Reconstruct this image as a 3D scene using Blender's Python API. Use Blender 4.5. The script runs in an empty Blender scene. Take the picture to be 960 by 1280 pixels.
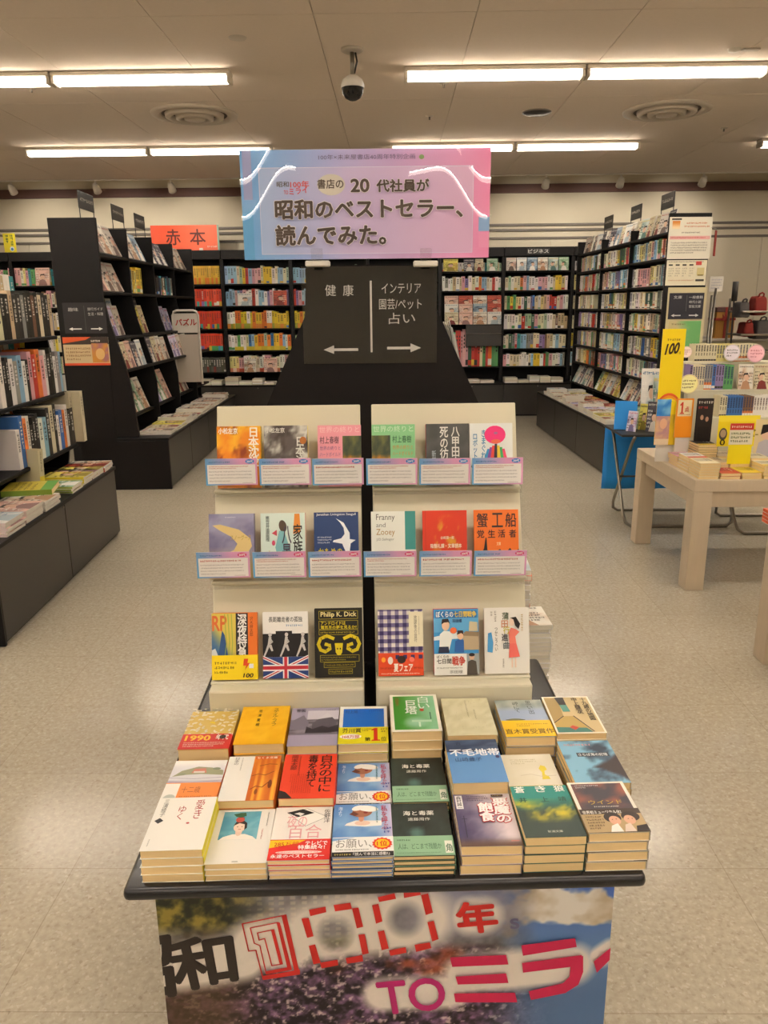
import bpy, bmesh, math, random
import numpy as np
from math import radians as R, sin, cos, pi, tan
from mathutils import Matrix, Vector
random.seed(7)
rnd = random.Random(11)
SC = bpy.context.scene
COL = SC.collection

# ---------------------------------------------------------------- camera, world, exposure
FPX, PITCH, YAW, ROLL, EYE = 960.0, R(14.9), R(0.8), R(0.55), 1.5
cam_data = bpy.data.cameras.new('camera')
cam_data.sensor_fit = 'VERTICAL'
cam_data.sensor_height = 36.0
cam_data.lens = 36.0 * FPX / 1280.0
cam_data.clip_start = 0.05
camera = bpy.data.objects.new('camera', cam_data)
COL.objects.link(camera)
CAMROT = Matrix.Rotation(YAW, 3, 'Z') @ Matrix.Rotation(pi / 2 - PITCH, 3, 'X') @ Matrix.Rotation(-ROLL, 3, 'Z')
camera.matrix_world = Matrix.Translation((0, 0, EYE)) @ CAMROT.to_4x4()
SC.camera = camera

world = bpy.data.worlds.new('store_ambient')
SC.world = world
world.use_nodes = True
world.node_tree.nodes['Background'].inputs[0].default_value = (1.0, 0.93, 0.85, 1)
world.node_tree.nodes['Background'].inputs[1].default_value = 0.25

SC.view_settings.view_transform = 'Standard'
SC.view_settings.look = 'None'
SC.view_settings.gamma = 1
SC.view_settings.use_curve_mapping = False
SC.view_settings.exposure = 1.12
TUBE_EMISSION, LAMP_WATTS, LAMP_TINT = 4.0, 11.0, (1.0, 0.95, 0.875)
SC.cycles.use_denoising = True
SC.cycles.max_bounces = 8
SC.cycles.diffuse_bounces = 4
SC.cycles.caustics_reflective = False
SC.cycles.caustics_refractive = False
SC.cycles.sample_clamp_indirect = 6

def ray(px, py):
    return CAMROT @ Vector(((px - 480) / FPX, -(py - 640) / FPX, -1))
def hit(px, py, point, normal):                 # where the sight line through a pixel meets a plane of the store
    d = ray(px, py); o = Vector((0, 0, EYE)); n = Vector(normal)
    return o + d * ((Vector(point) - o).dot(n) / d.dot(n))
def at_z(px, py, z): return hit(px, py, (0, 0, z), (0, 0, 1))
def at_y(px, py, y): return hit(px, py, (0, y, 0), (0, 1, 0))

# ---------------------------------------------------------------- colours and materials
def lin(c):
    if isinstance(c, str):
        c = c.lstrip('#'); c = tuple(int(c[i:i + 2], 16) / 255 for i in (0, 2, 4))
    return tuple((x / 12.92 if x <= 0.04045 else ((x + 0.055) / 1.055) ** 2.4) for x in c[:3])
def lin_np(a):
    a = np.clip(a, 0, 1)
    return np.where(a <= 0.04045, a / 12.92, ((a + 0.055) / 1.055) ** 2.4)

def material(name, color, rough=0.5, metal=0.0, var=0.0, scale=8.0, bump=0.0, spec=0.5, stretch=None, source=None, coat=0.0):
    m = bpy.data.materials.new(name); m.use_nodes = True
    nt = m.node_tree; b = nt.nodes['Principled BSDF']
    b.inputs['Roughness'].default_value = rough
    b.inputs['Metallic'].default_value = metal
    b.inputs['Specular IOR Level'].default_value = spec
    b.inputs['Coat Weight'].default_value = coat
    b.inputs['Coat Roughness'].default_value = 0.08
    if source == 'attribute':
        a = nt.nodes.new('ShaderNodeAttribute'); a.attribute_name = 'Col'; src = a.outputs['Color']
    elif source == 'object':
        a = nt.nodes.new('ShaderNodeObjectInfo'); src = a.outputs['Color']
    else:
        a = nt.nodes.new('ShaderNodeRGB'); a.outputs[0].default_value = (*lin(color), 1); src = a.outputs[0]
    if var > 0 or bump > 0:
        tc = nt.nodes.new('ShaderNodeTexCoord'); mp = nt.nodes.new('ShaderNodeMapping')
        nt.links.new(tc.outputs['Object'], mp.inputs['Vector'])
        if stretch: mp.inputs['Scale'].default_value = stretch
        nz = nt.nodes.new('ShaderNodeTexNoise'); nz.inputs['Scale'].default_value = scale; nz.inputs['Detail'].default_value = 4
        nt.links.new(mp.outputs[0], nz.inputs['Vector'])
    if var > 0:
        mr = nt.nodes.new('ShaderNodeMapRange'); mr.inputs['To Min'].default_value = 1 - var; mr.inputs['To Max'].default_value = 1 + var
        nt.links.new(nz.outputs['Fac'], mr.inputs['Value'])
        mx = nt.nodes.new('ShaderNodeVectorMath'); mx.operation = 'SCALE'
        nt.links.new(src, mx.inputs[0]); nt.links.new(mr.outputs[0], mx.inputs['Scale']); src = mx.outputs[0]
    nt.links.new(src, b.inputs['Base Color'])
    if bump > 0:
        bp = nt.nodes.new('ShaderNodeBump'); bp.inputs['Strength'].default_value = bump; bp.inputs['Distance'].default_value = 0.002
        nt.links.new(nz.outputs['Fac'], bp.inputs['Height']); nt.links.new(bp.outputs[0], b.inputs['Normal'])
    return m

def emitter(name, color, strength):
    m = bpy.data.materials.new(name); m.use_nodes = True
    b = m.node_tree.nodes['Principled BSDF']
    b.inputs['Base Color'].default_value = (*lin(color), 1)
    b.inputs['Emission Color'].default_value = (*lin(color), 1)
    b.inputs['Emission Strength'].default_value = strength
    m.cycles.emission_sampling = 'NONE'
    return m

def clear_film(name, gloss=1.0, rough=0.01):
    m = bpy.data.materials.new(name); m.use_nodes = True
    nt = m.node_tree; nt.nodes.remove(nt.nodes['Principled BSDF'])
    out = nt.nodes['Material Output']
    t = nt.nodes.new('ShaderNodeBsdfTransparent'); t.inputs[0].default_value = (0.97, 0.97, 0.97, 1)
    g = nt.nodes.new('ShaderNodeBsdfGlossy'); g.inputs['Roughness'].default_value = rough
    x = nt.nodes.new('ShaderNodeMixShader')
    x.inputs[0].default_value = 0.055 * gloss
    nt.links.new(t.outputs[0], x.inputs[1]); nt.links.new(g.outputs[0], x.inputs[2]); nt.links.new(x.outputs[0], out.inputs[0])
    return m

def floor_material():
    m = bpy.data.materials.new('speckled_vinyl_floor'); m.use_nodes = True
    nt = m.node_tree; b = nt.nodes['Principled BSDF']; N = nt.nodes.new; L = nt.links.new
    tc = N('ShaderNodeTexCoord')
    def noise(scale, detail=3):
        n = N('ShaderNodeTexNoise'); n.inputs['Scale'].default_value = scale; n.inputs['Detail'].default_value = detail
        L(tc.outputs['Object'], n.inputs['Vector']); return n
    def ramp(src, stops):
        r = N('ShaderNodeValToRGB'); L(src, r.inputs[0]); e = r.color_ramp.elements
        e[0].position, e[0].color = stops[0][0], (*lin(stops[0][1]), 1)
        e[1].position, e[1].color = stops[1][0], (*lin(stops[1][1]), 1)
        for p, c in stops[2:]:
            q = e.new(p); q.color = (*lin(c), 1)
        return r
    base = ramp(noise(60, 5).outputs['Fac'], [(0.35, '#a99e8b'), (0.65, '#c2b9a6')])
    big = noise(1.3, 2)
    vor = N('ShaderNodeTexVoronoi'); vor.inputs['Scale'].default_value = 150; L(tc.outputs['Object'], vor.inputs['Vector'])
    sp = N('ShaderNodeSeparateColor'); L(vor.outputs['Color'], sp.inputs[0])
    chip = ramp(sp.outputs[0], [(0.0, '#91846f'), (0.12, '#b2a893'), (0.85, '#b8ae9a'), (0.95, '#cfc7b6')])
    mx = N('ShaderNodeMix'); mx.data_type = 'RGBA'; mx.inputs[0].default_value = 0.42
    L(base.outputs[0], mx.inputs[6]); L(chip.outputs[0], mx.inputs[7])
    br = N('ShaderNodeTexBrick'); br.offset = 0.0; br.inputs['Scale'].default_value = 1.0
    br.inputs['Brick Width'].default_value = 0.45; br.inputs['Row Height'].default_value = 0.45; br.inputs['Mortar Size'].default_value = 0.0012
    br.inputs['Color1'].default_value = (1, 1, 1, 1); br.inputs['Color2'].default_value = (0.93, 0.93, 0.93, 1); br.inputs['Mortar'].default_value = (0.72, 0.7, 0.67, 1)
    L(tc.outputs['Object'], br.inputs['Vector'])
    mu = N('ShaderNodeMix'); mu.data_type = 'RGBA'; mu.blend_type = 'MULTIPLY'; mu.inputs[0].default_value = 1.0
    L(mx.outputs[2], mu.inputs[6]); L(br.outputs['Color'], mu.inputs[7])
    L(mu.outputs[2], b.inputs['Base Color'])
    mr = N('ShaderNodeMapRange'); mr.inputs['To Min'].default_value = 0.10; mr.inputs['To Max'].default_value = 0.26
    L(big.outputs['Fac'], mr.inputs['Value']); L(mr.outputs[0], b.inputs['Roughness'])
    bp = N('ShaderNodeBump'); bp.inputs['Strength'].default_value = 0.25; bp.inputs['Distance'].default_value = 0.003
    L(noise(6, 2).outputs['Fac'], bp.inputs['Height']); L(bp.outputs[0], b.inputs['Normal'])
    b.inputs['Specular IOR Level'].default_value = 0.55
    return m

M = {
    'floor': floor_material(),
    'ceiling': material('ceiling_board', '#d6c9bc', 0.9, var=0.04, scale=40, bump=0.1),
    'groove': material('shadow_gap_backing', '#5b5148', 0.9),
    'wall': material('cream_wall', '#d6ccb6', 0.85, var=0.03, scale=3),
    'brown': material('brown_band', '#5a3b33', 0.6, var=0.05),
    'trim': material('grey_brown_moulding', '#6d645b', 0.5),
    'black': material('black_melamine', '#151212', 0.42, var=0.10, scale=30, bump=0.05, spec=0.22),
    'blackfront': material('charcoal_laminate_front', '#2f2c28', 0.33, var=0.08, scale=2.5),
    'blackdeep': material('matte_black_shelf', '#0f0d0d', 0.55, var=0.08, scale=20, spec=0.2),
    'cream': material('cream_painted_board', '#d0cab2', 0.5, var=0.015, scale=4),
    'table': material('black_table_top', '#1c1b1e', 0.25, var=0.08, scale=6),
    'pages': material('page_block_paper', '#ecd09a', 0.8, var=0.07, scale=1.0, stretch=(3, 3, 900), bump=0.1),
    'pages_white': material('white_page_block', '#d9d3c4', 0.8, var=0.12, scale=1.0, stretch=(3, 3, 900), bump=0.2),
    'ink': material('printed_paper', '#ffffff', 0.45, source='attribute', spec=0.35),
    'inkgloss': material('printed_glossy_card', '#ffffff', 0.25, source='attribute', spec=0.5, coat=0.5),
    'tint': material('book_cover_stock', '#ffffff', 0.45, source='object', var=0.04, scale=25, spec=0.35),
    'tube': emitter('lit_fluorescent_tube', '#fff3e2', TUBE_EMISSION),
    'lampmetal': material('lamp_housing_enamel', '#cfc6b8', 0.45),
    'white': material('white_enamel', '#d8d2c8', 0.5),
    'offwhite': material('off_white_enamel', '#b9afa2', 0.6),
    'steel': material('brushed_grey_steel', '#8e877c', 0.35, metal=0.8, var=0.05, scale=60),
    'darkmetal': material('dark_grey_metal', '#3b3937', 0.45, metal=0.4),
    'wood': material('pale_wood_veneer', '#c6b59c', 0.45, var=0.10, scale=5, stretch=(6, 6, 0.8), bump=0.05),
    'darkglass': material('smoked_dome', '#141214', 0.08),
    'blue': material('bright_blue_sheet', '#2296f0', 0.5, var=0.04, scale=5),
    'film': clear_film('clear_film', 0.9),
    'acrylic': clear_film('clear_acrylic', 1.0),
    'greyfabric': material('grey_fabric', '#5b5654', 0.9, var=0.2, scale=30, bump=0.4),
    'redfabric': material('red_fabric', '#8d2b22', 0.8, var=0.15, scale=20),
    'goldbox': material('amber_box_board', '#a8762c', 0.6, var=0.1, scale=8),
}

# ---------------------------------------------------------------- mesh builder
class MB:
    def __init__(s): s.V, s.F, s.MI, s.mats = [], [], [], []
    def mi(s, m):
        m = M[m] if isinstance(m, str) else m
        if m not in s.mats: s.mats.append(m)
        return s.mats.index(m)
    def add(s, V, F, m):
        k = len(s.V); i = s.mi(m); s.V += [tuple(v) for v in V]
        for f in F: s.F.append(tuple(k + a for a in f)); s.MI.append(i)
    def box(s, x0, x1, y0, y1, z0, z1, m, T=None):
        V = [Vector((x, y, z)) for z in (z0, z1) for y in (y0, y1) for x in (x0, x1)]
        if T is not None: V = [T @ v for v in V]
        s.add(V, [(0, 2, 3, 1), (4, 5, 7, 6), (0, 1, 5, 4), (2, 6, 7, 3), (0, 4, 6, 2), (1, 3, 7, 5)], m); return s
    def rbox(s, x0, x1, y0, y1, z0, z1, m, r=0.004, seg=2, T=None):
        bm = bmesh.new(); bmesh.ops.create_cube(bm, size=1)
        for v in bm.verts: v.co = Vector(((x0 + x1) / 2 + v.co.x * (x1 - x0), (y0 + y1) / 2 + v.co.y * (y1 - y0), (z0 + z1) / 2 + v.co.z * (z1 - z0)))
        bmesh.ops.bevel(bm, geom=bm.edges[:], offset=r, segments=seg, profile=0.5, affect='EDGES')
        bm.verts.index_update()
        V = [T @ v.co if T is not None else v.co.copy() for v in bm.verts]
        s.add(V, [[v.index for v in f.verts] for f in bm.faces], m); bm.free(); return s
    def prism(s, poly, a, b, axis, m, T=None):          # polygon in the plane square to AXIS, pushed from a to b
        n = len(poly)
        def P(p, t): return Vector({'x': (t, p[0], p[1]), 'y': (p[0], t, p[1]), 'z': (p[0], p[1], t)}[axis])
        V = [P(p, a) for p in poly] + [P(p, b) for p in poly]
        if T is not None: V = [T @ v for v in V]
        F = [tuple(range(n - 1, -1, -1)), tuple(range(n, 2 * n))] + [(i, (i + 1) % n, n + (i + 1) % n, n + i) for i in range(n)]
        s.add(V, F, m); return s
    def tube(s, pts, r, m, n=10, closed=False):
        pts = [Vector(p) for p in pts]; V = []; F = []
        up = Vector((0, 0, 1)); N = len(pts)
        for i, p in enumerate(pts):
            a = pts[max(i - 1, 0)]; b = pts[min(i + 1, N - 1)]
            t = (b - a).normalized()
            u = t.cross(up) if abs(t.dot(up)) < 0.95 else t.cross(Vector((0, 1, 0)))
            u.normalize(); w = t.cross(u)
            for k in range(n):
                V.append(p + u * r * cos(2 * pi * k / n) + w * r * sin(2 * pi * k / n))
        for i in range(N - 1):
            for k in range(n):
                F.append((i * n + k, i * n + (k + 1) % n, (i + 1) * n + (k + 1) % n, (i + 1) * n + k))
        F.append(tuple(range(n - 1, -1, -1))); F.append(tuple((N - 1) * n + k for k in range(n)))
        s.add(V, F, m); return s
    def lathe(s, prof, m, n=32, center=(0, 0, 0)):
        V = []; F = []; c = Vector(center)
        for r, z in prof:
            for k in range(n): V.append(c + Vector((r * cos(2 * pi * k / n), r * sin(2 * pi * k / n), z)))
        for i in range(len(prof) - 1):
            for k in range(n):
                F.append((i * n + k, i * n + (k + 1) % n, (i + 1) * n + (k + 1) % n, (i + 1) * n + k))
        s.add(V, F, m); return s
    def mesh(s, name, smooth=False):
        me = bpy.data.meshes.new(name); me.from_pydata(s.V, [], s.F)
        for m in s.mats: me.materials.append(m)
        me.polygons.foreach_set('material_index', s.MI)
        if smooth: me.polygons.foreach_set('use_smooth', [True] * len(s.F))
        me.update(); return me
    def build(s, name, parent=None, smooth=False, T=None):
        return put(name, s.mesh(name, smooth), parent, T)

def put(name, me, parent=None, T=None):
    o = bpy.data.objects.new(name, me); COL.objects.link(o)
    if parent is not None: o.parent = parent
    if T is not None: o.matrix_basis = T
    return o
def tag(o, label=None, cat=None, group=None, kind=None):
    if label: o['label'] = label
    if cat: o['category'] = cat
    if group: o['group'] = group
    if kind: o['kind'] = kind
    return o
def empty(name, T=None, label=None, cat=None, group=None):
    o = bpy.data.objects.new(name, None); COL.objects.link(o); o.empty_display_size = 0.05
    if T is not None: o.matrix_basis = T
    return tag(o, label, cat, group)
def copy_tree(o, parent=None):
    c = o.copy(); COL.objects.link(c); c.parent = parent
    for ch in o.children: copy_tree(ch, c)
    return c
def Tr(x, y, z): return Matrix.Translation((x, y, z))
def Rx(a): return Matrix.Rotation(R(a), 4, 'X')
def Ry(a): return Matrix.Rotation(R(a), 4, 'Y')
def Rz(a): return Matrix.Rotation(R(a), 4, 'Z')
FACE = Rx(90)                                         # a sheet turned upright, facing the camera end of the store

# ---------------------------------------------------------------- flat print
_glyph = {}
def glyphs(body, bold, spacing=0.9):
    key = (body, bold, spacing)
    if key not in _glyph:
        cu = bpy.data.curves.new('lettering', 'FONT'); cu.body = body; cu.size = 1; cu.offset = bold
        cu.resolution_u = 2 if len(body) > 3 else 4; cu.align_x = 'CENTER'; cu.space_line = spacing
        ob = bpy.data.objects.new('lettering', cu)
        me = bpy.data.meshes.new_from_object(ob)
        V = np.empty(len(me.vertices) * 3); me.vertices.foreach_get('co', V); V = V.reshape(-1, 3)[:, :2]
        F = [tuple(p.vertices) for p in me.polygons]
        bpy.data.objects.remove(ob); bpy.data.curves.remove(cu); bpy.data.meshes.remove(me)
        _glyph[key] = (V, F)
    return _glyph[key]

def vnoise(x, y, seed=0):
    x = np.asarray(x, float); y = np.asarray(y, float)
    xi = np.floor(x).astype(int); yi = np.floor(y).astype(int); fx = x - xi; fy = y - yi
    fx = fx * fx * (3 - 2 * fx); fy = fy * fy * (3 - 2 * fy)
    def h(a, b):
        n = (a * 374761393 + b * 668265263 + seed * 1442695041) & 0x7fffffff
        n = ((n ^ (n >> 13)) * 1274126177) & 0x7fffffff
        return ((n ^ (n >> 16)) & 0xffff) / 65535.0
    return (h(xi, yi) * (1 - fx) + h(xi + 1, yi) * fx) * (1 - fy) + (h(xi, yi + 1) * (1 - fx) + h(xi + 1, yi + 1) * fx) * fy
def fbm(x, y, seed=0, o=4):
    t = 0; a = 0.5; s = 0
    for i in range(o):
        t = t + a * vnoise(x * 2 ** i, y * 2 ** i, seed + i); s += a; a *= 0.5
    return t / s
def mixc(a, b, t):
    a = np.asarray(hexa(a)) if isinstance(a, str) else a; b = np.asarray(hexa(b)) if isinstance(b, str) else b
    t = np.clip(np.asarray(t), 0, 1)[..., None]
    return a * (1 - t) + b * t
def hexa(c):
    c = c.lstrip('#'); return np.array([int(c[i:i + 2], 16) / 255 for i in (0, 2, 4)])
def step(a, b, x): return np.clip((x - a) / (b - a), 0, 1)

class Sheet:                                          # flat artwork lying in XY from (0,0) to (w,h); units scaled by U
    def __init__(s, w, h, U=0.001, eps=0.00006): s.w, s.h, s.U, s.e, s.k = w, h, U, eps, 0; s.V, s.F, s.C = [], [], []
    def _add(s, P, F, col, clip=True, k=None):
        if k is None: s.k += 1; k = s.k
        z = k * s.e
        P = np.asarray(P, float); c = lin(col) if not isinstance(col, np.ndarray) else None
        out = clip and (P[:, 0].min() < 0 or P[:, 1].min() < 0 or P[:, 0].max() > s.w or P[:, 1].max() > s.h)
        if not out:
            b = len(s.V); s.V += [(x * s.U, y * s.U, z) for x, y in P]
            for f in F:
                s.F.append(tuple(b + i for i in f))
                s.C += [c] * len(f) if c is not None else [tuple(col[i]) for i in f]
            return
        for f in F:
            q = [tuple(P[i]) for i in f]
            for ax, lim, sg in ((0, 0, 1), (0, s.w, -1), (1, 0, 1), (1, s.h, -1)):
                r = []
                for i in range(len(q)):
                    a, b2 = q[i - 1], q[i]; da = (a[ax] - lim) * sg; db = (b2[ax] - lim) * sg
                    if (da >= 0) != (db >= 0):
                        t = da / (da - db); r.append((a[0] + (b2[0] - a[0]) * t, a[1] + (b2[1] - a[1]) * t))
                    if db >= 0: r.append(b2)
                q = r
                if not q: break
            if len(q) >= 3:
                b = len(s.V); s.V += [(x * s.U, y * s.U, z) for x, y in q]; s.F.append(tuple(range(b, b + len(q))))
                s.C += [c if c is not None else tuple(col[f[0]])] * len(q)
    def rect(s, x0, y0, x1, y1, col, k=None): s._add([(x0, y0), (x1, y0), (x1, y1), (x0, y1)], [(0, 1, 2, 3)], col, k=k); return s
    def poly(s, pts, col, k=None): s._add(pts, [tuple(range(len(pts)))], col, k=k); return s
    def ell(s, cx, cy, rx, ry, col, n=18, rot=0, k=None):
        a = np.linspace(0, 2 * pi, n, endpoint=False); x = rx * np.cos(a); y = ry * np.sin(a); c_, s_ = cos(R(rot)), sin(R(rot))
        s._add(np.stack([cx + x * c_ - y * s_, cy + x * s_ + y * c_], 1), [tuple(range(n))], col, k=k); return s
    def line(s, pts, wd, col):
        s.k += 1
        for a, b in zip(pts, pts[1:]):
            dx, dy = b[0] - a[0], b[1] - a[1]; L = math.hypot(dx, dy) or 1; nx, ny = -dy / L * wd / 2, dx / L * wd / 2
            ex, ey = dx / L * wd * 0.3, dy / L * wd * 0.3
            s._add([(a[0] + nx - ex, a[1] + ny - ey), (a[0] - nx - ex, a[1] - ny - ey), (b[0] - nx + ex, b[1] - ny + ey), (b[0] + nx + ex, b[1] + ny + ey)], [(0, 1, 2, 3)], col, k=s.k)
        return s
    def grid(s, x0, y0, x1, y1, nx, ny, fn):          # fn(u, v) -> rgb array
        u, v = np.meshgrid(np.linspace(0, 1, nx + 1), np.linspace(0, 1, ny + 1))
        c = lin_np(fn(u, v)).reshape(-1, 3)
        P = np.stack([x0 + u * (x1 - x0), y0 + v * (y1 - y0)], -1).reshape(-1, 2)
        F = [(j * (nx + 1) + i, j * (nx + 1) + i + 1, (j + 1) * (nx + 1) + i + 1, (j + 1) * (nx + 1) + i) for j in range(ny) for i in range(nx)]
        s._add(P, F, c, clip=False); return s
    def text(s, body, box, col, bold=0.0, vert=False, quad=None, outline=None, ow=0.04, spacing=0.9):
        if vert: body = '\n'.join(body)
        V0, F = glyphs(body, 0.0, spacing)
        if not len(V0): return s
        lo, hi = V0.min(0), V0.max(0)
        def ring(b, n): return [(b * cos(2 * pi * i / n), b * sin(2 * pi * i / n)) for i in range(n)]
        runs = [(outline, d) for d in ring(bold * 0.6 + ow, 12)] if outline else []
        runs += [(col, (0, 0))] if bold < 0.015 else [(col, d) for d in ring(bold * 0.6, 4 if bold < 0.035 else 8)]
        for c, d in runs:
            u = (V0 + np.array(d) - lo) / (hi - lo)
            if quad is None:
                x0, y0, x1, y1 = box; P = np.stack([x0 + u[:, 0] * (x1 - x0), y0 + u[:, 1] * (y1 - y0)], 1)
            else:                                      # corners: bottom left, bottom right, top right, top left
                q = [np.array(p) for p in quad]; a = u[:, :1]; t = u[:, 1:]
                P = (q[0] * (1 - a) + q[1] * a) * (1 - t) + (q[3] * (1 - a) + q[2] * a) * t
            s._add(P, F, c)
        return s
    def marks(s, x0, y0, x1, y1, rows, col, seed=0, vert=False, fill=0.95, gap=0.45):   # rows of print too small to read
        r = random.Random(seed); s.k += 1; n = max(rows, 1)
        lh = ((x1 - x0) if vert else (y1 - y0)) / n; ch = lh * (1 - gap)
        L = (y1 - y0) if vert else (x1 - x0)
        for i in range(n):
            p = 0.0; end = L * (fill if i < n - 1 or n == 1 else fill * r.uniform(0.35, 0.9))
            while p < end:
                w = ch * r.uniform(0.6, 1.1); st = ch * 0.2
                c0 = i * lh + lh * gap / 2
                for _ in range(3):
                    if r.random() < 0.5: a = (p, c0 + ch * r.random() * 0.8, p + w, None); a = (a[0], a[1], a[2], a[1] + st)
                    else: q = p + w * r.random() * 0.8; a = (q, c0, q + st, c0 + ch)
                    if vert: s.rect(x1 - a[3], y1 - a[2], x1 - a[1], y1 - a[0], col, k=s.k)
                    else: s.rect(x0 + a[0], y1 - a[3], x0 + a[2], y1 - a[1], col, k=s.k)
                p += w + ch * 0.18
        return s
    def mesh(s, name, mat='ink'):
        me = bpy.data.meshes.new(name); me.from_pydata(s.V, [], s.F)
        at = me.color_attributes.new('Col', 'FLOAT_COLOR', 'CORNER')
        c = np.ones((len(s.C), 4), np.float32); c[:, :3] = np.array(s.C); at.data.foreach_set('color', c.ravel())
        me.materials.append(M[mat]); me.update(); return me
    def build(s, name, parent=None, T=None, mat='ink'): return put(name, s.mesh(name, mat), parent, T)
# ================================================================ THE ROOM
CEIL, WALLY, EDGE = 3.08, 11.6, 10.29
def struct(mb, name, parent=None, T=None, smooth=False):
    o = mb.build(name, parent, smooth, T)
    if parent is None: o['kind'] = 'structure'
    return o
struct(MB().box(-8, 8, -11, WALLY, -0.1, 0, 'floor'), 'floor')
ceiling = struct(MB().box(-8, 8, -11, EDGE, CEIL + 0.012, CEIL + 0.1, 'groove'), 'ceiling')
pm = MB().box(-0.453, 0.453, -0.908, 0.908, 0, 0.012, 'ceiling').mesh('ceiling_panel')
for i in range(-9, 9):
    for j in range(0, 12):
        x = -0.43 + 0.45 + i * 0.91; y = EDGE - 0.911 - j * 1.82
        put('ceiling_panel', pm, ceiling, Tr(x, y, CEIL))
struct(MB().box(-8, 8, EDGE - 0.02, EDGE, CEIL, 3.4, 'ceiling').box(-8, 8, EDGE, WALLY, 3.29, 3.42, 'ceiling'), 'ceiling_recess')
wb = struct(MB().box(-8, 8, WALLY, WALLY + 0.1, 0, 3.42, 'wall'), 'wall_back')
# boards under the mouldings, with open joints
wp = MB().box(-0.744, 0.744, -0.012, 0, 0, 2.42, 'wall').mesh('wall_panel')
for i in range(-6, 4):
    put('wall_panel', wp, wb, Tr(2.25 + 0.7475 + i * 1.495, WALLY, 0))
struct(MB().box(-8, 8, WALLY - 0.05, WALLY - 0.001, 3.035, 3.15, 'brown'), 'trim_1')
for n, z in ((2, 2.615), (3, 2.545), (4, 2.435)):
    struct(MB().rbox(-8, 8, WALLY - 0.03, WALLY - 0.001, z - 0.016, z + 0.016, 'trim', 0.004, 1), 'trim_%d' % n)
struct(MB().box(-8.1, -8, -11, WALLY, 0, 3.42, 'wall'), 'wall_left')
struct(MB().box(8, 8.1, -11, WALLY, 0, 3.42, 'wall'), 'wall_right')
struct(MB().box(-8, 8, -11.1, -11, 0, 3.42, 'wall'), 'wall_front')
struct(MB().box(-8, 8, WALLY - 0.035, WALLY - 0.013, 0, 0.08, 'trim'), 'baseboard_back')

# ---------------------------------------------------------------- fluorescent lights
def tube_mesh():
    return MB().tube([(-0.59, 0, 0), (0.59, 0, 0)], 0.0165, 'tube', 12).mesh('tube', True)
hous = MB().rbox(-0.615, 0.615, -0.062, 0.062, 0, 0.03, 'lampmetal', 0.006, 1).mesh('housing')
endc = MB().rbox(-0.012, 0.012, -0.058, 0.058, -0.05, 0.0, 'lampmetal', 0.004, 1).mesh('lamp_holder')
tm = tube_mesh()
LAMP = bpy.data.lights.new('lamp_glow', 'AREA'); LAMP.shape = 'RECTANGLE'; LAMP.size = 1.17; LAMP.size_y = 0.105; LAMP.energy = LAMP_WATTS; LAMP.color = LAMP_TINT
def tube_light(x, y, label, group):
    t = empty('fluorescent_light', Tr(x, y, CEIL - 0.03), label, 'ceiling light', group)
    put('housing', hous, t)
    put('lamp_holder', endc, t, Tr(-0.603, 0, 0)); put('lamp_holder', endc, t, Tr(0.603, 0, 0))
    for s in (-1, 1): put('tube', tm, t, Tr(0, s * 0.032, -0.028))
    lo = bpy.data.objects.new('lamp_glow', LAMP); COL.objects.link(lo); lo.parent = t; lo.location = (0, 0, -0.003)
rows = [(8.365, -0.015), (5.865, 0.085)]
names = {(0, -1, 0): 'lit twin tube light in the far row, left half of the left pair',
         (0, -1, 1): 'lit twin tube light in the far row, touching the sign from the left',
         (0, 0, 0): 'lit twin tube light of the far row just above the pink half of the sign',
         (0, 0, 1): 'lit twin tube light of the far row right of the sign, above the right bookcase',
         (0, 1, 0): 'lit twin tube light of the far row, cut by the right edge',
         (1, -1, 0): 'lit twin tube light of the near row, cut by the left edge',
         (1, -1, 1): 'lit twin tube light of the near row, left of the dome camera',
         (1, 0, 0): 'lit twin tube light of the near row, next right of the dome camera',
         (1, 0, 1): 'lit twin tube light of the near row above the right round vent'}
for r in range(7):
    y0 = 8.365 - 2.5 * r
    for p in range(-2, 3):
        xs = (-0.015 if r == 0 else 0.085) + p * 3.66
        for q in range(2):
            x = xs + 0.615 + q * 1.24
            if abs(x) > 7.2: continue
            lb = names.get((r, p, q))
            tube_light(x, y0, lb or 'lit twin tube ceiling light further from the display, outside the view', 'lit tube lights in view' if lb else 'tube lights elsewhere in the store')

# ---------------------------------------------------------------- ceiling fittings
def vent(x, y, label):
    t = empty('round_vent', Tr(x, y, CEIL), label, 'vent', 'round ceiling vents')
    MB().lathe([(0.36, 0.0), (0.355, -0.012), (0.30, -0.02), (0.27, -0.006), (0.27, 0.0)], 'offwhite', 48).build('outer_ring', t, True)
    MB().lathe([(0.245, 0.0), (0.24, -0.028), (0.20, -0.036), (0.185, -0.014), (0.185, 0)], 'offwhite', 40).build('ring', t, True)
    MB().lathe([(0.16, 0.0), (0.155, -0.04), (0.12, -0.048), (0.11, -0.022), (0.11, 0)], 'offwhite', 36).build('ring', t, True)
    MB().lathe([(0.09, 0.0), (0.085, -0.046), (0.0, -0.052)], 'offwhite', 30).build('center_disc', t, True)
    MB().lathe([(0.0, -0.002), (0.30, -0.002)], 'groove', 40).build('throat', t)
vent(-1.655, 7.06, 'cream round ceiling vent with nested rings, left of the dome camera')
vent(2.31, 7.13, 'cream round ceiling vent with nested rings, above the right bookcase')
d = empty('speaker_grille', Tr(1.22, 7.13, CEIL), 'small dark grey round disc on the ceiling between the tube light rows', 'ceiling speaker')
MB().lathe([(0.115, 0.0), (0.11, -0.014), (0.0, -0.02)], 'darkmetal', 32).build('disc', d, True)
MB().lathe([(0.122, 0.0), (0.122, -0.008), (0.113, -0.01)], 'trim', 32).build('rim', d, True)

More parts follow.
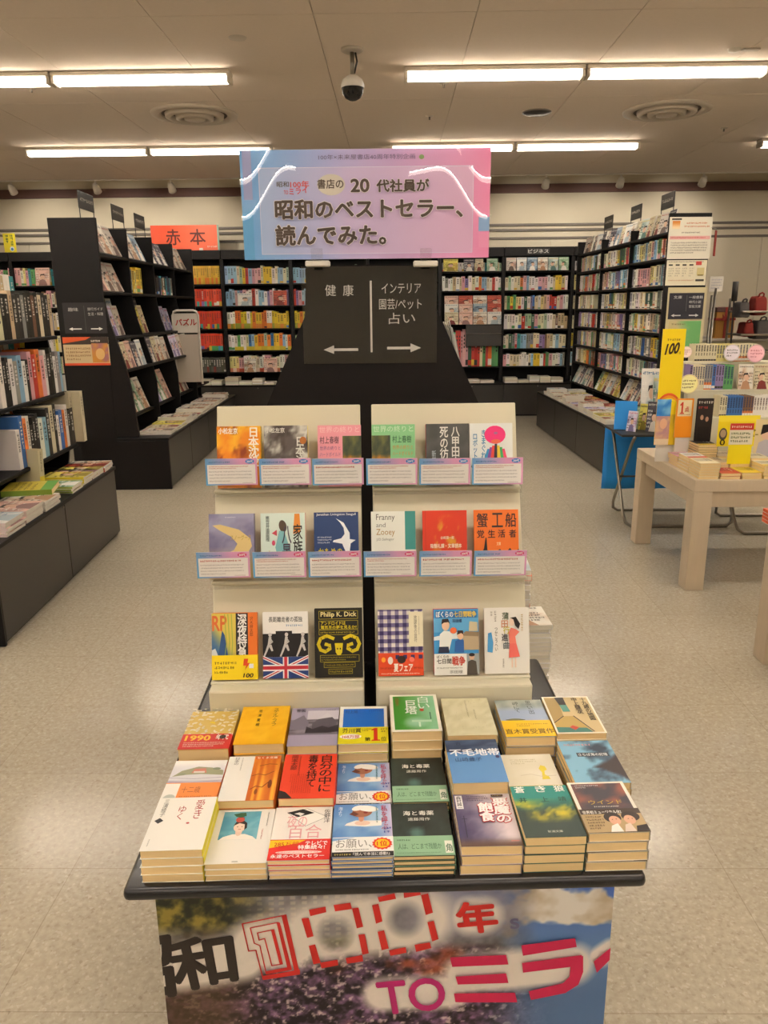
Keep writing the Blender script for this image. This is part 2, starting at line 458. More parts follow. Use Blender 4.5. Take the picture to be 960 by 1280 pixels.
cpos = at_z(440, 61, CEIL)
c = empty('dome_camera', Tr(cpos.x, cpos.y, CEIL), 'dome security camera on a short stalk under the ceiling', 'security camera')
MB().lathe([(0.0, 0), (0.07, 0), (0.07, -0.012), (0.055, -0.02), (0, -0.02)], 'offwhite', 28).build('mount_plate', c, True)
b = MB().tube([(0, 0, -0.01), (0, 0, -0.16)], 0.014, 'steel', 12)
b.tube([(0.02, 0.005, -0.015), (0.03, 0.01, -0.07), (0.012, 0.0, -0.14)], 0.006, 'darkmetal', 8); b.build('stalk', c, True)
MB().lathe([(0, -0.15), (0.03, -0.152), (0.062, -0.175), (0.074, -0.205), (0.074, -0.225)], 'white', 28).build('housing', c, True)
MB().lathe([(0.071, -0.225), (0.066, -0.255), (0.048, -0.283), (0.02, -0.297), (0, -0.3)], 'darkglass', 28).build('dome', c, True)

for i, (px, py, lb) in enumerate([(39, 110, 'small round sprinkler head at the far left of the ceiling'), (555, 104, 'tiny round sprinkler head below the middle tube light'),
                               (537, 145, 'tiny flat ceiling sensor between the rows, left of the dark disc'), (905, 160, 'tiny round sensor right of the right round vent')]):
    p = at_z(px, py, CEIL)
    s = empty('sprinkler_head', Tr(p.x, p.y, CEIL), lb, 'sprinkler')
    MB().lathe([(0.035, 0), (0.03, -0.006), (0.0, -0.008)], 'offwhite', 16).build('plate', s, True)
    MB().tube([(0, 0, 0), (0, 0, -0.03)], 0.008, 'trim', 8).build('nozzle', s, True)
p = at_z(918, 61, CEIL)
s = empty('sensor_light', Tr(p.x, p.y, CEIL), 'small white ceiling sensor above the right end of the near tube row', 'ceiling sensor')
MB().lathe([(0.04, 0), (0.035, -0.015), (0.0, -0.022)], 'white', 18).build('dome', s, True)
MB().rbox(0.05, 0.16, -0.02, 0.02, -0.012, 0, 'offwhite', 0.003, 1).build('bracket', s)
p = at_z(297, 47, CEIL)
s = empty('access_cover', Tr(p.x, p.y, CEIL), 'small flat round cover on the ceiling, nearest above the left tube lights', 'ceiling cover')
MB().lathe([(0.055, 0), (0.05, -0.006), (0.0, -0.008)], 'offwhite', 20).build('plate', s, True)

# lighting rail and wall-washing spots
rail = MB().rbox(-8, 8, 10.33, 10.37, 3.075, 3.10, 'white', 0.004, 1).build('lighting_rail')
tag(rail, 'long white lighting rail running along the far edge of the ceiling', 'lighting rail')
spots = [(-4.80, 'leftmost'), (-3.73, 'second from left'), (-2.78, 'third from left, just left of the big sign'), (1.92, 'first right of the big sign'), (2.85, 'second right of the big sign'), (3.875, 'rightmost')]
for x, w in spots:
    t = empty('track_spotlight', Tr(x, 10.35, 3.075), 'white track spotlight on the far rail, ' + w, 'spotlight', 'spotlights on the far rail')
    MB().tube([(0, 0, 0), (0, 0, -0.05)], 0.012, 'white', 10).build('stem', t, True)
    h = MB().lathe([(0, 0.06), (0.03, 0.055), (0.042, 0.02), (0.05, -0.06), (0.044, -0.062), (0.03, -0.03), (0, -0.03)], 'white', 20).build('head', t, True, Tr(0, 0.01, -0.085) @ Rx(48))
    MB().lathe([(0.0, -0.032), (0.028, -0.034)], emitter('spot_lens', '#ffe9c8', 6) if x == spots[0][0] else bpy.data.materials['spot_lens'], 16).build('lens', h)
    ld = bpy.data.lights.new('spot_beam', 'SPOT'); ld.energy = 15; ld.spot_size = R(80); ld.spot_blend = 0.9; ld.color = (1, 0.90, 0.76); ld.shadow_soft_size = 0.03
    lo = bpy.data.objects.new('spot_beam', ld); COL.objects.link(lo); lo.parent = t
    lo.location = (0, 0.07, -0.13); lo.rotation_euler = (R(68), 0, 0)
# ================================================================ BOOKS
PB_W, PB_H = 105.0, 148.0                             # cover artwork is drawn in millimetres
def S(): return Sheet(PB_W, PB_H)
def cloudy(c1, c2, seed=1, f=4, lo=0.35, hi=0.65, c3=None, fx=1.0):
    def fn(u, v):
        n = fbm(u * f * fx, v * f * 1.4, seed)
        c = mixc(c1, c2, step(lo, hi, n))
        if c3 is not None: c = c * (1 - step(0.55, 0.75, fbm(u * f * 2, v * f * 2, seed + 9))[..., None]) + hexa(c3) * step(0.55, 0.75, fbm(u * f * 2, v * f * 2, seed + 9))[..., None]
        return c
    return fn

def book(name, label, cat, group, w=0.105, h=0.148, t=0.014, cover='#ffffff', art=None, band=None, side='R', T=None, paper='pages', gloss=False, spine=None):
    """One closed book: its corner at the origin, front cover up, top edge away. band = (height, colour, drawing function)."""
    e = 0.0005
    t_ = empty(name, T, label, cat, group)
    m = MB().box(0, w, 0, h, t - e, t, 'tint').box(0, w, 0, h, 0, e, 'tint')
    if spine is None: m.box(w - e, w, 0, h, e, t - e, 'tint')
    cv = m.build('cover', t_); cv.color = (*lin(cover), 1)
    if spine is not None: sp = MB().box(w - e, w + 0.0003, 0, h, 0, t - 0.0001, 'tint').build('spine', t_); sp.color = (*lin(spine), 1)
    MB().box(0.0015, w - 0.0015, 0.0012, h - 0.0015, e, t - e, paper).build('pages', t_)
    mat = 'inkgloss' if gloss else 'ink'
    if art is not None: art.build('cover_print', cv, Tr(0, 0, t) @ Matrix.Diagonal((w / 0.105, h / 0.148, 1, 1)), mat)
    if band is not None:
        bh, bc, fn = band; g = 0.0005; bz = t + 0.0016
        b = MB().box(-0.0, w + g, 0.0, bh, bz - g, bz, 'tint').box(w, w + g, 0, bh, -0.0, bz - g, 'tint')
        bb = b.build('paper_band', t_); bb.color = (*lin(bc), 1)
        if fn is not None:
            s = Sheet(PB_W, bh * 1000 * 0.105 / w, eps=0.00005); fn(s)
            s.build('band_print', bb, Tr(0, 0, bz) @ Matrix.Diagonal((w / 0.105, w / 0.105, 1, 1)), mat)
    return t_

# ---- artwork of the books on the front table (row 1 nearest the aisle)
def a_brush():
    s = S().rect(0, 0, 105, 148, '#e9e6dd')
    s.text('愛き', (70, 84, 86, 140), '#a5262b', 0.0, True); s.text('ゆく', (42, 82, 55, 122), '#a5262b', 0.0, True)
    s.ell(66, 72, 3, 2.4, '#b03a3a'); s.ell(79, 114, 2, 2, '#b03a3a')
    s.text('三浦綾子', (11, 92, 20, 142), '#4a4a46', 0, True); s.poly([(14, 88), (22, 80), (14, 72), (6, 80)], '#26272a')
    s.marks(8, 10, 12, 30, 1, '#8a8780', 3, True); return s
def a_apple():
    s = S().rect(0, 0, 105, 148, '#e8e4dc').rect(12, 62, 80, 142, '#5f9fb4')
    s.grid(12, 62, 80, 142, 14, 14, cloudy('#4b93ad', '#74b0bf', 4, 3))
    s.poly([(14, 62), (20, 70), (36, 77), (58, 77), (72, 70), (79, 62)], '#ece5db').ell(46, 84, 6, 12, '#e6c7b2').ell(46, 96, 11, 13, '#eccfba')
    s.poly([(34, 100), (38, 112), (50, 116), (58, 108), (59, 94), (55, 88), (54, 104), (44, 108)], '#2b2320')
    s.ell(44, 118, 8, 8, '#bb4a3d').ell(44, 131, 8, 7, '#3f6a48').poly([(36, 126), (30, 134), (42, 137), (52, 138), (54, 128)], '#35603f')
    s.ell(42, 97, 1.2, 1, '#4a302a').ell(50, 97, 1.2, 1, '#4a302a').rect(44, 89, 49, 90.3, '#b0483f')
    s.marks(92, 96, 96, 138, 1, '#77736a', 5, True).marks(86, 60, 90, 90, 1, '#a8473f', 6, True).rect(46, 3, 56, 4.5, '#66625a'); return s
def a_pinkline():
    s = S().rect(0, 0, 105, 148, '#e9e3dc')
    s.poly([(22, 132), (58, 143), (96, 118), (58, 92)], '#f0ece4').line([(22, 132), (58, 143), (96, 118), (58, 92), (22, 132)], 0.8, '#555555')
    s.poly([(22, 132), (50, 142), (72, 130), (42, 118)], '#1b1b1d').poly([(35, 128), (44, 132), (54, 128), (47, 121), (43, 125)], '#e9e3dc')
    s.text('夜の', (24, 88, 60, 124), '#e2a6a8').text('百合', (28, 58, 88, 96), '#e0a2a6').text('佐野洋', (90, 100, 101, 140), '#3c3a38', 0, True); return s
def b_pinkline(s):
    s.rect(0, 0, 105, 50, '#d8302a').poly([(0, 30), (0, 50), (62, 50), (50, 42)], '#f2c21c')
    s.text('285万部', (8, 33, 50, 46), '#c9541e', 0.02).text('テレビで', (62, 36, 100, 47), '#ffffff', 0.03).text('特集続々!', (50, 25, 96, 36), '#ffffff', 0.03)
    s.ell(52, 18, 40, 4, '#f4dfd8').marks(16, 16, 88, 20, 1, '#d8302a', 4).text('永遠のベストセラー', (5, 4, 96, 13), '#ffffff', 0.03)
def a_hat():
    s = S().grid(0, 0, 105, 148, 14, 18, lambda u, v: mixc(mixc('#3f6fb5', '#9fc3e0', step(0.2, 0.9, fbm(u * 3, v * 3, 5) + u * 0.2)), '#c9c0dc', step(0.75, 1.0, u)))
    s.poly([(24, 92), (40, 100), (88, 98), (86, 84), (56, 82), (20, 86)], '#f0e9e2').ell(52, 92, 14, 7, '#e7c6b0')
    s.ell(50, 106, 5, 10, '#c98e74').ell(52, 124, 19, 15, '#a2694f', rot=15).ell(62, 134, 20, 9, '#f3efe8', rot=-12).ell(44, 136, 12, 7, '#f1ece4', rot=25)
    s.poly([(28, 118), (36, 126), (46, 118), (38, 112)], '#6d3f33').ell(58, 122, 4, 3, '#83302c')
    s.text('私を呼ぶ', (86, 72, 98, 142), '#c24a63', 0.02, True).marks(76, 90, 81, 140, 1, '#2f6b66', 8, True).text('海より', (8, 112, 16, 140), '#dfe8f2', 0, True).marks(90, 60, 103, 80, 2, '#3b4aa0', 8); return s
def b_hat(s):
    s.rect(0, 12, 105, 48, '#eeece8').poly([(0, 40), (40, 48), (0, 48)], '#7fa3cf').rect(0, 0, 105, 12, '#2c2a2a')
    s.text('お願い、', (6, 22, 68, 44), '#7a7873', 0.01).marks(6, 15, 66, 20, 1, '#55534f', 2).marks(4, 2, 34, 9, 1, '#d8c86a', 3).text('『読んで本当に感動!』', (36, 2, 98, 10), '#f1efe9', 0.02)
    pts = []
    for i in range(28):
        a = 2 * pi * i / 28; r_ = 1.0 if i % 2 else 0.86; pts.append((86 + 18 * r_ * cos(a), 31 + 16 * r_ * sin(a)))
    s.poly(pts, '#d8402c').ell(86, 31, 12.5, 11, '#f5c51d').text('1位', (77, 24, 95, 38), '#d23a22', 0.04)
def a_sea():
    s = S().grid(0, 0, 105, 148, 14, 18, lambda u, v: mixc(mixc('#23241f', '#34413a', step(0.3, 0.8, fbm(u * 4, v * 4, 8))), '#5f8d86', np.clip(1 - ((u - 0.42) ** 2 * 40 + (v - 0.42) ** 2 * 60), 0, 1) * 0.8))
    s.text('海と毒薬', (22, 112, 78, 125), '#f2f0e8', 0.02).text('遠藤周作', (30, 96, 70, 105), '#e5e3da', 0.01); return s
def b_sea(s):
    s.rect(0, 0, 105, 48, '#8db592').text('人は、どこまで残酷か', (9, 16, 84, 31), '#41614a', 0.0).marks(6, 5, 84, 9, 1, '#5c8265', 3).marks(8, 36, 30, 43, 1, '#3f5d48', 5)
    s.rect(90, 5, 103, 36, '#e4e4d8').text('角', (91, 8, 102, 28), '#5d7d66', 0.03)
def a_devil():
    s = S().grid(0, 0, 105, 148, 16, 20, lambda u, v: mixc(mixc('#463f63', '#d9cbd0', step(0.1, 0.9, u * 0.9 + v * 0.2 + 0.5 * (fbm(u * 4, v * 5, 3) - 0.5))), '#5c4334', step(0.16, 0.02, v)))
    s.rect(3, 104, 16, 144, '#efecec').text('森村誠一', (5, 107, 14, 142), '#3c3a48', 0.02, True)
    s.text('悪魔の', (70, 62, 98, 134), '#f8f4f2', 0.06, True, outline='#c3222e', ow=0.05).text('飽食', (42, 64, 68, 118), '#f8f4f2', 0.06, True, outline='#c3222e', ow=0.05)
    s.rect(70, 136, 92, 142, '#3a3238').marks(72, 137, 90, 141, 1, '#e0c080', 3).marks(24, 122, 62, 140, 3, '#514b6c', 4).rect(12, 20, 13.5, 80, '#2d2945').rect(8, 70, 18, 71.5, '#2d2945').rect(86, 8, 100, 10, '#c9786e'); return s
def a_wolf():
    def fn(u, v):
        n = fbm(u * 5, v * 6, 4)
        c = mixc('#30413a', '#2a8a80', step(0.45, 0.75, v + 0.15 * (n - 0.5)))
        return mixc_arr(c, hexa('#c9b82f'), step(0.42, 0.72, n) * np.clip(1 - ((v - 0.5) * 4.2) ** 2, 0, 1) * 1.3)
    s = S().grid(0, 0, 105, 148, 18, 24, fn)
    for ch, x in (('蒼', 7), ('き', 46), ('狼', 80)): s.text(ch, (x, 127, x + 18, 146), '#f4f3ea', 0.04)
    for ch, x in (('井', 9), ('上', 48), ('靖', 80)): s.text(ch, (x, 96, x + 14, 110), '#1f4a3c', 0.02)
    s.text('新潮文庫', (40, 9, 66, 15), '#cfd0c0'); return s
def mixc_arr(a, b, t): t = np.clip(t, 0, 1)[..., None]; return a * (1 - t) + b * t
def a_duo():
    s = S().rect(0, 0, 105, 148, '#e9e2d3')
    s.grid(6, 40, 99, 143, 14, 14, lambda u, v: mixc('#3f3a44', '#a05a48', step(0.45, 0.8, fbm(u * 4, v * 4, 21)) * step(0.2, 0.5, v)))
    s.text('ウインド', (24, 80, 84, 92), '#c9a83a', 0.01).marks(30, 70, 76, 76, 1, '#cfc9bd', 3).marks(12, 128, 60, 140, 2, '#c4bfc0', 4, fill=0.9); return s
def b_duo(s):
    s.rect(0, 0, 105, 60, '#b39a6f').rect(0, 48, 105, 60, '#3b2b24').text('世界初ミュージカル化!', (4, 49, 72, 58), '#f0ede6', 0.03)
    s.ell(52, 38, 15, 14, '#2b1d19').ell(54, 30, 10, 12, '#d6a488').ell(84, 40, 16, 13, '#2d1d18').ell(80, 31, 10, 12, '#d9a98c')
    s.poly([(38, 0), (44, 16), (56, 22), (60, 0)], '#e8e1d8').poly([(62, 0), (68, 18), (78, 22), (82, 0)], '#d9c7b6').poly([(82, 0), (86, 14), (105, 18), (105, 0)], '#2a201d').ell(50, 32, 1, 1, '#2b1a16').ell(57, 33, 1, 1, '#2b1a16').ell(78, 33, 1, 1, '#2b1a16').ell(85, 33, 1, 1, '#2b1a16')
    s.marks(5, 6, 34, 44, 5, '#5d4a34', 5)
# row 2
def a_hill():
    s = S().grid(0, 0, 105, 148, 16, 20, lambda u, v: mixc(mixc('#d9d8dd', '#b2a9bd', step(0.55, 0.5, v) * step(0.3, 0.8, fbm(u * 2, v * 26, 3))), '#f0eeea', step(0.82, 0.95, v)))
    s.poly([(4, 92), (20, 112), (50, 126), (78, 122), (102, 112), (104, 96), (60, 100), (30, 98)], '#9b9c7c').poly([(40, 104), (44, 118), (66, 120), (70, 104)], '#cf7f6b').rect(44, 104, 66, 110, '#dcd2c8')
    s.ell(88, 118, 8, 4, '#7f8a72').ell(22, 100, 9, 4, '#8d9377').line([(0, 88), (50, 84), (105, 88)], 1.2, '#8f87a3').line([(0, 76), (50, 72), (105, 78)], 1.2, '#a097b0'); return s
def b_hill(s): s.rect(0, 0, 105, 66, '#ef8a3e').rect(0, 0, 28, 66, '#e7e3da').ell(16, 18, 12, 14, '#b9beb4').text('十二歳', (34, 36, 70, 56), '#a05a2a', 0).marks(34, 6, 98, 28, 3, '#b5642c', 4)
def a_halfwood():
    s = S().rect(0, 0, 52, 148, '#eae7df')
    s.grid(52, 0, 105, 148, 20, 12, lambda u, v: mixc('#c8641a', '#f3b03a', step(0.3, 0.7, vnoise(u * 9, v * 0.6, 7) * 0.7 + 0.3 * fbm(u * 4, v * 3, 2))))
    s.text('日本の', (12, 118, 22, 144), '#56544e', 0, True).marks(26, 96, 30, 142, 1, '#8b897f', 3, True).rect(54, 136, 102, 146, '#c95a1d').text('ちくま文庫', (57, 137, 98, 145), '#f6e9d8', 0.02)
    s.line([(54, 78), (66, 84), (80, 80), (96, 92)], 2, '#8a4517').line([(66, 112), (84, 118), (100, 116)], 2, '#8a4517').line([(56, 34), (66, 44), (78, 40), (90, 58)], 2, '#7f3d14').ell(92, 50, 4, 14, '#7a3a16').ell(68, 26, 3, 9, '#8a4517'); return s
def a_poison():
    s = S().rect(0, 0, 105, 148, '#df4428')
    s.text('自分の中に', (72, 20, 98, 144), '#241a17', 0.02, True).text('毒を持て', (48, 36, 68, 144), '#241a17', 0.02, True).text('岡本太郎', (14, 92, 27, 144), '#2a1c18', 0, True).marks(30, 70, 34, 140, 1, '#6d2416', 9, True)
    s.marks(16, 14, 60, 78, 11, '#b23018', 2, True).poly([(0, 0), (0, 26), (12, 20), (24, 4), (26, 0)], '#2b201d'); return s
def a_wasteland():
    s = S().rect(0, 0, 105, 148, '#5d8ec4').grid(0, 104, 105, 148, 8, 6, cloudy('#2f3f5c', '#4b5d7a', 3, 4))
    s.text('不毛地帯', (6, 90, 104, 114), '#f0f2f6', 0.05).text('山崎豊子', (14, 70, 66, 84), '#26406c', 0.01).ell(98, 84, 4, 5, '#3a3560').text('四', (22, 128, 30, 138), '#1d2740'); return s
def a_ghostyellow():
    s = S().grid(0, 0, 105, 148, 10, 12, cloudy('#e6dfc8', '#efe9d8', 3, 3)); s.marks(18, 112, 82, 132, 3, '#c4bb95', 4, fill=0.8)
    s.poly([(70, 60), (86, 60), (84, 70), (78, 76), (80, 88), (86, 92), (84, 104), (76, 108), (70, 96), (74, 84)], '#e2cf3a').line([(30, 74), (50, 78), (70, 70), (100, 72)], 1.2, '#c9bda5'); return s
def b_ghost(s): s.rect(0, 0, 105, 36, '#eecb1d').ell(40, 16, 24, 15, '#efe9d4').ell(86, 26, 7, 8, '#c46f6d')
def a_surf():
    def fn(u, v):
        n = fbm(u * 4, v * 5, 12)
        c = mixc('#27374a', '#7fb4cf', step(0.32, 0.62, n + 0.25 * (0.9 - u - v * 0.2)))
        return mixc_arr(c, hexa('#33272a'), step(0.0, 0.12, u * 0.95 - np.abs(v - 0.36) * 1.8 - 0.42 + 0.3 * (n - 0.5)))
    s = S().grid(0, 0, 105, 148, 24, 28, fn); s.rect(28, 90, 92, 104, '#2a3340').text('さらば海の記憶', (31, 92, 89, 102), '#e6e6e6', 0.02).marks(10, 126, 64, 138, 1, '#c98f93', 7); return s
# row 3
def a_bananas():
    s = S().rect(0, 0, 105, 148, '#d9bd66'); r = random.Random(4)
    for i in range(9):
        for j in range(7):
            cx = j * 17 + (i % 2) * 8 + r.uniform(-2, 2); cy = 40 + i * 13 + r.uniform(-2, 2); a0 = r.uniform(0, 360); col = '#efe6cf' if (i, j) != (4, 3) else '#e8d21f'
            for q in (0, 14): s.line([(cx + (7 - q * .12) * cos(R(a0 + k * 22 + q)), cy + (6 - q * .2) * sin(R(a0 + k * 22 + q))) for k in range(6)], 2.6, col)
    return s
def b_bananas(s): s.rect(0, 0, 105, 56, '#c6261f').text('1990', (8, 32, 60, 52), '#f1c53a', 0.05).text('年代', (72, 34, 98, 54), '#f4efe6', 0.05).ell(86, 44, 7, 8, '#2a1512').marks(8, 6, 96, 26, 3, '#e8d9c9', 3)
def a_still():
    s = S().grid(0, 0, 105, 148, 10, 12, cloudy('#e9ad12', '#f2bd22', 3, 7)); s.text('スティル・ライフ', (70, 68, 82, 138), '#3d320f', 0.0, True, spacing=0.7).text('池澤夏樹', (37, 68, 45, 134), '#3d320f', 0.02, True, spacing=1.5); return s
def a_snowhouse():
    s = S().rect(0, 0, 105, 148, '#a79fb7').rect(36, 50, 105, 136, '#cfcbd8').grid(0, 46, 105, 100, 18, 8, cloudy('#4d4850', '#8d8794', 4, 6, 0.3, 0.6))
    s.poly([(0, 92), (28, 118), (40, 88), (40, 60), (0, 60)], '#7b7686').poly([(48, 84), (80, 126), (100, 92), (100, 60), (48, 60)], '#5e5863').poly([(58, 100), (80, 126), (92, 108)], '#d5d2dc')
    s.poly([(34, 40), (36, 72), (50, 62), (70, 74), (84, 66), (105, 78), (105, 50)], '#37323a').rect(0, 40, 105, 46, '#77717f').text('雪国', (10, 130, 30, 142), '#4a4653', 0.02).marks(76, 134, 100, 140, 1, '#5a5563', 5); return s
def a_bluebox(): return S().rect(0, 0, 105, 148, '#f0ede6').rect(8, 50, 98, 138, '#1c68c8').text('村上龍', (12, 120, 40, 132), '#173a86', 0.01).marks(64, 124, 94, 132, 1, '#1c4e9c', 3)
def b_bluebox(s):
    s.rect(0, 0, 105, 62, '#e8dc22').text('芥川賞', (8, 42, 48, 60), '#44401c', 0.03).ell(26, 27, 23, 10, '#f6f1e6').text('368万部', (7, 20, 45, 33), '#c74a3c', 0.02).poly([(75, 11), (83, 11), (83, 59), (77, 59), (70, 53), (70, 49), (75, 51)], '#d8351c').rect(70, 9, 88, 13, '#d8351c')
    s.text('第', (56, 8, 68, 22), '#3a381b', 0.02).text('位', (90, 8, 101, 24), '#3a381b', 0).marks(50, 46, 68, 58, 2, '#6a6420', 3).marks(90, 40, 102, 58, 2, '#6a6420', 4)
def a_tower():
    s = S().rect(0, 0, 105, 148, '#efe9d9').grid(7, 7, 98, 141, 16, 18, lambda u, v: mixc(mixc('#3f8f2f', '#8cc79a', step(0.2, 0.9, u + 0.25 * (fbm(u * 3, v * 4, 5) - 0.5))), '#9ecfb2', np.clip(1 - ((u - .5) ** 2 * 9 + (v - .2) ** 2 * 30), 0, 1)))
    s.text('白い', (62, 88, 86, 138), '#e8f2e6', 0.02, True).text('巨塔', (32, 66, 58, 122), '#f0f6ee', 0.03, True).ell(68, 82, 5, 6, '#c1502a').text('山崎豊子', (12, 98, 20, 136), '#9a5a22', 0, True)
    s.rect(44, 34, 86, 42, '#b9dcc0').rect(58, 16, 62, 34, '#d4ecd6').rect(84, 44, 86, 72, '#2c5b46'); return s
def a_palecream():
    s = S().grid(0, 0, 105, 148, 10, 12, cloudy('#cfc9a3', '#ddd8b8', 6, 9)); s.marks(50, 70, 56, 138, 1, '#9d9772', 3, True).marks(66, 60, 71, 100, 1, '#9d9772', 5, True)
    r = random.Random(3)
    for _ in range(40): x, y = r.uniform(8, 98), r.uniform(20, 140); s.line([(x, y), (x + r.uniform(-3, 3), y + r.uniform(2, 6))], 0.5, '#b5ae86')
    return s
def a_boats():
    s = S().grid(0, 0, 105, 148, 14, 16, lambda u, v: mixc(mixc('#8f9a96', '#b9bfb4', step(0.3, 0.7, fbm(u * 6, v * 6, 3))), '#9fb0cb', step(0.82, 0.7, v)))
    s.text('思い出', (68, 88, 80, 144), '#3b443c', 0.0, True).text('岬にて', (38, 96, 50, 140), '#3b443c', 0.01, True).ell(32, 66, 22, 3.2, '#5d6142').ell(86, 60, 18, 3, '#5d6142').ell(32, 68, 14, 3, '#767a58'); return s
def b_boats(s): s.rect(0, 0, 105, 62, '#f0c41a').text('直木賞受賞作', (2, 10, 104, 30), '#6b4c0e', 0.02).marks(30, 38, 98, 52, 2, '#a07a14', 3)
def a_map19():
    s = S().rect(0, 0, 105, 148, '#efe6d2').rect(4, 4, 101, 144, '#cbb584').poly([(4, 144), (4, 40), (30, 62), (34, 144)], '#a98f56').poly([(28, 144), (48, 144), (48, 112), (32, 112)], '#2b2521').poly([(32, 112), (48, 112), (50, 84), (34, 84)], '#4e8d80')
    s.poly([(4, 4), (78, 4), (52, 66), (30, 66), (4, 40)], '#b99c54').poly([(4, 4), (78, 4), (68, 20), (4, 24)], '#3e7a70').poly([(40, 30), (52, 22), (42, 12), (32, 22)], '#c2482a').line([(52, 66), (80, 6)], 2.5, '#2f271d').line([(4, 40), (30, 66)], 2, '#2f271d')
    s.text('十九歳の地図', (84, 48, 97, 142), '#2a211b', 0.02, True).text('中上健次', (64, 74, 77, 142), '#2a211b', 0.02, True); return s

# ================================================================ THE FRONT DISPLAY
DT = Tr(-0.0145, 1.057, 0.6) @ Rz(2.2)                # its own axes: x along the front edge, y away from the aisle, z up from the table top
DI = DT.inverted()
def dloc(px, py, y=None, z=None):                     # where a sight line meets a plane of the display (its own axes)
    if y is not None: n = (DT.to_3x3() @ Vector((0, 1, 0))); p = DT @ Vector((0, y, 0))
    else: n = Vector((0, 0, 1)); p = DT @ Vector((0, 0, z))
    return DI @ hit(px, py, p, n)
tt = empty('display_table', DT, 'low black rolling table with rounded edges carrying the paperbacks', 'table')
MB().rbox(-0.428, 0.424, -0.012, 0.80, -0.024, 0, 'table', 0.010, 3).build('table_top', tt, True)
for x in (-0.36, 0.35):
    for y in (0.06, 0.72): MB().rbox(x - 0.02, x + 0.02, y - 0.02, y + 0.02, -0.585, -0.024, 'darkmetal', 0.003, 1).build('leg', tt)
MB().rbox(-0.38, 0.37, 0.04, 0.06, -0.07, -0.024, 'darkmetal', 0.003, 1).build('apron', tt)
MB().rbox(-0.36, 0.35, 0.045, 0.74, -0.50, -0.48, 'darkmetal', 0.003, 1).build('lower_shelf', tt)
for x in (-0.36, 0.35):
    for y in (0.06, 0.72): MB().lathe([(0, -0.6), (0.014, -0.6), (0.014, -0.585), (0, -0.585)], 'blackdeep', 14, (x, y, 0)).build('foot', tt)

# ---- printed banner hanging from the front of the table
BW, BH = 758.0, 560.0
BT = DT @ Tr(-0.381, 0.006, -0.024 - BH / 1000) @ FACE
BI = BT.inverted()
def bp(px, py):
    n = BT.to_3x3() @ Vector((0, 0, 1)); q = BI @ hit(px, py, BT @ Vector((0, 0, 0)), n); return (q.x * 1000, q.y * 1000)
bn = empty('fabric_banner', BT, 'printed banner with a city crowd photo hanging below the front table', 'banner')
cloth = MB().box(0, BW / 1000, 0, BH / 1000, -0.003, -0.0005, 'white').build('cloth', bn)
s = Sheet(BW, BH, eps=0.00008)
def halo(u, v):                                       # soft white glow printed behind the lettering
    x = u * BW; y = v * BH; g = np.zeros_like(x)
    for (ax, ay), (bx, by), rr in [(bp(190, 1215), bp(300, 1198), 44), (bp(325, 1182), bp(360, 1180), 50), (bp(400, 1165), bp(520, 1150), 58), (bp(590, 1145), bp(600, 1145), 34),
                                   (bp(480, 1243), bp(560, 1240), 34), (bp(585, 1218), bp(712, 1206), 40), (bp(750, 1196), bp(765, 1186), 20)]:
        dx, dy = bx - ax, by - ay; t = np.clip(((x - ax) * dx + (y - ay) * dy) / (dx * dx + dy * dy), 0, 1)
        g = np.maximum(g, 1 - step(rr * 0.8, rr * 1.35, np.hypot(x - ax - t * dx, y - ay - t * dy)))
    for px_, py_ in ((419, 1167), (507, 1149)):
        cx, cy = bp(px_, py_); g = g * (0.15 + 0.85 * step(0.45, 1.0, np.hypot((x - cx) / 36, (y - cy) / 42)))
    return g
